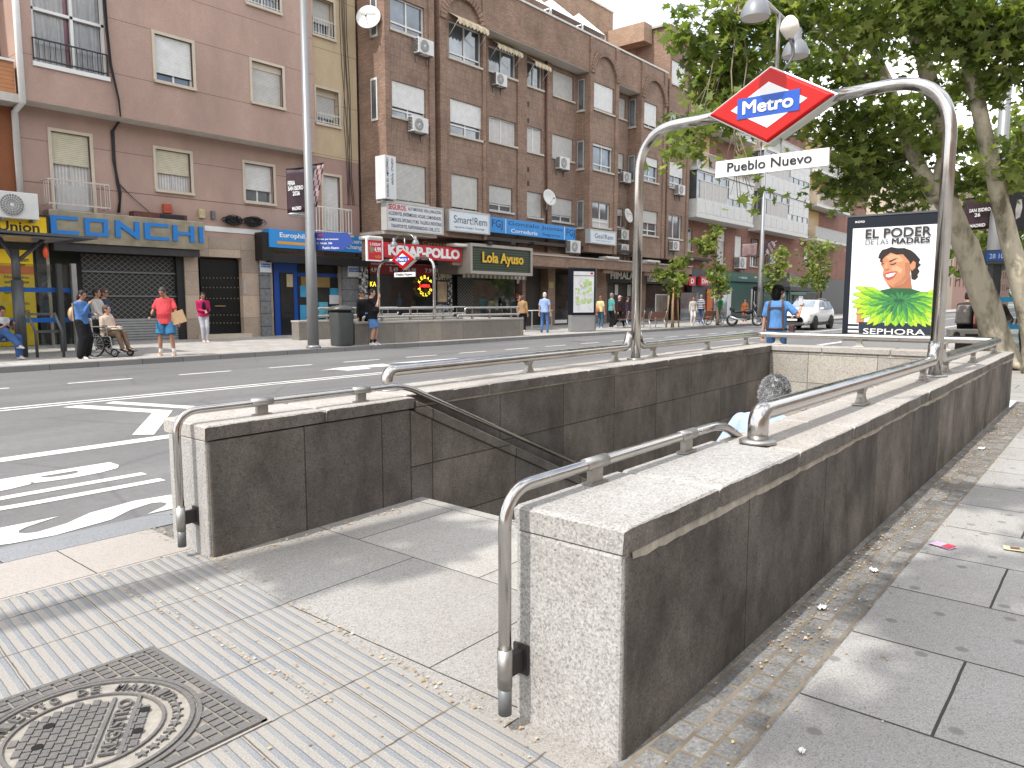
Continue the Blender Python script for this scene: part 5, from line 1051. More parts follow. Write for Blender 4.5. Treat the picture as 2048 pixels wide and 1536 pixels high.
for px, py, w_, h_, mt, lab, cat in ((336, 417, .28, .3, mk((.4, .08, .04), .6), 'red alarm box on the pink wall above the steel shop fascia', 'alarm box'), (405, 427, .2, .3, mk((.5, .42, .25), .6), 'yellowish meter box on the pink wall', 'meter box'), (428, 430, .14, .28, GREYM, 'grey meter box on the pink wall', 'meter box')):
    p = Py(px, py, YL-.12); t = thing(cat.replace(' ', '_'), p, lab, cat); MB().box(-w_/2, w_/2, 0, .12, -h_/2, h_/2).build('case', mt, t, bevel=.015); MB().box(-w_*.35, w_*.35, -.012, -.001, -h_*.05, h_*.35).build('cover', mt, t)
t = thing('rusty_box', Py(322, 428, YL-.3), 'rusty brown box lying on top of the steel shop fascia', 'box'); a, b = Py(266, 425, YL-.3), Py(373, 440, YL-.3); MB().box(a.x, b.x-.0, YL-.35, YL-.02, 4.02, 4.2).build('case', mk((.12, .045, .035), .7, 0, .4, 8), t, w=True); MB().box(b.x-.9, b.x-.1, YL-.36, YL-.35, 4.05, 4.17).build('dark_opening', BLACK, t, w=True)
# scalloped window awnings
for px, py, wpx_, Y, k in ((928, 42, 62, YF, 0), (1003, 91, 50, YR, 1), (1069, 123, 32, YR, 2)):
    a, b = Py(px-wpx_/2, py, Y), Py(px+wpx_/2, py, Y); t = thing('window_awning', ((a.x+b.x)/2, Y, a.z), ['scalloped cream awning on the arched bay window', 'scalloped cream awning right of the arched bay', 'small scalloped cream awning over a narrow window'][k], 'awning', group='scalloped window awnings'); m = MB(); n_ = 9
    for i in range(n_):
        x0 = a.x+(b.x-a.x)*i/n_; x1 = a.x+(b.x-a.x)*(i+1)/n_; z = Py(px, py, Y).z+.1
        m.f([(x0, Y-.02, z), (x1, Y-.02, z), (x1, Y-.55, z-.35), (x0, Y-.55, z-.35)], i % 2); m.f([(x0, Y-.55, z-.35), (x1, Y-.55, z-.35), (x1, Y-.57, z-.50), ((x0+x1)/2, Y-.57, z-.6), (x0, Y-.57, z-.50)], i % 2)
    m.build('cloth', [mk((.55, .47, .32), .9, 0, .15, 6, name='cream_cloth'), mk((.42, .36, .25), .9, 0, .15, 6, name='beige_cloth')], t, w=True, keep=True)
    m = MB(); [m.tube([(x, Y-.02, z-.9), (x, Y-.54, z-.4)], .012, 5) for x in (a.x+.03, b.x-.03)]; m.build('arm', WHITE, t, w=True)
# ================================================================ STREET FURNITURE
POLE = mk((.235, .24, .245), .42, .3, .08, 3, name='lamp_grey_paint')
def lamp_post(base, h, label, ang=0, r0=.17):
    t = thing('lamp_post', base, label, 'lamp post'); z0 = V(base)
    MB().tube([(0, 0, 0), (0, 0, 3.2), (0, 0, 3.25), (0, 0, h)], [r0, r0*.9, r0*.78, r0*.5], 18).build('pole', POLE, t); MB().lathe([(r0*1.3, 0), (r0*1.25, .05), (r0*1.05, .09)], (0, 0, 0), 18).build('base', POLE, t)
    MB().tube(arc_path([(0, 0, h-.3), (0, 0, h+.15), (.5, -1.2, h+.4)], .5), .05, 10).build('arm', POLE, t); MB().ell((.6, -1.5, h+.4), .2, .45, .09).build('lamp_head', GREYM, t)
    return t
def banner(px0, px1, D, ztop, zbot, label, lines, mirror, cols, skew=0):
    a = Pd(px0, 400, D); b = Pd(px1, 400, D); u = (b-a); u.z = 0; L_ = u.length; u.normalize(); nrm = V((u.y, -u.x, 0)); t = thing('street_banner', (a.x, a.y, zbot), label, 'banner')
    m = MB(); n_ = 10; k_ = 8
    def pt(i, j):
        s, v_ = i/n_, j/k_; return a+u*(s*L_+skew*(1-v_))+nrm*(.03*math.sin(s*4+v_*1.5)*(1-v_*.5))+V((0, 0, zbot-a.z+(ztop-zbot)*v_+(.10*s*L_ if not mirror else .14*s*L_)))
    for i in range(n_):
        for j in range(k_): m.f([pt(i, j), pt(i+1, j), pt(i+1, j+1), pt(i, j+1)], cols[2][(i*3+j*5) % 7 == 0 and j < 5 and mirror] if 0 else (1 if (mirror and (i > 4 and (i+j) % 3 != 0)) else 0))
    bmesh.ops.remove_doubles(m.bm, verts=m.bm.verts, dist=.002); o = m.build('cloth', cols[:2], t, w=True, keep=True, smooth=True)
    sol = o.modifiers.new('s', 'SOLIDIFY'); sol.thickness = .008
    for (s, u0, v0, u1, v1) in lines:
        p0 = pt(0, 0); MB().text(s, a+u*(u0*L_+skew*(1-v0))+nrm*(.04)+V((0, 0, zbot-a.z+(ztop-zbot)*v0+.1*u0*L_)), u+V((0, 0, .1)), (0, 0, 1), (u1-u0)*L_, (v1-v0)*(ztop-zbot), .025).build('lettering', SIGNW, t, w=True)
    MB().tube([pt(0, k_), pt(n_, k_)], .014, 6).build('rod', BLACK, t, w=True)
BNK = mk((.045, .022, .03), .6, 0, .5, 2.5, name='banner_dark'); BNG = mk((.4, .4, .43), .6, 0, .8, 1.6, name='banner_print')
LB = Pg(627, 696); lamp_post(LB, 12.5, 'tall grey lamp post on the far kerb carrying two banners and a street lantern')
dl = (LB-CAM).dot(FW)
zb1 = Pd(580, 428, dl).z; zb2 = Pd(580, 342, dl).z
banner(574, 610, dl-.2, zb2, zb1, 'dark festival banner on the grey lamp post, lettered FERIA SAN ISIDRO 2026', (('FERIA', .1, .62, .5, .72), ('SAN ISIDRO', .1, .5, .95, .6), ('2026', .35, .38, .75, .48), ('MADRID', .3, .05, .8, .13)), False, [BNK, BNG])
banner(617, 650, dl, zb2+.15, zb1+.15, 'printed banner flapping on the right side of the grey lamp post', (), True, [mk((.05, .055, .06), .6, 0, .4, 2), mk((.50, .32, .32), .6, 0, .7, 3.5)], -.25)
t = thing('street_lantern', Pd(596, 430, dl), 'small flat lantern on the grey lamp post below the banners', 'lamp'); MB().ell((0, 0, 0), .34, .16, .07).build('lamp_head', ALU, t); c_ = Pd(618, 430, dl)-Pd(596, 430, dl); MB().tube([(0, 0, 0), (c_.x, c_.y, .02)], .03, 8).build('arm', ALU, t)
a = Pd(629, 465, dl-.25); b = Pd(707, 486, dl-.25); t = thing('direction_sign', (LB.x, LB.y, a.z), 'blue metro direction sign on the grey lamp post, covering part of the blue shop sign', 'direction sign'); u = V((b.x-a.x, b.y-a.y, 0)); L_ = u.length; u.normalize(); nr = V((u.y, -u.x, 0)); h_ = .62
zc = Pd(629, 500, dl-.25).z; O = V((a.x, a.y, zc)); h_ = a.z-zc
MB().poly([O, O+u*L_*.72, O+u*L_+ZV*h_*.5, O+u*L_*.85+ZV*h_, O+ZV*h_], -nr*.03).build('panel', mk((.02, .055, .27), .4, 0, .05, 3, name='direction_blue'), t, w=True)
for s, u0, v0, u1, v1 in (('Acceso por ascensor', .05, .55, .62, .68), ('C. Alcalá, 386', .05, .32, .45, .45), ('Pueblo Nuevo', .2, .06, .62, .2)): MB().text(s, O+u*L_*u0+ZV*h_*v0, u, ZV, L_*(u1-u0), h_*(v1-v0), .01).build('lettering', SIGNW, t, w=True)
k = O+u*L_*.15+ZV*h_*.84+nr*.006; MB().poly([k+u*-.07, k+ZV*-.05, k+u*.07, k+ZV*.05], nr*.004).build('metro_mark', RED, t, w=True)
LB2 = Pg(1518, 647); lamp_post(LB2, 11, 'distant grey lamp post with banners, behind the man in braces', r0=.16); d2 = (LB2-CAM).dot(FW); z1 = Pd(1500, 514, d2).z; z2 = Pd(1500, 487, d2).z
banner(1488, 1518, d2, z2, z1, 'distant banner left of its lamp post', (), False, [mk((.3, .2, .2), .6, 0, .7, 2), BNG]); banner(1526, 1558, d2, z2+.1, z1, 'distant banner right of its lamp post', (), True, [BNK, mk((.4, .3, .3), .6, 0, .7, 2)], -.3)
BINM = mk((.075, .08, .078), .5, .2, .15, 4, name='bin_grey')
bp = Pg(684, 691); t = thing('litter_bin', bp, 'dark grey faceted litter bin with a tilted hood beside the far stairwell', 'litter bin', R(-10))
MB().lathe([(.34, 0), (.36, .02), (.40, 1.02), (.37, 1.03)], (0, 0, 0), 8).build('body', BINM, t, bevel=.01); MB().lathe([(.33, 1.03), (.33, 1.10)], (0, 0, 0), 8).build('opening', BLACK, t); MB().lathe([(.42, 1.10), (.45, 1.13), (.30, 1.22), (.1, 1.25)], (0, 0, 0), 8).build('hood', mk((.12, .125, .12), .4, .3), t)
# info panel and advertising panel (same family)
def lightbox(p, rz, w, h, label, name, poster, ped=.75):
    t = thing(name, p, label, 'display panel', rz); MB().box(-w/2, w/2, -.13, .13, .03, ped).build('pedestal', mk((.30, .30, .295), .5, .3, .08, 3, name='panel_grey'), t, bevel=.01)
    MB().box(-w/2-.0, w/2+.0, -.15, .15, ped+.004, h).build('case', mk((.010, .013, .02), .3, 0, .1, 3, spec=.25, name='panel_black'), t, bevel=.012); MB().box(w/2+.001, w/2+.03, -.16, .16, .03, h+.02).build('edge_trim', mk((.2, .2, .2), .4, .6), t); MB().box(-w/2, w/2, -.16, .16, h+.001, h+.03).build('top_trim', mk((.1, .11, .12), .4, .5), t)
    poster(t, w, h, ped); return t
def mapposter(t, w, h, ped):
    x0, x1, z0, z1 = -w/2+.1, w/2-.1, ped+.12, h-.14; f = MB().box(x0, x1, -.158, -.15, z0, z1).build('map_sheet', POSTW, t); m = MB(); r_ = random.Random(4)
    for i in range(26):
        x, z = r_.uniform(x0+.05, x1-.25), r_.uniform(z0+.3, z1-.4); s = r_.uniform(.05, .22); m.box(x, x+s, -.1600-.0001*i, -.158, z, z+s*.9)
    m.build('green_areas', mk((.42, .55, .2), .6, 0, .2, 4), f); m = MB()
    for i in range(26): x, z = r_.uniform(x0+.05, x1-.3), r_.uniform(z0+.3, z1-.4); m.tube([(x, -.163, z), (x+r_.uniform(-.1, .3), -.163, z+r_.uniform(-.3, .3))], .004, 4)
    m.build('streets', mk((.4, .42, .42), .6), f); MB().box(x0, x1, -.1625, -.158, z1-.2, z1-.17).build('grey_band', GREYM, f); MB().box(x1-.2, x1-.05, -.1625, -.158, z1-.12, z1-.03).build('red_logo', REDP, f)
ip = Pg(1163, 663); lightbox(ip, R(-22), 1.30, 2.85, 'grey street map panel standing alone on the far pavement', 'map_panel', mapposter)
# far metro entrance, same pattern
def far_entrance(x0, x1, yn, yf):
    gr = granite('far_parapet_granite', (.26, .24, .21), (.18, .165, .145), (.34, .31, .28), 60, .35, joints=('x', 1.1, 3, (0, 1, 0)), bmp=.1); tops = CT+gz(19)
    for y, lab in ((yn, 'far granite parapet nearest the road, behind the man in jean shorts'), (yf, 'far granite parapet on the shop side of the far stairwell')):
        t = thing('parapet_wall', (x0, y, 0), lab, 'parapet wall'); MB().box(x0, x1, y, y+.42, -3, tops-.07).build('wall', gr, t, w=True); MB().box(x0-.02, x1, y-.02, y+.44, tops-.07, tops).build('coping', GR_C, t, w=True, bevel=.01)
    t = thing('parapet_wall', (x1, yn, 0), 'far granite parapet closing the far stairwell', 'parapet wall'); MB().box(x1-.4, x1-.02, yn+.42, yf, -3, tops-.08).build('wall', gr, t, w=True); MB().box(x1-.42, x1, yn+.44, yf-.02, tops-.08, tops-.001).build('coping', GR_C, t, w=True)
    xm = x0+(x1-x0)*.56; r_ = .14; zr_ = tops+.15; zu = tops+.42
    for y, lab in ((yn+.2, 'steel double rail on the far parapet nearest the road'), (yf+.2, 'steel double rail on the far parapet by the shops')):
        t = thing('handrail', (xm, y, tops), lab, 'handrail')
        for a, b in ((x0+.5, xm-.12), (xm+.12, x1-.05)):
            MB().tube(arc_path([(a, y, tops), (a, y, zr_), (b, y, zr_), (b, y, zr_+.1)], .1), .045, 12).build('rail', STEEL, t, w=True); MB().tube(arc_path([(a+.4, y, zr_), (a+.4, y, zu), (b, y, zu), (b, y, zu-.08)], .12), .04, 12).build('rail', STEEL, t, w=True)
            for x in (a+.8, (a+b)/2, b-.5): MB().box(x-.05, x+.05, y-.02, y+.02, tops, zr_).box(x-.02, x+.02, y-.015, y+.015, zr_, zu).build('bracket', CAST, t, w=True)
    MB().tube([(x0+1.2, yf-.1, tops+.1), (x0+3.5, yf-.1, tops-1.2)], .03, 8).build('sloping_rail', STEEL, t, w=True)
    return xm, tops
fx0, fx1 = Py(600, 650, 21.9).x-.15, Py(1047, 660, 18.75).x
xm, tops = far_entrance(fx0, fx1, 18.75, 21.75)
metro_arch(Px(862, 530, 1).x if 0 else 18.55, 21.95, 18.95, tops, Pd(862, 520, (V((18.55, 20.4, 1))-CAM).dot(FW)).z, 20.45, 'small distant diamond metro sign on its steel arch in front of the kebab shop', True)
# benches, barrier, kiosk bits
WOOD = mk((.20, .09, .055), .6, 0, .2, 9, name='bench_wood')
def make_bench():
    t = thing('street_bench', (0, 0, 0), 'x', 'bench', group='wooden benches on the far pavement')
    for x in (-.8, .8): MB().tube(arc_path([(x, -.32, 0), (x, -.2, .42), (x, .2, .42), (x, .34, .86)], .1), .025, 8).tube([(x, .2, .42), (x, .32, 0)], .025, 8).build('leg', ALU, t)
    for i in range(3): MB().box(-.95, .95, -.24+i*.15, -.12+i*.15, .425, .46).build('seat_slat', WOOD, t)
    MB().hexa([(-.95, .22, .55), (.95, .22, .55), (.95, .25, .55), (-.95, .25, .55)], [(-.95, .31, .84), (.95, .31, .84), (.95, .34, .84), (-.95, .34, .84)]).build('backrest', WOOD, t)
    return t
b0 = make_bench()
for i, (px, py, lab, rz) in enumerate(((1262, 655, 'wooden bench with its back to the road, half hidden by the arch post', 180), (1306, 656, 'wooden bench right of the arch post', 180), (1410, 651, 'wooden bench in front of the parked bicycle', 180))):
    o = b0 if i == 0 else copy_tree(b0); o.location = Pg(px, py); o.rotation_euler.z = R(rz); o['label'] = lab
t = thing('terrace_table', Pg(1075, 660), 'plain tubular table beside the end of the far parapet', 'table'); p0 = Pg(1056, 665); p1 = Pg(1095, 663); w_ = 1.6
MB().box(-.8, .8, -.3, .3, .9, .93).build('top', WHITE, t)
for x in (-.75, .75):
    for y in (-.26, .26): MB().box(x-.02, x+.02, y-.02, y+.02, 0, .9).build('leg', ALU, t)
m = MB(); m.box(-.73, .73, -.27, -.25, .2, .24); m.build('crossbar', ALU, t)
# bus shelter across the road
sp = Pg(45, 714)
bs = thing('bus_shelter', sp, 'grey bus shelter on the far pavement at the left edge', 'bus shelter'); SHG = mk((.10, .105, .11), .45, .3, .1, 4, name='shelter_grey')
MB().tube([(sp.x, sp.y, 0), (sp.x, sp.y, 1.9)], .125, 14).tube([(sp.x, sp.y, 1.85), (sp.x, sp.y, 2.62)], .09, 14).build('post', SHG, bs, w=True)
zr0 = Py(100, 478, sp.y+.4).z; xr = Py(160, 478, sp.y+.4).x
MB().hexa([(xr-6, sp.y-.9, zr0+.06), (xr, sp.y-.7, zr0-.02), (xr, sp.y+1.5, zr0-.02), (xr-6, sp.y+1.5, zr0+.06)], [(xr-6, sp.y-.9, zr0+.12), (xr, sp.y-.7, zr0+.03), (xr, sp.y+1.5, zr0+.03), (xr-6, sp.y+1.5, zr0+.12)]).build('roof', SHG, bs, w=True); MB().box(xr-5.6, xr-.5, sp.y-.5, sp.y+1.2, zr0-.045, zr0-.021).build('roof_underside', mk((.3, .31, .32), .3, 0, .2, 2), bs, w=True)
MB().tube([(sp.x, sp.y, 2.3), (sp.x-.25, sp.y+.2, zr0-.02)], .05, 8).tube([(sp.x, sp.y, 2.3), (sp.x+.7, sp.y+.2, zr0-.04)], .05, 8).build('roof_strut', SHG, bs, w=True)
yb_ = sp.y+1.3; xg = Py(150, 620, yb_).x
gp = MB().box(xr-6, xg, yb_, yb_+.012, .12, 2.35).build('glass_back', CLEAR, bs, w=True)
for py in (580, 640): z = Py(100, py, yb_-.02).z; MB().box(xr-6, xg, yb_-.008, yb_-.002, z-.06, z+.06).build('blue_stripe', mk((.02, .15, .55), .4), gp, w=True)
for px in (121, 150): x = Py(px, 600, yb_-.1).x; MB().box(x-.06, x+.06, yb_-.16, yb_-.04, gz(yb_), Py(px, 528, yb_).z).build('post', ALU if px > 130 else SHG, bs, w=True)
MB().box(sp.x-3, sp.x-.15, yb_-.5, yb_-.15, .44, .5).build('seat', SHG, bs, w=True)
pn = thing('lean_rail', Pg(100, 714), 'grey open frame panel between shelter post and the woman in denim', 'leaning rail'); a = Pg(75, 715); b = Pg(128, 714); h1 = Pd(70, 626, (a-CAM).dot(FW)).z
MB().tube([a, (a.x, a.y, h1-.45), (a.x-.12, a.y+.1, h1)], .035, 8).build('leg', SHG, pn, w=True); MB().tube([b, (b.x, b.y, h1-.45), (b.x-.12, b.y+.1, h1)], .035, 8).build('leg', SHG, pn, w=True); MB().box(a.x, b.x, a.y-.03, a.y+.03, h1-.48, h1-.42).box(a.x-.1, b.x-.1, a.y+.07, a.y+.13, h1-.05, h1).build('crossbar', SHG, pn, w=True)
# ================================================================ ADVERTISING PANEL beyond the stairwell
def adposter(t, w, h, ped):
    x0, x1, z0, z1 = -w/2+.10, w/2-.06, ped+.05, h-.19; W_, H_ = x1-x0, z1-z0
    f = MB().box(x0, x1, -.158, -.15, z0, z1).build('poster', mk((.74, .75, .77), .3, 0, .02, 1, name='poster_paper'), t)
    def q(x, y, k): 
        tt = (y-335)/860; u = (x-(270-45*tt))/(645-10*tt); v = 1-(y+45*u*(1-tt)-345)/850; return (x0+min(max(u, 0), 1)*W_, -.158-.0012*k, z0+min(max(v, 0), 1)*H_)
    def lay(nm, mat, polys, k):
        m = MB()
        for i, p in enumerate(polys): m.f([q(x, y, k+i*.004) for x, y in p])
        return m.build(nm, mat, f)
    SK = mk((.50, .22, .115), .5, 0, .14, 3.5, name='portrait_skin'); SK2 = mk((.36, .14, .075), .5, 0, .1, 5, name='portrait_skin_dark'); HR = mk((.022, .014, .012), .5, 0, .3, 20, name='portrait_hair')
    lay('portrait_back_hair', HR, [[(495,560),(540,505),(640,500),(725,540),(735,600),(715,650),(640,640),(520,600)], [(700,640),(745,640),(745,720),(705,720)]], .4); lay('collar_base', mk((.02,.10,.04), .5, 0, .2, 6), [[(480,820),(560,800),(700,800),(790,830),(820,920),(780,1000),(640,1040),(500,1010),(440,920)]], 5.2)
    lay('portrait_skin', SK, [[(500,560),(560,520),(640,530),(690,590),(703,640),(695,700),(705,760),(720,880),(560,880),(572,830),(560,790),(530,772),(508,735),(494,695),(502,655),(480,622),(488,590)]], 1); lay('portrait_shoulder', SK, [[(300,930),(330,910),(370,960),(350,1080),(292,1080)]], 1)
    lay('portrait_light', mk((.66,.33,.19), .5, 0, .12, 3), [[(520,560),(560,535),(620,545),(650,585),(610,600),(545,585)], [(560,640),(600,625),(640,650),(630,690),(600,665),(570,668)], [(512,640),(522,600),(530,602),(528,652)]], 1.6); lay('portrait_cheek_shade', mk((.40,.165,.085), .5, 0, .1, 4), [[(660,600),(690,600),(700,650),(690,705),(640,755),(590,785),(570,780),(630,735),(660,690)]], 1.8)
    lay('portrait_neck_shade', SK2, [[(530,772),(575,792),(650,760),(700,690),(705,760),(715,860),(640,868),(572,830)]], 2)
    hp = [(462,570),(470,540),(492,505),(520,498),(560,482),(610,490),(655,488),(705,505),(735,530),(770,575),(758,600),(775,615),(752,640),(765,670),(750,690),(752,715),(730,735),(706,728),(712,690),(728,650),(722,590),(700,600),(688,570),(645,535),(600,540),(555,525),(510,560),(492,585),(495,605),(472,595),(480,575)]
    lay('portrait_hair', HR, [hp], 3); lay('portrait_ear', SK, [[(698,615),(720,585),(738,600),(734,640),(712,662),(700,650)]], 4)
    lay('portrait_features', HR, [[(545,590),(590,570),(612,568),(590,578),(548,600)], [(550,612),(575,612),(598,598),(592,610),(572,620),(552,618)], [(488,612),(500,606),(505,612),(492,620)], [(484,598),(497,590),(502,594),(488,604)]], 4)
    lay('portrait_nose', SK2, [[(505,655),(520,668),(545,655),(540,648),(520,658)], [(500,700),(512,690),(508,720)]], 4)
    lay('portrait_lips', mk((.42, .07, .06), .4, 0, 0), [[(508,690),(540,676),(570,672),(602,670),(592,700),(565,728),(535,738),(515,722)]], 4); lay('portrait_teeth', SIGNW, [[(518,698),(560,685),(594,680),(575,705),(540,718),(522,714)]], 5)
    r_ = random.Random(3); GR = [mk(c, .5, 0, .15, 9, name='leaf_print') for c in ((.42, .62, .03), (.24, .48, .03), (.12, .36, .035), (.045, .22, .06), (.03, .15, .055))]
    for L_, (rad, n_, ln, wd) in enumerate(((300, 30, 150, 44), (245, 28, 130, 42), (185, 24, 110, 38), (125, 18, 90, 30), (75, 14, 65, 22))):
        ps = [[], []]
        for i in range(n_):
            a = math.pi*2*(i+.5*(L_ % 2)+r_.uniform(-.2, .2))/n_
            if math.sin(a) < -.55 and L_ < 4: continue
            ca, sa = math.cos(a), math.sin(a)*.8; c = (615+rad*ca*.98, 900+rad*sa*.82); d_ = V((ca, sa+.12, 0)).normalized(); pn = V((-d_.y, d_.x, 0)); b = V((*c, 0))-d_*ln*.6; tp_ = V((*c, 0))+d_*ln*.4
            tp_.y = min(tp_.y, 1098); mid = b.lerp(tp_, .55)
            ps[i % 2].append([(b.x, b.y), tuple((b.lerp(tp_, .3)+pn*wd*.42)[:2]), tuple((mid+pn*wd*.5)[:2]), tuple((b.lerp(tp_, .85)+pn*wd*.26)[:2]), (tp_.x, tp_.y), tuple((b.lerp(tp_, .85)-pn*wd*.26)[:2]), tuple((mid-pn*wd*.5)[:2]), tuple((b.lerp(tp_, .3)-pn*wd*.42)[:2])])
        for k, pp in enumerate(ps):
            if pp: lay('leaf_edge', GR[min(4, L_+2)], [[((x-sum(a[0] for a in p)/8)*1.12+sum(a[0] for a in p)/8, min(1100, (y-sum(a[1] for a in p)/8)*1.10+sum(a[1] for a in p)/8)) for x, y in p] for p in pp], 5.9+L_*.5+k*.2); lay('leaf_collar', GR[min(4, L_+(k if L_ in (1, 2, 3) else 0))], pp, 6+L_*.5+k*.2); lay('leaf_light', GR[max(0, min(4, L_+(k if L_ in (1, 2, 3) else 0))-1)], [[p[0], p[1], p[2], p[3], p[4]] for p in pp], 6.06+L_*.5+k*.2)
    lay('dark_band', mk((.02, .026, .04), .4, 0, .05, 3), [[(312,1072),(900,1072),(900,1190),(312,1190)]], 5.5); lay('white_stripes', SIGNW, [[(225,1108),(310,1108),(310,1124),(225,1124)], [(225,1140),(310,1140),(310,1156),(225,1156)], [(225,1174),(310,1174),(310,1190),(225,1190)]], 5.8)
    lay('black_stripes', INK, [[(225,1090),(310,1090),(310,1106),(225,1106)], [(225,1126),(310,1126),(310,1138),(225,1138)], [(225,1158),(310,1158),(310,1172),(225,1172)]], 5.7)
    lay('leaf_tips', GR[1], [[(550,1060),(600,1062),(608,1080),(590,1100),(565,1082)], [(690,1060),(722,1062),(722,1080),(706,1098),(692,1080)]], 9)
    for s, xa, xb, u0, v0, u1, v1, mt, bo in (('EL PODER', 0, 0, .16, .905, .90, .985, DARK, .05), ('DE LAS', 0, 0, .16, .845, .43, .893, GREYM, -.01), ('MADRES', 0, 0, .47, .845, .89, .893, DARK, .05), ('SEPHORA', 0, 0, .19, .035, .90, .085, SIGNW, .015)):
        MB().text(s, (x0+u0*W_, -.172, z0+v0*H_), (1, 0, 0), (0, 0, 1), (u1-u0)*W_, (v1-v0)*H_, 0, fat=.0045 if bo > .04 else (.0015 if bo > 0 else 0)).build('lettering', mt, f)
    MB().text('MADRID', (x0+.03, -.151, h-.10), (1, 0, 0), (0, 0, 1), .15, .035, .01).build('lettering', SIGNW, t)
pa, pb = Pz(1695, 433, 2.82), Pz(1893, 420, 2.82); u_ = pb-pa; pc = (pa+pb)/2; nn = V((u_.y, -u_.x, 0)).normalized()
AD = lightbox((pc.x-nn.x*.15, pc.y-nn.y*.15, 0), math.atan2(u_.y, u_.x), u_.length, 2.80, 'tall black-framed advertising panel with a smiling woman in a collar of green leaves', 'advertising_panel', adposter, .72)
# ================================================================ TREES
LEAFS = []
for i, c in enumerate(((.16, .20, .055), (.09, .128, .036), (.26, .295, .095))):
    t = NT('plane_leaf'); col = t.mix(1.0, c, t.ramp(t.noise(3, 4), [(.3, .75), (.7, 1.3)]), 'MULTIPLY'); t.fin(col, .45, 0, .35)
    tr = t.new('BsdfTranslucent'); t.L(t.mix(1.0, col, (1.45, 1.55, .7), 'MULTIPLY'), tr.inputs[0]); ms = t.new('MixShader'); ms.inputs[0].default_value = .5
    t.L(t.b.outputs[0], ms.inputs[1]); t.L(tr.outputs[0], ms.inputs[2]); t.L(ms.outputs[0], t.n['Material Output'].inputs[0]); LEAFS.append(t.m)
def bark(name, c1, c2, c3):
    t = NT(name); a = t.noise(2.6, 6, .62, sy=(1, 1, .45)); col = t.ramp(a, [(.36, c3), (.44, c2), (.54, c1), (.66, c1), (.70, c2)]); col.node.color_ramp.interpolation = 'LINEAR'
    t.bump(t.noise(14, 5), .5, .03); return t.fin(col, .85, 0, .2)
BARK = bark('plane_bark', (.48, .43, .33), (.30, .27, .20), (.13, .105, .075)); BARKG = bark('twig_bark', (.22, .185, .13), (.16, .135, .10), (.10, .08, .06)); BARKD = bark('dark_bark', (.17, .13, .095), (.12, .095, .07), (.06, .048, .036))
LSH = [(0, -.5), (.12, -.22), (.42, -.32), (.3, -.04), (.55, .14), (.24, .16), (.16, .3), (0, .62), (-.16, .3), (-.24, .16), (-.55, .14), (-.3, -.04), (-.42, -.32), (-.12, -.22)]
LS2 = [(0, -.5), (.38, -.2), (.5, .12), (.16, .22), (0, .6), (-.16, .22), (-.5, .12), (-.38, -.2)]
def leaves(name, blobs, par, seed, detail=True, up=.7):
    """blobs: (centre, radius vector fn or (rx,ry,rz), n, size)"""
    r_ = random.Random(seed); vs, fs, mi = [], [], []; sh = LSH if detail else LS2
    for c, rad, n_, sz in blobs:
        subs = []
        for _ in range(max(3, n_//22)):
            while True:
                p = V((r_.uniform(-1, 1), r_.uniform(-1, 1), r_.uniform(-1, 1)))
                if p.length <= 1: break
            subs.append((c+V((p.x*rad[0], p.y*rad[1], p.z*rad[2])), r_.random()))
        sg = .17*(rad[0]+rad[1]+rad[2])/3+(.1 if rad[0] > .12 else .045)
        for _ in range(n_):
            s, tone = r_.choice(subs); p = s+V((r_.gauss(0, sg), r_.gauss(0, sg), r_.gauss(0, sg*.75))); nrm = V((r_.gauss(0, .6), r_.gauss(0, .6), up+r_.gauss(0, .35))).normalized()
            q = nrm.to_track_quat('Z', 'Y'); a = r_.uniform(0, 6.283); k = sz*r_.uniform(.65, 1.25); ca, sa = math.cos(a)*k, math.sin(a)*k; b0 = len(vs); fold = r_.uniform(-.25, .35)
            for x, y in sh: vs.append(p+q @ V((x*ca-y*sa, x*sa+y*ca, fold*abs(x)*k)))
            fs.append(tuple(range(b0, b0+len(sh)))); mi.append(0 if tone < .5 else (1 if tone < .78 else 2))
    me = bpy.data.meshes.new(name); me.from_pydata(vs, [], fs)
    for m_ in LEAFS: me.materials.append(m_)
    me.polygons.foreach_set('material_index', mi); o = bpy.data.objects.new(name, me); COL.objects.link(o)
    if par: o.parent = par; me.transform(MX.Translation(-wloc(par)))
    return o
def near_pt(branches, c):
    best = None
    for br in branches:
        for (p, r_), (p2, r2) in zip(br, br[1:]):
            for k in range(5):
                q = p.lerp(p2, k/4); d = (q-c).length+max(0, c.z-q.z)*.15
                if best is None or d < best[0]: best = (d, q, r_+(r2-r_)*k/4)
    return best
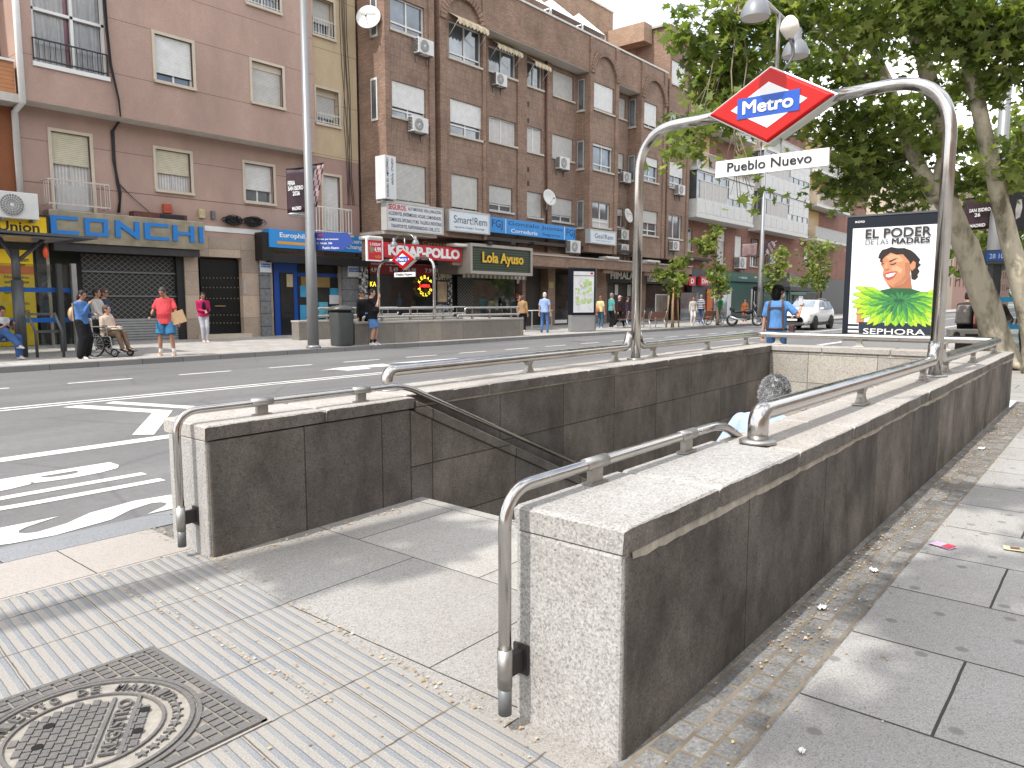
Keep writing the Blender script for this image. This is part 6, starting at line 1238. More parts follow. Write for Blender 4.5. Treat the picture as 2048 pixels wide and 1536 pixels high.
def plane_tree(name, label, base, branches, blobs, seed, barkm=None, cat='tree', detail=True, group=None, up=.7):
    t = thing(name, base, label, cat, group=group); bm_ = barkm or BARK; r_ = random.Random(seed)
    m = MB()
    for br in branches:
        pts, rs_ = [], []
        for (p, a), (p2, b) in zip(br, br[1:]):
            for k in range(4): pts.append(p.lerp(p2, k/4)+V((r_.uniform(-1, 1), r_.uniform(-1, 1), 0))*a*.07); rs_.append((a+(b-a)*k/4)*r_.uniform(.96, 1.05))
        pts.append(br[-1][0]); rs_.append(br[-1][1]); m.tube(pts, rs_, 14)
    tk = m.build('trunk', bm_, t, w=True)
    m = MB()
    for c, rad, n_, sz in blobs:
        d, q, rr_ = near_pt(branches, c); mid = q.lerp(c, .5)+V((r_.uniform(-.2, .2), r_.uniform(-.2, .2), .1*d)); r0 = min(rr_*.6, .01+.006*d, .024)
        m.tube([q, mid, c], [r0, r0*.7, r0*.3], 6)
        for _ in range(4): e = c+V((r_.uniform(-1, 1)*rad[0], r_.uniform(-1, 1)*rad[1], r_.uniform(-1, 1)*rad[2]))*.8; m.tube([mid.lerp(c, r_.uniform(.2, 1)), e], [r0*.4, .004], 5)
    m.build('twigs', BARKG, t, w=True); leaves('crown', blobs, t, seed, detail, up); return t
def eb(cx, cy, rx, ry, D, n_, sz=.2, th=.7):
    k = D/F_; return (Pd(cx, cy, D), (rx*k*.8+th*.3, rx*k*.5+th*.6, ry*k), n_, sz)
def bp_(l): return [(Pd(x, y, D), r_) for x, y, D, r_ in l]
TB = Pd(2010, 752, 15.2); TB.z = 0
br1 = [[(TB, .36)]+bp_([(2006, 715, 15.2, .275), (1968, 600, 15, .24), (1930, 490, 14.8, .22), (1897, 410, 14.6, .19), (1868, 385, 14.5, .15)]),
       bp_([(1880, 398, 14.6, .2), (1842, 345, 14.6, .15), (1812, 280, 14.6, .12), (1776, 165, 14.4, .10), (1729, 62, 14, .08), (1690, -10, 13.8, .07), (1640, -120, 13, .05)]),
       bp_([(1878, 392, 14.5, .18), (1890, 310, 14.4, .15), (1868, 190, 14, .15), (1838, 90, 13.6, .13), (1812, -10, 13.2, .12), (1800, -160, 12.6, .08)]),
       bp_([(1776, 165, 14.4, .09), (1722, 150, 14.2, .085), (1665, 86, 13.9, .08), (1600, 40, 13.6, .05), (1480, 0, 13, .03)])]
near_blobs = [eb(a[0], a[1], a[2], a[3], a[4], int(a[5]*.8)) for a in ((1480, 55, 95, 62, 13, 620), (1425, 130, 45, 75, 13.4, 420), (1640, 70, 110, 60, 13, 620), (1760, 30, 90, 50, 12.6, 420), (1850, 60, 80, 60, 12.6, 420), (1930, 40, 70, 55, 12.4, 400), (1420, 235, 62, 36, 13, 260), (1395, 295, 42, 20, 12.6, 120), (1465, 335, 18, 40, 12.2, 46), (1475, 395, 12, 14, 12.2, 20), (1600, 150, 80, 62, 14.6, 420), (1505, 165, 70, 55, 14.6, 380), (1700, 150, 70, 55, 14.4, 320), (1745, 235, 70, 50, 14.8, 420), (1710, 320, 62, 45, 15, 420), (1790, 310, 60, 45, 15, 330), (1790, 385, 80, 36, 15.2, 420), (1690, 385, 52, 30, 15.4, 260), (1850, 250, 42, 50, 13.8, 180), (1925, 180, 50, 40, 13.8, 300), (1960, 110, 60, 40, 13, 320), (1940, 300, 45, 30, 14.6, 260), (1925, 370, 45, 24, 15, 220), (1505, 225, 62, 36, 14.2, 260), (1440, 185, 55, 40, 13.7, 240), (1600, 240, 60, 36, 15.2, 240), (1690, 250, 50, 50, 15.2, 320), (1760, 315, 55, 45, 15.4, 300), (1390, 60, 26, 40, 13.2, 110), (1560, -20, 160, 40, 12, 500), (1800, -60, 200, 60, 12, 600))]
plane_tree('plane_tree', 'big leaning plane tree with mottled pale trunk behind the advertising panel', TB, br1, near_blobs, 21)
T2 = Pd(2080, 752, 14.2); T2.z = 0
br2 = [[(T2, .30)]+bp_([(2070, 690, 14.2, .21), (2050, 600, 14, .18), (2018, 480, 13.8, .165), (1995, 385, 13.6, .145), (1966, 252, 13.3, .13), (1932, 100, 13, .11), (1924, 10, 12.8, .09), (1915, -120, 12.4, .06)]),
       bp_([(1994, 385, 13.6, .12), (2030, 300, 13.4, .08), (2090, 180, 13, .06)])]
plane_tree('plane_tree', 'slimmer plane tree with a curving trunk at the right edge of the photo', T2, br2, [eb(*a) for a in ((2020, 60, 55, 50, 12.6, 340), (2030, 165, 30, 24, 12.8, 100), (2000, 330, 40, 20, 13.4, 150), (2040, 300, 30, 20, 13.2, 110), (1985, 30, 60, 40, 12.4, 280), (2050, 350, 25, 25, 13.4, 100), (2080, 80, 80, 80, 12.6, 300))], 33)
cl = plane_tree('plane_tree', 'plane tree whose leaf tips peep in over the brown parapet at the top', (-2, 12, 0), [[(V((4.6, 4.9, 0)), .3), (V((4.9, 5.2, 4)), .25), (V((6.3, 6.1, 7.5)), .15), (Pd(1230, -60, 9.2), .04)]], [eb(1195, -8, 40, 16, 9.5, 60, .17, .2), eb(1300, -110, 130, 60, 9.5, 300, .18, .5)], 35) if 0 else None
# street trees further along the near pavement
for k, (x, y, h, sd) in enumerate(((25, 1.9, 6.5, 1), (33, 2.3, 7.5, 2), (44, 2.2, 8, 3), (58, 2.6, 8.5, 4), (78, 3, 9, 5), (40, -3.5, 7.5, 6), (62, -5, 9, 7))):
    r_ = random.Random(sd); b_ = V((x, y, 0)); br = [[(b_, .3), (b_+V((.1, .1, 2.6)), .24), (b_+V((r_.uniform(-.5, .5), r_.uniform(-.4, .4), h*.65)), .15), (b_+V((r_.uniform(-.6, .6), .2, h)), .06)]]; bl_ = []
    for j in range(11): a = j*2.4; rr_ = 1.0+1.5*((j*7) % 5)/5; bl_.append((b_+V((rr_*math.cos(a), rr_*math.sin(a), h*.42+h*.6*j/11)), (1.3, 1.3, 1.0), 230 if k < 3 else 150, .26 if k < 3 else .38))
    plane_tree('plane_tree', ('leafy plane tree on the near pavement behind the leaning trunk', 'second leafy plane tree down the near pavement', 'third leafy plane tree down the near pavement', 'distant plane tree closing the view along the near pavement', 'farthest plane tree at the end of the street', 'plane tree behind the right-hand bus shelter', 'distant plane tree far behind the right-hand bus shelter')[k], b_, br, bl_, 50+k, detail=False, group='plane trees along the street')
# young trees on the far pavement
def stake_tree(px, py, blobs, label, stakes):
    p = Pg(px, py); D = (p-CAM).dot(FW); c = Pd(blobs[0][0], blobs[0][1], D); top = V((c.x, c.y, c.z+.6))
    b_ = [(Pd(x, y, D), (rx*D/F_, rx*D/F_, ry*D/F_), n_, .24) for x, y, rx, ry, n_ in blobs]
    t = plane_tree('young_tree', label, p, [[(p, .09), (p.lerp(c, .5), .07), (c, .05), (top, .02)]], b_, int(px), detail=False, barkm=BARKD, group='young trees on the far pavement')
    if stakes:
        for dx, dy in ((-.3, -.15), (.3, -.15), (0, .3)): MB().tube([p+V((dx*1.2, dy*1.2, 0)), p+V((dx*.7, dy*.7, 2.1))], .04, 6).build('stake', mk((.36, .22, .11), .8, 0, .2, 8, name='stake_wood'), t, w=True)
stake_tree(1345, 655, ((1345, 556, 26, 14, 170), (1360, 530, 18, 16, 130), (1330, 540, 18, 12, 90), (1346, 580, 14, 10, 60)), 'small young tree tied to wooden stakes near the arch post', True)
stake_tree(1436, 651, ((1430, 545, 22, 24, 240), (1440, 580, 16, 16, 140), (1418, 500, 20, 24, 200), (1432, 470, 10, 16, 90), (1392, 482, 12, 10, 60)), 'tall young tree in front of the green shop', False)
stake_tree(1552, 648, ((1552, 545, 20, 24, 220), (1560, 515, 16, 20, 140), (1545, 572, 16, 12, 110)), 'young tree behind the head of the man in braces', False)
stake_tree(1634, 645, ((1635, 535, 34, 28, 300), (1640, 500, 32, 26, 280), (1610, 560, 22, 18, 160), (1650, 565, 20, 18, 140)), 'bushy young tree above the white car', False)
# the tree whose shade falls on the pavement and landing
def up_sun(px, py, hgt): p = Pz(px, py, 0); return p+SDIR*(hgt/SDIR.z)
SH = [(1900, 1150), (1990, 1130), (2040, 1200), (1940, 1235), (1860, 1225), (2030, 1290), (1960, 1300), (1820, 1180), (1790, 1230), (1990, 1390), (2050, 1440), (1940, 1440), (1880, 1500), (1800, 1520), (1720, 1470), (1680, 1520), (2000, 1010), (2040, 985), (1960, 1490), (2040, 1530), (2110, 1350), (2110, 1200), (2110, 1080), (1930, 1370), (2090, 1120), (2070, 1010), (1930, 985)]
SL_ = [(600, 1140), (655, 1152), (650, 1112), (705, 1130), (720, 1092), (768, 1142), (780, 1107), (790, 1068), (838, 1125), (850, 1087), (870, 1052), (908, 1096), (920, 1062), (965, 1072), (600, 1172), (560, 1140)]
shb = [(up_sun(x, y, 8.2+.7*math.sin(i*1.7)), (.16, .16, .16), 46, .17) for i, (x, y) in enumerate(SH)]; slb = [(up_sun(x, y, 8.6+.5*math.sin(i*2.1)), (.07, .07, .07), 46, .155) for i, (x, y) in enumerate(SL_)]
b_ = V((-7.2, 1.2, 0))
plane_tree('plane_tree', 'plane tree behind the photographer that dapples the near pavement with shade', b_, [[(b_, .3), (b_+V((.4, -.2, 4)), .24), (b_+V((1.5, -.3, 7.4)), .14), (V((-2.6, .4, 9.2)), .05)]], shb, 71)
tk_ = V((-4.0, 4.17, 0)); t = plane_tree('plane_tree', 'slim street tree by the kerb behind the photographer, its trunk shading the stripes', tk_, [[(tk_, .15), (tk_+V((0, 0, 5)), .12), (tk_+V((.05, 0, 9.4)), .10), (tk_+V((.1, 0, 13.6)), .05)]], [(tk_+V((math.cos(j)*1.0, math.sin(j)*1.0, 13.5+.3*j)), (.7, .7, .5), 60, .2) for j in range(4)]+slb, 72)
# ================================================================ LITTER
LIT = [mk(c, .8, 0, .2, 30, name='dry_leaf') for c in ((.36, .23, .10), (.42, .32, .18), (.28, .18, .08), (.48, .43, .35))]
r_ = random.Random(8); vs, fs, mi = [], [], []
def dry(x, y, s, z=.004):
    a = r_.uniform(0, 6.28); b0 = len(vs); k = r_.choice((5, 6, 7)); tl = V((r_.uniform(-.35, .35), r_.uniform(-.35, .35), 0))
    for i in range(k):
        q = a+6.283*i/k; rr_ = s*r_.uniform(.5, 1); dx, dy = rr_*math.cos(q), rr_*math.sin(q)*.7; vs.append((x+dx, y+dy, z+.3*s+dx*tl.x+dy*tl.y))
    fs.append(tuple(range(b0, b0+k))); mi.append(r_.choice((0, 0, 1, 1, 2, 3)))
for _ in range(2600):
    x = 2.6+9.4*r_.random()**.8; w_ = min(1, (x-2.2)/3); dry(x, 1.06-abs(r_.gauss(0, .10+.05*w_)), r_.uniform(.003, .011))
for _ in range(420): dry(r_.uniform(1.5, 12), 1.06-abs(r_.gauss(0, .35)), r_.uniform(.003, .011))
for _ in range(330): x = r_.uniform(.4, 1.9); dry(x, r_.uniform(1.1, 3.9), r_.uniform(.003, .010))
for _ in range(140): y = r_.uniform(1.3, 3.9); dry(1.72+.088*(y-1.2)+r_.gauss(0, .02), y, r_.uniform(.004, .011))
for _ in range(90): dry(1.97+r_.gauss(0, .03), r_.uniform(3.6, 4.5), r_.uniform(.005, .012))
for _ in range(130): dry(r_.uniform(2, 3.4), 3.68-abs(r_.gauss(0, .04)), r_.uniform(.004, .012))
for _ in range(120): dry(1.46+r_.gauss(0, .015), r_.uniform(2, 3.9), r_.uniform(.004, .010))
me = bpy.data.meshes.new('leaf_litter'); me.from_pydata(vs, [], fs); [me.materials.append(m_) for m_ in LIT]; me.polygons.foreach_set('material_index', mi); o = bpy.data.objects.new('leaf_litter', me); COL.objects.link(o); tag(o, 'dry leaf scraps and dust swept along the foot of the parapets', 'leaf litter', kind='stuff')
for px, py, w_, h_, rz, mt, lab, nm, cat in ((1886, 1093, .085, .12, -20, mk((.62, .42, .6), .6), 'pink and red leaflet lying on the pavement slabs', 'leaflet', 'leaflet'), (2030, 1100, .08, .11, 10, mk((.6, .55, .35), .6), 'creased yellowish leaflet at the right edge', 'leaflet', 'leaflet'), (1748, 1143, .05, .035, 30, SIGNW, 'crumpled white tissue on the setts nearest the leaflet', 'paper_scrap', 'paper scrap'), (1644, 1218, .05, .03, 0, SIGNW, 'crumpled white tissue close to the long parapet', 'paper_scrap', 'paper scrap'), (1603, 1506, .028, .02, 0, SIGNW, 'tiny white paper scrap on the nearest slab', 'paper_scrap', 'paper scrap'), (1963, 898, .12, .05, 0, POSTW, 'flattened pale wrapper far along the setts', 'paper_scrap', 'paper scrap')):
    p = Pz(px, py); t = thing(nm, p, lab, cat, R(rz)); r2 = random.Random(px); n_ = 6; m = MB()
    g = [[(w_*(i/n_-.5), h_*(j/n_-.5), .006+(.012 if nm == 'paper_scrap' else .004)*r2.random()) for j in range(n_+1)] for i in range(n_+1)]
    for i in range(n_):
        for j in range(n_): m.f([g[i][j], g[i+1][j], g[i+1][j+1], g[i][j+1]])
    o = m.build('sheet', mt, t, keep=True)
    if nm == 'leaflet' and px < 2000: MB().box(-w_*.4, w_*.45, -h_*.45, -h_*.05, .011, .0115).build('red_print', mk((.6, .05, .08), .6), o)
    elif nm == 'leaflet': MB().box(-w_*.2, w_*.3, -h_*.2, h_*.2, .011, .0115).build('dark_print', mk((.25, .12, .1), .6), o)
# ================================================================ RIGHT-HAND BUS SHELTER
sh = thing('bus_shelter', (19, 1, 0), 'bus shelter with blue-striped glass at the right edge, behind the plane trunks', 'bus shelter'); xs_ = 18.6
a = Pd(1962, 700, (V((xs_, 1.9, 0))-CAM).dot(FW)); yl_ = Px(1968, 650, xs_).y; yr_ = yl_-2.4
gp = MB().box(xs_, xs_+.012, yr_, yl_, .1, 2.3).build('glass_end', CLEAR, sh, w=True)
for py in (599, 653): z = Px(2000, py, xs_).z; MB().box(xs_-.006, xs_-.002, yr_, yl_, z-.05, z+.05).build('blue_stripe', mk((.03, .3, .55), .4), gp, w=True)
zr1 = Px(2000, 512, xs_).z; MB().box(xs_-.2, xs_+5, yr_, yl_+.1, zr1-.16, zr1+.12).build('roof', SHG, sh, w=True); MB().box(xs_+.2, xs_+4.8, yr_-.02, yr_+.0, .1, 2.3).build('glass_back', CLEAR, sh, w=True)
MB().box(xs_-.22, xs_-.202, yl_-.65, yl_+.02, zr1-.1, zr1+.08).build('route_sign', BLUEP, sh, w=True); MB().text('28 109 113', (xs_-.222, yl_-.04, zr1-.06), (0, -1, 0), (0, 0, 1), .5, .1, .01).build('lettering', SIGNW, sh, w=True); MB().box(xs_-.22, xs_-.202, yl_-.85, yl_-.66, zr1-.1, zr1+.08).build('bus_symbol', YELW, sh, w=True)
for y in (yl_-.05,): MB().box(xs_-.05, xs_+.05, y-.05, y+.05, 0, zr1-.16).build('post', SHG, sh, w=True)
MB().box(xs_+2.6, xs_+4.6, yr_+.3, yl_-.5, .4, .46).build('seat', SHG, sh, w=True); MB().box(xs_+3.2, xs_+3.3, yr_+.2, yl_-.9, .5, 2.2).build('back_panel', mk((.22, .22, .22), .5), sh, w=True)
lp = Pd(1985, 560, 17); lamp_post((lp.x, lp.y, 0), 11, 'dark lamp post with festival banners between the plane trunks', r0=.17)
banner(1926, 1983, 16.8, Pd(1926, 398, 16.8).z, Pd(1926, 462, 16.8).z, 'dark festival banner lettered SAN ISIDRO 26 hanging between the plane trunks', (('SAN ISIDRO', .2, .55, .95, .66), ('26', .4, .4, .6, .52), ('MADRID', .25, .08, .8, .18)), False, [BNK, BNG])
pp = thing('poster_board', Pd(2034, 425, 16.6), 'dark poster board with a pale face at the right edge', 'poster'); a, b = Pd(2012, 462, 16.6), Pd(2075, 385, 16.6); u = V((b.x-a.x, b.y-a.y, 0)); nr = V((u.y, -u.x, 0)).normalized()
MB().poly([a, a+u, a+u+ZV*(b.z-a.z), a+ZV*(b.z-a.z)], -nr*.05).build('panel', BLACK, pp, w=True); k = a+u*.3+ZV*(b.z-a.z)*.3+nr*.004; hz = (b.z-a.z); MB().poly([k, k+u*.14+ZV*.05, k+u*.2+ZV*hz*.3, k+u*.16+ZV*hz*.52, k+u*.02+ZV*hz*.5, k-u*.03+ZV*hz*.25], nr*.004).build('pale_portrait', mk((.4, .38, .36), .5, 0, .5, 4), pp, w=True); MB().tube([a+u*.2, V((a.x+u.x*.2, a.y+u.y*.2, 2.7))], .04, 8).build('support', DARK, pp, w=True)
# ================================================================ PEOPLE
def cap(m, a, b, ra, rb, nn=10):                           # tapered capsule
    a, b = V(a), V(b); d = (b-a); L_ = d.length
    if L_ < 1e-4: m.ell(a, ra, ra, ra); return
    d.normalize(); q = d.to_track_quat('Z', 'Y'); prof = []
    for t in (1.35, .9, .45): prof.append((ra*math.cos(t), -ra*math.sin(t)))
    prof += [(ra, 0), (ra+(rb-ra)*.5, L_*.5), (rb, L_)]
    for t in (.45, .9, 1.35): prof.append((rb*math.cos(t), L_+rb*math.sin(t)))
    m.lathe(prof, a, nn, axis=d)
def loft(m, rings, nn=16):                                  # rings: (centre, half width along w, half depth along d, w, d)
    R_ = [[m.vv(c+w*(a*math.cos(2*math.pi*j/nn))+d*(b*math.sin(2*math.pi*j/nn))) for j in range(nn)] for c, a, b, w, d in rings]
    for A, B in zip(R_, R_[1:]):
        for j in range(nn): m.bm.faces.new([A[j], A[(j+1) % nn], B[(j+1) % nn], B[j]])
    m.bm.faces.new(R_[0][::-1]); m.bm.faces.new(R_[-1])
def voxel(m, name, mat, par, vox, smooth=3):
    bmesh.ops.recalc_face_normals(m.bm, faces=m.bm.faces); me = bpy.data.meshes.new('v'); m.bm.to_mesh(me); m.bm.free(); o = bpy.data.objects.new('v', me); COL.objects.link(o)
    r_ = o.modifiers.new('r', 'REMESH'); r_.mode = 'VOXEL'; r_.voxel_size = vox; r_.use_smooth_shade = True
    s_ = o.modifiers.new('s', 'SMOOTH'); s_.iterations = smooth; s_.factor = .5
    dg = bpy.context.evaluated_depsgraph_get(); me2 = bpy.data.meshes.new_from_object(o.evaluated_get(dg), depsgraph=dg); bpy.data.objects.remove(o); bpy.data.meshes.remove(me)
    me2.name = name; me2.materials.clear(); me2.materials.append(mat); me2.polygons.foreach_set('material_index', [0]*len(me2.polygons)); me2.polygons.foreach_set('use_smooth', [True]*len(me2.polygons))
    o = bpy.data.objects.new(name, me2); COL.objects.link(o)
    if par: o.parent = par
    return o
def ik(a, b, L1, L2, hint):
    a, b = V(a), V(b); d = b-a; D = min(d.length, (L1+L2)*.999); d.normalize(); b = a+d*D
    x = (L1*L1-L2*L2+D*D)/(2*D); h = math.sqrt(max(0, L1*L1-x*x)); p = V(hint)-d*V(hint).dot(d)
    p = p.normalized() if p.length > 1e-4 else V((1, 0, 0)); return a+d*x+p*h, b
def cloth(c):
    k = ('cloth', c)
    if k not in MC:
        t = NT('cloth'); a = t.noise(7, 5, .6, sy=(1, 1, .55)); t.bump(a, .9, .05); MC[k] = t.fin(t.mix(1.0, c, t.ramp(t.noise(5, 5), [(.3, .78), (.7, 1.1)]), 'MULTIPLY'), .88, 0, .15)
    return MC[k]
SKN = {k: mk(c, .5, 0, .1, 14, .15, 90, .4, name='skin') for k, c in (('fair', (.52, .30, .21)), ('tan', (.38, .20, .125)), ('dark', (.26, .13, .08)))}
def person(px, py, Hh, rel, label, shirt=None, trousers=None, skin='tan', hair=((.02, .016, .014), 'short'), sleeve='short', leg='long', lh=None, rh=None, lf=None, rf=None, hip=None, lean=0, pitch=0, yaw=0, stout=0, shoes=(.5, .5, .5), vox=.014, pos=None, wide=0, hem=None, eyes=True, group=None, ground=None, socks=None):
    P0 = V(pos) if pos else Pg(px, py)
    az = HEAD-math.atan((px-CX)/1489.0); yawW = az+math.pi+R(rel); k = Hh/1.72
    root = None
    hz = .93 if hip is None else hip[2]; hx = 0 if hip is None else hip[0]; hp = V((hx, 0, hz))
    sp = V((math.sin(R(lean)), 0, math.cos(R(lean)))); fw = V((sp.z, 0, -sp.x)); LT_ = V((0, 1, 0))
    T = lambda s: hp+sp*s
    S = k; sc = MX.Scale(S, 4)
    body = MB(sc); st = stout
    rings = [(T(-.08), .12, .09, LT_, fw), (T(0), .165+st*.03, .115+st*.05, LT_, fw), (T(.12)+fw*st*.05, .15+st*.06, .105+st*.09, LT_, fw), (T(.22)+fw*st*.04, .148+st*.05, .105+st*.07, LT_, fw), (T(.35), .165+st*.02, .115+st*.02, LT_, fw), (T(.44), .178, .105, LT_, fw), (T(.50), .15, .085, LT_, fw), (T(.535), .08, .065, LT_, fw)]
    loft(body, rings)
    nb = T(.52); hq = MX.Rotation(R(yaw), 3, sp) @ MX.Rotation(R(pitch), 3, 'Y'); hu = (hq @ sp).normalized(); hf = (hq @ fw).normalized(); hl = hu.cross(hf)
    neck = nb+hu*.0; hc = nb+sp*.04+hu*.118+hf*.02; cap(body, nb-sp*.02, nb+sp*.05+hu*.05, .062, .056)
    q3 = MX((hf, hl, hu)).transposed().to_quaternion()
    body.ell(hc+hu*.015, .095, .075, .112, q3); body.ell(hc+hf*.03-hu*.05, .062, .055, .07, q3); body.ell(hc+hf*.095-hu*.012, .02, .014, .026, q3)
    for s in (-1, 1): body.ell(hc+hl*(.076*s)-hf*.005-hu*.005, .018, .012, .032, q3)
    sh_ = {}; J = {}
    for s, hnd, ft, nm in ((1, lh, lf, 'l'), (-1, rh, rf, 'r')):
        so = T(.452)+LT_*(.168*s); target = V(hnd) if hnd else so+V((.06, .07*s, -.53)); el, wr_ = ik(so, target, .285, .255, (-.3, .38*s, -.75)); J[nm] = (so, el, wr_)
        cap(body, T(.44)+LT_*(.12*s), so, .066, .05); cap(body, so, el, .05, .038); cap(body, el, wr_, .038, .026)
        hd = (wr_-el).normalized(); pal = wr_+hd*.05; body.ell(pal, .024, .038, .05, (hd.to_track_quat('Z', 'Y')))
        side = hd.cross(V((0, 0, 1))); side = side.normalized() if side.length > .05 else V((1, 0, 0)); nrm = side.cross(hd)
        for i, (ln, of) in enumerate(((.062, -.028), (.075, -.01), (.07, .01), (.055, .028))):
            b_ = pal+side*of+hd*.035; m1 = b_+hd*ln*.55+nrm*(-.012); cap(body, b_, m1, .0095, .009, 6); cap(body, m1, m1+hd*ln*.4+nrm*(-.03), .009, .008, 6)
        cap(body, pal+side*(-.03*s)-hd*.01, pal+side*(-.055*s)+hd*.03-nrm*.012, .011, .009, 6)
        ho = hp+LT_*(.09*s); f = V(ft) if ft else V((.0, .10*s, .08)); kn, an = ik(ho, f, .43, .44, (1, .05*s, .12)); J[nm+'g'] = (ho, kn, an)
        cap(body, ho, kn, .083, .055); cap(body, kn, kn.lerp(an, .35), .055, .056); cap(body, kn.lerp(an, .35), an, .056, .036); cap(body, an, an+V((.13, 0, -.045)), .036, .03)
    root = voxel(body, 'person', SKN[skin], None, vox*S); root.location = P0; root.rotation_euler = (0, 0, yawW); tag(root, label, 'person', group)
    if shirt:
        m = MB(sc); g = .021; hm = -.06 if hem is None else hem
        loft(m, [(T(hm), .168+st*.035+g, .118+st*.055+g, LT_, fw)]+[(c, a+g, b+g, w_, d_) for c, a, b, w_, d_ in rings[1:-1]]+[(T(.525), .085, .07, LT_, fw)])
        for nm in 'lr':
            so, el, wr_ = J[nm]; s = 1 if nm == 'l' else -1; cap(m, T(.445)+LT_*(.12*s), so, .073, .058)
            if sleeve == 'long': cap(m, so, el, .064, .052); cap(m, el, el.lerp(wr_, .95), .052, .038)
            elif sleeve == 'short': m.tube([so, so.lerp(el, .4), so.lerp(el, .78)], [.056, .064, .068], 14)
        voxel(m, 'shirt', shirt if not isinstance(shirt, tuple) else cloth(shirt), root, vox*S, 2)
    if trousers:
        m = MB(sc); g = .013; loft(m, [(T(-.1), .13, .10, LT_, fw), (T(0), .168+st*.03+g, .118+st*.05+g, LT_, fw), (T(.08), .156+st*.05+g, .108+st*.07+g, LT_, fw)])
        for nm in 'lr':
            ho, kn, an = J[nm+'g']; w_ = wide
            if leg == 'long': cap(m, ho, kn, .098+w_*.3, .073+w_); cap(m, kn, kn.lerp(an, .96), .073+w_, .056+w_*1.2)
            else: m.tube([ho+V((0, 0, .02)), ho.lerp(kn, .5), ho.lerp(kn, .95)], [.10, .10+w_*.5, .098+w_*.8], 16)
        voxel(m, 'trousers' if leg == 'long' else 'shorts', cloth(trousers) if isinstance(trousers, tuple) else trousers, root, vox*S, 2)
    for nm in 'lr':
        ho, kn, an = J[nm+'g']; m = MB(sc); c = an+V((.055, 0, -.04)); m.hexa([c+V(p) for p in ((-.11, -.035, -.04), (.10, -.045, -.04), (.15, 0, -.04), (.10, .045, -.04), (-.11, .035, -.04))], [c+V(p) for p in ((-.10, -.032, .045), (.03, -.036, .035), (.11, 0, .0), (.03, .036, .035), (-.10, .032, .045))]); m.build('shoe', mk(shoes, .6, 0, .1, 12), root, bevel=.012)
        if socks: m = MB(sc); cap(m, an, an.lerp(kn, .22), .042, .044); m.build('sock', mk(socks, .8), root)
    hcol, hs = hair; hm = mk(hcol, .55, 0, .35, 40, .8, 120, .35, name='hair'); m = MB(sc)
    if hs != 'bald':
        m.ell(hc+hu*.034-hf*.012, .102, .084, .104, q3)
        if hs in ('long', 'bob'): m.ell(hc-hf*.05-hu*(.06 if hs == 'bob' else .12), .06, .088, .13 if hs == 'bob' else .2, q3)
        elif hs == 'bun': m.ell(hc-hf*.10+hu*.02, .05, .05, .05, q3); m.ell(hc-hf*.04-hu*.03, .07, .075, .09, q3)
        elif hs == 'curly':
            r_ = random.Random(int(px))
            for _ in range(26): m.ell(hc+hu*(.05+r_.uniform(-.09, .07))-hf*r_.uniform(-.02, .1)+hl*r_.uniform(-.1, .1), .035, .035, .035)
        else: m.ell(hc-hf*.045-hu*.02, .062, .079, .085, q3)
        # keep the face clear
        cut = [v for v in m.bm.verts if (lambda p: p.dot(hf) > .055 and p.dot(hu) < .055)(MX.Scale(1/S, 4) @ v.co-hc)]
        for v in cut: v.co = sc @ (hc+((MX.Scale(1/S, 4) @ v.co)-hc)*.72)
        ho_ = voxel(m, 'cap' if hs == 'cap' else 'hair', hm, root, .009*S if vox > .0101 else .006, 1)
        if vox < .0101 and hs != 'cap':
            r_ = random.Random(int(px)); me = ho_.data; vs = [v.co.copy() for v in me.vertices]; nv = [v.normal.copy() for v in me.vertices]; cc = hc*S; bm = bmesh.new(); bm.from_mesh(me)
            for _ in range(2600):
                i = r_.randrange(len(vs)); p, n_ = vs[i], nv[i]; dwn = (-hu*.7-hf*.5+hl*r_.uniform(-.4, .4)+n_*r_.uniform(.1, .5)).normalized(); sd = n_.cross(dwn).normalized()*.0016; L_ = r_.uniform(.018, .045)
                a = [bm.verts.new(q) for q in (p-sd, p+sd, p+dwn*L_*.6+n_*.003+sd*.7, p+dwn*L_-n_*.002, p+dwn*L_*.6+n_*.003-sd*.7)]; bm.faces.new(a)
            bm.to_mesh(me); bm.free()
        if hs == 'cap': m = MB(sc); m.poly([hc+hu*.06+hf*.06+hl*.07, hc+hu*.05+hf*.17+hl*.05, hc+hu*.05+hf*.17-hl*.05, hc+hu*.06+hf*.06-hl*.07], hu*.012); m.build('cap_peak', hm, root)
    if eyes:
        for s in (-1, 1):
            m = MB(sc); m.ell(hc+hf*.084+hl*(.03*s)+hu*.012, .008, .014, .007, q3); o = m.build('eye', mk((.03, .02, .018), .3, 0, 0), root); m = MB(sc); m.ell(hc+hf*.088+hl*(.03*s)+hu*.032, .006, .019, .004, q3); m.build('eyebrow', hm, root)
        m = MB(sc); m.ell(hc+hf*.087-hu*.058, .007, .022, .006, q3); m.build('mouth', mk((.3, .09, .07), .5, 0, 0), root)
    root['_'] = 0; del root['_']
    return root, J, S, hc, (hf, hl, hu), T
def acc(pr, mb_fn, name, mat, bevel=0):
    m = MB(MX.Scale(pr[2], 4)); mb_fn(m); return m.build(name, mat, pr[0], bevel=bevel)
def held(pr, mb_fn, name, mat, label, cat, bevel=0):         # a thing the person carries: its own top-level object
    m = MB(MX.Scale(pr[2], 4)); mb_fn(m); r_ = pr[0]; t = thing(name, r_.location, label, cat, r_.rotation_euler.z); m.build('body' if cat != 'phone' else 'case', mat, t, bevel=bevel); return t
JEAN = (.055, .115, .27); BLK = (.014, .014, .016)
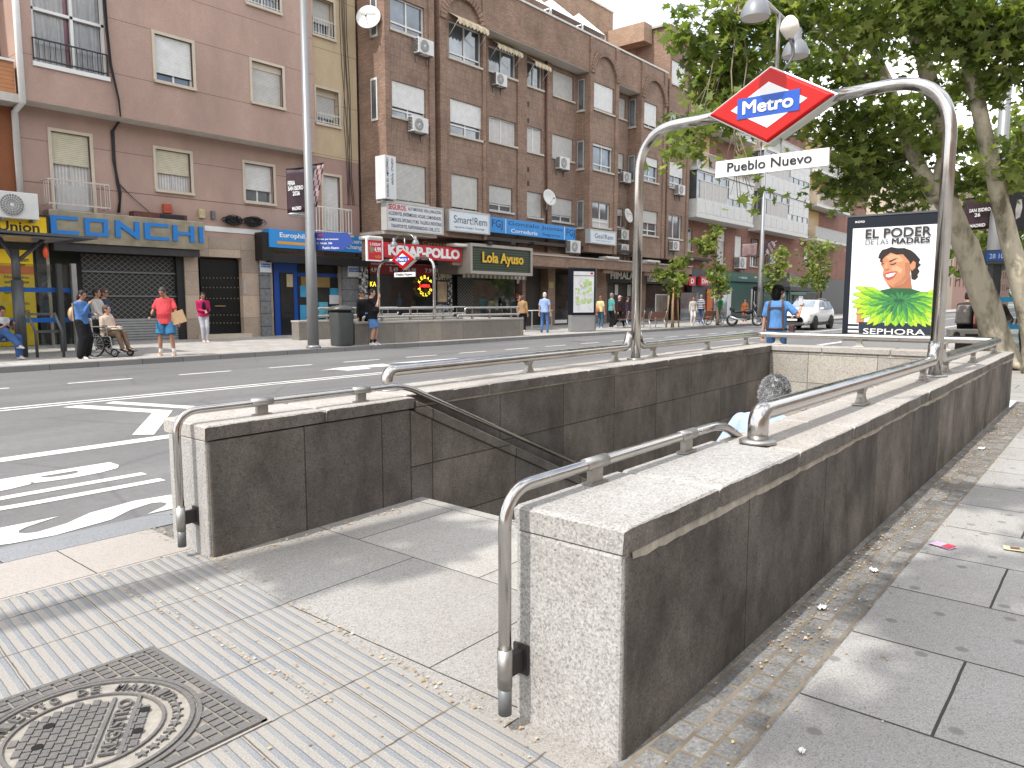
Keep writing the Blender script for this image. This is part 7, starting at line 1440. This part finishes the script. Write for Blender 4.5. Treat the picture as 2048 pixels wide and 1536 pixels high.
def phone(pr, who, hand='r', d=(.10, 0, .03)):
    w_ = pr[1][hand][2]; c = w_+V(d); held(pr, lambda m: m.hexa([c+V(p) for p in ((-.005, -.036, -.07), (.005, -.036, -.07), (.005, .036, -.07), (-.005, .036, -.07))], [c+V(p) for p in ((.035, -.036, .07), (.045, -.036, .07), (.045, .036, .07), (.035, .036, .07))]), 'phone', BLACK, 'dark phone in the hand of '+who, 'phone')
# the man going down the stairs
person(1540, 900, 1.73, 160, 'grey-haired man in a pale blue shirt walking down the metro stairs', (.33, .42, .60), (.10, .10, .12), 'fair', ((.36, .36, .365), 'short'), 'long', hip=(0, 0, .86), lean=22, pitch=20, lh=(.22, .3, .85), rh=(.2, -.22, .9), lf=(.28, .1, .08), rf=(-.1, -.1, .24), vox=.008, pos=(4.48, 1.73, -.69))
# man in braces taking a picture
p = person(1552, 700, 1.66, 168, 'man in a light blue T-shirt with brown braces and face mask, photographing with a phone', (.10, .24, .50), (.05, .11, .25), 'fair', ((.008, .007, .009), 'bob'), 'short', lh=(.1, .27, .78), rh=(.24, -.36, 1.33), yaw=-38, pitch=4, vox=.010, pos=(12.95, 4.72, 0))
BRN = mk((.06, .03, .03), .6, 0, .15, 10, name='brown_leather')
T_ = p[5]
def strap(m, pts, w_=.017):
    for a, b in zip(pts, pts[1:]): a, b = V(a), V(b); m.hexa([a+V((-.006, -w_, 0)), a+V((.006, -w_, 0)), a+V((.006, w_, 0)), a+V((-.006, w_, 0))], [b+V((-.006, -w_, 0)), b+V((.006, -w_, 0)), b+V((.006, w_, 0)), b+V((-.006, w_, 0))])
for s in (-1, 1): acc(p, lambda m: strap(m, [(-.125, .15*s, .93), (-.128, .13*s, 1.08), (-.137, .125*s, 1.27), (-.125, .12*s, 1.38), (-.07, .105*s, 1.445), (.02, .1*s, 1.455)]), 'brace', BRN)
acc(p, lambda m: m.box(-.145, -.132, -.14, .14, 1.30, 1.332), 'cross_strap', BRN); acc(p, lambda m: m.lathe([(.185, 0), (.185, .035)], (0, 0, .925), 24), 'belt', BRN)
hf, hl, hu = p[4]; hc = p[3]; acc(p, lambda m: m.ell(hc+hf*.062-hu*.055, .045, .056, .05), 'face_mask', mk((.6, .66, .68), .8))
w_ = p[1]['r'][2]; held(p, lambda m: m.box(w_.x-.03, w_.x-.02, w_.y-.036, w_.y+.036, w_.z+.04, w_.z+.2), 'phone', mk((.5, .5, .52), .3), 'pale phone held up by the man in braces', 'phone')
held(p, lambda m: m.box(-.02, .16, -.30, -.21, .82, 1.02), 'shoulder_bag', BRN, 'small dark bag at the hip of the man in braces', 'bag', .02)
# far pavement, left to right
p = person(6, 718, 1.64, 35, 'woman with tied hair and blue jeans sitting in the bus shelter with a phone', (.55, .55, .55), JEAN, 'tan', ((.02, .014, .012), 'bun'), 'short', hip=(0, 0, .52), lh=(.36, .07, .86), rh=(.36, -.07, .86), lf=(.42, .12, .09), rf=(.62, -.02, .36), pitch=28, wide=.02); phone(p, 'the seated woman', 'r'); acc(p, lambda m: m.hexa([(-.12, -.17, .55), (.14, -.17, .55), (.14, .17, .55), (-.12, .17, .55)], [(-.12, -.16, .96), (.13, -.12, .9), (.13, .12, .9), (-.12, .16, .96)]), 'vest', cloth((.02, .025, .04)), .04)
p = person(168, 717, 1.63, 55, 'woman in a blue denim jacket and wide black trousers, hand raised to her face', (.085, .19, .42), BLK, 'tan', ((.016, .009, .008), 'bob'), 'long', rh=(.20, .02, 1.36), lh=(.25, .12, 1.12), pitch=18, wide=.045, shoes=(.7, .7, .7))
held(p, lambda m: m.ell((-.24, .05, 1.12), .11, .16, .2).box(-.15, -.13, -.12, -.09, .95, 1.4).box(-.15, -.13, .09, .12, .95, 1.4), 'backpack', mk((.5, .33, .2), .35, .35, .3, 8, name='gold_leather'), 'shiny golden rucksack on the back of the woman in denim', 'rucksack')
person(199, 704, 1.66, 60, 'dark-haired person in a grey-green gilet standing behind the wheelchair', (.5, .48, .44), (.1, .1, .1), 'tan', ((.02, .016, .014), 'short'), 'long', rh=(.3, -.2, .95), lh=(.3, .2, .95), yaw=12)
p = person(214, 701, 1.66, 55, 'man in sunglasses and a dark navy jacket behind the wheelchair', (.05, .06, .09), BLK, 'tan', ((.05, .035, .028), 'short'), 'long', yaw=15); hf, hl, hu = p[4]; hc = p[3]; acc(p, lambda m: m.ell(hc+hf*.088+hl*.03+hu*.012, .012, .03, .02).ell(hc+hf*.088-hl*.03+hu*.012, .012, .03, .02).box(hc.x+.06, hc.x+.1, hc.y-.07, hc.y+.07, hc.z+.01, hc.z+.02), 'sunglasses', BLACK)
wcp = Pg(217, 712); pw_ = person(217, 712, 1.60, 48, 'elderly woman in a cream blouse sitting in a wheelchair', (.58, .47, .38), (.19, .13, .085), 'fair', ((.08, .055, .045), 'short'), 'long', hip=(0, 0, .56), lh=(.28, .10, .78), rh=(.28, -.12, .78), lf=(.55, .12, .2), rf=(.58, -.12, .2), yaw=20, shoes=(.02, .02, .02), stout=.5)
held(pw_, lambda m: m.ell((.3, 0, .73), .14, .17, .05), 'shawl', cloth((.6, .57, .48)), 'folded cream cloth in the lap of the woman in the wheelchair', 'cloth')
wc = thing('wheelchair', wcp, 'grey wheelchair with large spoked rear wheels', 'wheelchair', pw_[0].rotation_euler.z)
def wheel(par, c, r_, axis, name='wheel', tr=.02, sp=14, rim=ALU):
    c = V(c); ax = V(axis).normalized(); q = ax.to_track_quat('Z', 'Y'); n_ = 28; m = MB(); pts = [c+q @ V((r_*math.cos(2*math.pi*k/n_), r_*math.sin(2*math.pi*k/n_), 0)) for k in range(n_+1)]; m.tube(pts, tr, 8, cap=False); w_ = m.build(name, BLACK, par)
    m = MB(); m.tube([c+q @ V(((r_-tr*1.3)*math.cos(2*math.pi*k/n_), (r_-tr*1.3)*math.sin(2*math.pi*k/n_), 0)) for k in range(n_+1)], tr*.5, 6, cap=False); m.lathe([(tr*1.3, -.03), (tr*1.3, .03)], c, 10, axis=ax)
    for k in range(sp): a = 2*math.pi*k/sp; m.tube([c, c+q @ V(((r_-tr)*math.cos(a), (r_-tr)*math.sin(a), 0))], .006, 4)
    m.build('rim', rim, w_); return w_
for s in (-1, 1):
    wheel(wc, (-.12, .30*s, .30), .29, (0, 1, 0)); wheel(wc, (.42, .26*s, .10), .09, (0, 1, 0), 'caster', .022, 5)
    MB().tube(arc_path([(-.36, .24*s, .95), (-.22, .24*s, .93), (-.2, .24*s, .5), (.3, .24*s, .5), (.34, .24*s, .2), (.62, .2*s, .12)], .06), .014, 8).tube(arc_path([(-.2, .26*s, .74), (.22, .26*s, .74), (.24, .26*s, .5)], .05), .014, 8).build('side_frame', ALU, wc); MB().box(-.15, .2, .225*s-.02, .225*s+.02, .735, .77).build('armrest', BLACK, wc); MB().box(.52, .7, .06*s, .2*s, .12, .135).build('footplate', BLACK, wc)
MB().box(-.2, .26, -.22, .22, .46, .5).build('seat', BLACK, wc); MB().box(-.23, -.2, -.22, .22, .5, .92).build('backrest', BLACK, wc)
p = person(335, 711, 1.74, -12, 'man in a red T-shirt and blue shorts holding cardboard and a phone', (.62, .075, .085), (.045, .16, .30), 'tan', ((.06, .05, .045), 'short'), 'short', 'shorts', stout=.5, rh=(.2, -.30, 1.02), lh=(.1, .34, .78), pitch=30, yaw=-20, wide=.03, shoes=(.5, .42, .33), lf=(.02, .17, .08), rf=(.02, -.15, .08), hem=-.14, socks=(.7, .7, .7)); phone(p, 'the man in the red T-shirt')
held(p, lambda m: m.hexa([(.02, .16, .74), (.09, .16, .74), (.12, .52, .86), (.05, .52, .86)], [(.04, .08, 1.04), (.12, .08, 1.04), (.14, .42, 1.16), (.07, .42, 1.16)]), 'cardboard', mk((.48, .32, .18), .8, 0, .12, 8, name='cardboard'), 'flat cardboard box under the arm of the man in red', 'cardboard', .004)
p = person(409, 684, 1.60, 15, 'woman in a magenta cardigan and pale trousers leaning by the black door', (.42, .02, .10), (.42, .42, .45), 'tan', ((.014, .01, .01), 'long'), 'long', rh=(.24, -.02, 1.08), lh=(.24, .06, 1.06), pitch=25, lf=(.12, .06, .08), rf=(.1, -.05, .08), shoes=(.6, .5, .5), lean=-4); phone(p, 'the woman in magenta', 'l'); acc(p, lambda m: m.ell((.115, 0, 1.2), .03, .07, .2), 'black_top', cloth(BLK))
person(744, 690, 1.76, 75, 'stout man in a black T-shirt and jean shorts with his hand at his mouth', BLK, (.10, .21, .42), 'fair', ((.018, .014, .013), 'short'), 'short', 'shorts', stout=1, rh=(.24, -.03, 1.44), lh=(.22, .06, 1.40), wide=.04, shoes=(.7, .7, .7), pitch=8, lf=(.06, .12, .08), hem=-.12, socks=(.02, .02, .02))
p = person(727, 687, 1.72, 40, 'man in a black cap and dark clothes half hidden behind the stout man', BLK, BLK, 'tan', ((.012, .012, .012), 'cap'), 'long', yaw=-70)
for a in ((812, 655, 1.62, 150, 'person in a rust brown top behind the far stairwell rails', (.30, .12, .07), BLK, 'tan', ((.03, .02, .018), 'short')), (961, 655, 1.58, 150, 'woman in a pale patterned blouse behind the far rails, seen from behind', (.5, .5, .53), BLK, 'tan', ((.02, .015, .013), 'bun')), (996, 654, 1.74, 130, 'bald man in a black T-shirt behind the far rails', BLK, (.1, .1, .11), 'tan', ((.05, .04, .035), 'bald')), (1037, 660, 1.62, 60, 'red-haired woman in black beside the man in the tan gilet', BLK, BLK, 'fair', ((.16, .035, .015), 'curly')), (1045, 663, 1.60, 165, 'person in a brown cap and tan gilet with black sleeves, from behind', (.36, .22, .11), BLK, 'tan', ((.09, .055, .04), 'cap'), 'long')): person(*a)
person(1089, 665, 1.74, 172, 'man in a light blue shirt, jeans and pale cap, seen from behind at the kerb', (.30, .42, .66), (.07, .15, .34), 'fair', ((.5, .52, .48), 'cap'), 'short', shoes=(.03, .03, .05), lf=(0, .13, .08), rf=(0, -.13, .08))
p = person(1200, 656, 1.62, 150, 'woman in a pale yellow top with an orange bag', (.62, .55, .28), (.05, .12, .2), 'fair', ((.2, .08, .04), 'bob')); held(p, lambda m: m.ell((-.16, .1, .98), .08, .14, .18), 'shoulder_bag', mk((.42, .13, .05), .5), 'orange leather bag of the woman in yellow', 'bag')
person(1222, 657, 1.76, 120, 'man in a teal T-shirt and black trousers outside the dark shop', (.10, .33, .33), BLK, 'tan', ((.2, .18, .16), 'short')); person(1238, 655, 1.64, 60, 'person in a pink cap and dark gilet by the man in teal', (.04, .02, .03), BLK, 'tan', ((.55, .35, .36), 'cap'), 'long', lf=(.25, .1, .08), rf=(-.25, -.1, .12)); person(1254, 652, 1.6, 90, 'person in dark purple by the shop door, half behind the arch post', (.06, .03, .06), JEAN, 'tan', ((.02, .02, .02), 'short'), 'long')
person(1385, 649, 1.62, 20, 'woman in a pale grey top and white trousers near the supermarket', (.45, .43, .40), (.65, .63, .6), 'tan', ((.08, .04, .025), 'bob'), 'long', shoes=(.7, .7, .7)); person(1401, 648, 1.75, 150, 'man in a navy striped shirt beside the woman in white trousers', stripes('striped_cloth', 'z', .1, (.03, .04, .1), (.5, .5, .52), .5, .9), JEAN, 'tan', ((.25, .23, .22), 'short')); person(1440, 648, 1.72, -60, 'man in a green T-shirt beside the parked bicycle', (.02, .26, .10), (.1, .11, .12), 'tan', ((.1, .03, .02), 'short'), rh=(.3, -.1, 1.2))
# photographer and others beyond the end of the near stairwell
p = person(1926, 705, 1.62, 165, 'person with a grey rucksack taking a picture beside the leaning trunk', (.05, .05, .05), BLK, 'tan', ((.015, .013, .013), 'short'), 'long', rh=(.3, -.12, 1.36), lh=(.3, .12, 1.34), lean=12, pos=(Pd(1926, 705, 17.5).x, Pd(1926, 705, 17.5).y, 0)); held(p, lambda m: m.hexa([(-.30, -.17, .92), (-.1, -.17, .92), (-.1, .17, .92), (-.30, .17, .92)], [(-.18, -.15, 1.38), (-.02, -.15, 1.38), (-.02, .15, 1.38), (-.18, .15, 1.38)]), 'backpack', mk((.24, .21, .19), .8, 0, .2, 9), 'grey-brown rucksack on the person beside the leaning trunk', 'rucksack', .04)
q = Pd(1950, 700, 18.4); person(1950, 700, 1.62, 150, 'person in reddish brown partly hidden by the leaning trunk', (.3, .12, .10), (.16, .08, .05), 'tan', ((.03, .02, .02), 'short'), 'long', pos=(q.x, q.y, 0))
q = Pd(1925, 690, 16); t = thing('music_player', (q.x, q.y, .55), 'silver portable music player on a low stand beside the trunk', 'music player', HEAD-math.pi/2-.1); MB().box(-.3, .3, -.12, .12, 0, .24).build('case', mk((.45, .43, .38), .4, .4), t, bevel=.02); MB().lathe([(.07, 0), (.065, .01)], (-.19, -.121, .12), 16, axis=(0, -1, 0)).build('speaker', DARK, t); MB().box(-.02, .24, -.128, -.121, .05, .14).build('tape_deck', DARK, t); MB().box(-.12, .12, -.08, .08, -.55, 0).build('stand', DARK, t)
for px, lab, c, rel, D in ((2012, 'dark-haired person in dark brown bending forward behind the shelter glass', (.05, .035, .028), -70, 20.5), (2050, 'person in a rust coat behind the shelter glass at the right edge', (.26, .10, .05), -30, 20.8)): q = Pd(px, 700, D); person(px, 700, 1.6, rel, lab, c, (.12, .14, .18), 'tan', ((.012, .01, .01), 'short'), 'long', lean=28 if px < 2030 else 8, rh=(.42, -.1, .8) if px < 2030 else None, pos=(q.x, q.y, 0))
# ================================================================ VEHICLES
CARW = mk((.62, .62, .62), .18, 0, .03, 2, spec=.6, name='white_car_paint'); TYRE = mk((.02, .02, .02), .8, 0, .2, 10, name='tyre')
def car(loc, rz):
    t = thing('parked_car', loc, 'white crossover car coming along the road beside the advertising panel', 'car', rz); t.name = 'car'
    # stations along x: (x, z_bottom, half width low, half width mid, z shoulder, half width shoulder, z roof, half width roof)
    ST = [(2.24, .34, .55, .62, .62, .58, .74, .45), (2.17, .27, .74, .82, .80, .76, .90, .60), (1.95, .24, .84, .90, .88, .85, .98, .70), (1.5, .24, .88, .92, .95, .88, 1.05, .74), (.95, .24, .89, .93, 1.0, .90, 1.12, .74), (.82, .24, .89, .93, 1.01, .9, 1.17, .72), (.1, .24, .89, .93, 1.04, .9, 1.56, .62), (-.3, .24, .89, .93, 1.06, .9, 1.60, .63), (-1.0, .24, .89, .93, 1.10, .9, 1.58, .62), (-1.6, .25, .88, .92, 1.14, .88, 1.50, .6), (-1.95, .28, .86, .91, 1.14, .86, 1.34, .62), (-2.14, .34, .8, .86, 1.02, .80, 1.12, .66), (-2.2, .42, .7, .76, .8, .7, .86, .58)]
    def ring(s): x, zb, wl, wm, zs, ws, zr, wr_ = s; return [(x, 0, zb), (x, wl, zb), (x, wm, (zb+zs)*.5), (x, ws, zs), (x, wr_, zr-.03), (x, wr_*.75, zr), (x, 0, zr+.015)]
    m = MB(); g = MB(); wsc = MB(); rings = [ring(s) for s in ST]
    wh = [(1.32, .34), (-1.34, .34)]
    for i, (A, B) in enumerate(zip(rings, rings[1:])):
        for sgn in (1, -1):
            a_ = [V((p[0], p[1]*sgn, p[2])) for p in A]; b_ = [V((p[0], p[1]*sgn, p[2])) for p in B]
            for j in range(6):
                f = [a_[j], a_[j+1], b_[j+1], b_[j]]
                m.f(f)
    body = m.build('body', CARW, t); bm = bmesh.new(); bm.from_mesh(body.data); bmesh.ops.remove_doubles(bm, verts=bm.verts, dist=.002); bmesh.ops.recalc_face_normals(bm, faces=bm.faces)
    for f in bm.faces: f.smooth = True
    bm.to_mesh(body.data); bm.free(); sb = body.modifiers.new('s', 'SUBSURF'); sb.levels = sb.render_levels = 2
    gm = mk((.02, .025, .03), .05, 0, .2, 1, spec=.8, name='car_glass')
    MB().hexa([(.78, -.62, 1.16), (.78, .62, 1.16), (.16, .52, 1.535), (.16, -.52, 1.535)], [(.82, -.62, 1.19), (.82, .62, 1.19), (.2, .52, 1.56), (.2, -.52, 1.56)]).build('windscreen', mk((.22, .26, .3), .08, 0, .3, 1, spec=.8, name='sky_glass'), t)
    for s in (-1, 1):
        for x0, x1, x2, x3 in ((.55, -.33, -.33, .12), (-.4, -1.15, -1.1, -.4), (-1.22, -1.66, -1.5, -1.17)): MB().hexa([(x0, .893*s, 1.09), (x1, .897*s, 1.12), (x2, .70*s, 1.50), (x3, .70*s, 1.5)], [(x0, .91*s, 1.09), (x1, .913*s, 1.12), (x2, .715*s, 1.505), (x3, .715*s, 1.505)]).build('side_window', gm, t)
        MB().hexa([(2.0, .48*s, .80), (1.86, .86*s, .87), (1.9, .87*s, .80), (2.14, .5*s, .74)], [(2.04, .48*s, .84), (1.87, .875*s, .90), (1.96, .88*s, .80), (2.2, .5*s, .75)]).build('headlight', mk((.35, .37, .4), .1, .3, .3, 20, name='lamp_glass'), t, bevel=.01)
        MB().ell((.62, 1.0*s, 1.12), .07, .11, .075).build('mirror', CARW, t); MB().ell((2.05, .68*s, .46), .1, .16, .07).build('fog_lamp', DARK, t); MB().box(-1.1, 1.0, .90*s-.02, .90*s+.03, .25, .36).build('sill_trim', DARK, t)
        for x, r_ in wh:
            m = MB(); m.lathe([(.2, -.11), (.33, -.11), (.345, -.08), (.345, .08), (.33, .11), (.2, .11)], (x, .84*s, .345), 26, axis=(0, 1, 0)); w_ = m.build('wheel', TYRE, t); m = MB(); m.lathe([(.21, .0), (.20, .02), (.06, .035), (.05, .04)], (x, .91*s, .345), 20, axis=(0, s, 0))
            m.build('rim', mk((.28, .28, .29), .3, .7), w_); m = MB(); [m.box(x+.08*math.cos(k*1.256)-.02, x+.08*math.cos(k*1.256)+.02, .955*s-.004, .955*s+.004, .345+.12*math.sin(k*1.256)-.03, .345+.12*math.sin(k*1.256)+.03) for k in range(5)]
            m.build('spoke_gap', BLACK, w_); m = MB(); m.tube([(x+.40*math.cos(a), .90*s, .345+.40*math.sin(a)) for a in [math.pi*k/12 for k in range(13)]], .045, 8); m.build('wheel_arch', DARK, t)
    MB().box(2.13, 2.2, -.5, .5, .64, .76).build('grille', BLACK, t, bevel=.02); MB().box(2.12, 2.22, -.62, .62, .3, .42).build('lower_grille', DARK, t, bevel=.02); MB().box(2.2, 2.225, -.26, .26, .5, .60).build('number_plate', WHITE, t); MB().poly([(2.215, 0, .63), (2.215, .07, .70), (2.215, 0, .77), (2.215, -.07, .70)], (.02, 0, 0)).build('badge', ALU, t)
    for s in (-1, 1): MB().tube([(.0, .58*s, 1.60), (-.3, .60*s, 1.64), (-1.2, .58*s, 1.62), (-1.5, .56*s, 1.55)], .02, 6).build('roof_rail', ALU, t)
    return t
car((41.6, 13.55, -.12), math.pi)
mp_ = Pg(1489, 651); t = thing('motorcycle', mp_, 'black motorcycle parked on the far pavement in front of the green shutter', 'motorcycle', R(-62)); k = 1.0
wheel(t, (.72, 0, .31), .29, (0, 1, 0), tr=.05, sp=10); wheel(t, (-.70, 0, .31), .28, (0, 1, 0), tr=.06, sp=10)
MB().tube([(.72, .09, .31), (.45, .09, .98)], .03, 8).tube([(.72, -.09, .31), (.45, -.09, .98)], .03, 8).build('fork', ALU, t); MB().ell((.2, 0, .80), .3, .15, .14).build('tank', BLACK, t); MB().ell((-.35, 0, .80), .38, .14, .08).build('seat', BLACK, t); MB().box(-.25, .3, -.15, .15, .3, .62).build('engine', DARK, t, bevel=.05); MB().ell((.55, 0, 1.0), .14, .17, .22).build('fairing', BLACK, t); MB().hexa([(.55, -.14, 1.1), (.57, -.14, 1.1), (.57, .14, 1.1), (.55, .14, 1.1)], [(.42, -.1, 1.36), (.44, -.1, 1.36), (.44, .1, 1.36), (.42, .1, 1.36)]).build('windshield', mk((.4, .45, .48), .1, 0, .1), t)
MB().tube([(.4, -.36, 1.02), (.46, 0, 1.0), (.4, .36, 1.02)], .018, 8).build('handlebar', BLACK, t); MB().tube([(.1, -.16, .35), (-.4, -.2, .36), (-.85, -.22, .52)], [.03, .05, .06], 10).build('exhaust', ALU, t); MB().box(-.85, -.6, -.15, .15, .86, 1.05).build('top_box', BLACK, t, bevel=.03); MB().tube([(-.7, .1, .31), (-.1, .1, .45)], .03, 6).build('swing_arm', DARK, t); MB().ell((.74, 0, .56), .22, .07, .05).build('mudguard', BLACK, t)
person(1489, 645, 1.5, -10, 'person in an orange and black striped top standing behind the motorcycle', stripes('orange_striped_cloth', 'z', .09, (.5, .14, .03), (.02, .02, .02), .5, .9), (.42, .08, .04), 'tan', ((.02, .015, .013), 'curly'), 'long')
bpk = Pg(1428, 650); t = thing('bicycle', bpk, 'dark bicycle parked behind the bench by the young tree', 'bicycle', R(-20)); wheel(t, (.5, 0, .34), .32, (0, 1, 0), tr=.018, sp=16); wheel(t, (-.5, 0, .34), .32, (0, 1, 0), tr=.018, sp=16)
MB().tube([(-.5, 0, .34), (-.15, 0, .8), (.35, 0, .82), (.0, 0, .3), (-.5, 0, .34)], .018, 8).tube([(-.15, 0, .92), (.0, 0, .3)], .018, 8).tube([(.35, 0, .95), (.5, 0, .34)], .018, 8).build('frame', BLACK, t); MB().ell((-.16, 0, .95), .13, .07, .035).build('saddle', BLACK, t); MB().tube([(.3, -.28, 1.0), (.36, 0, .97), (.3, .28, 1.0)], .014, 8).build('handlebar', BLACK, t)
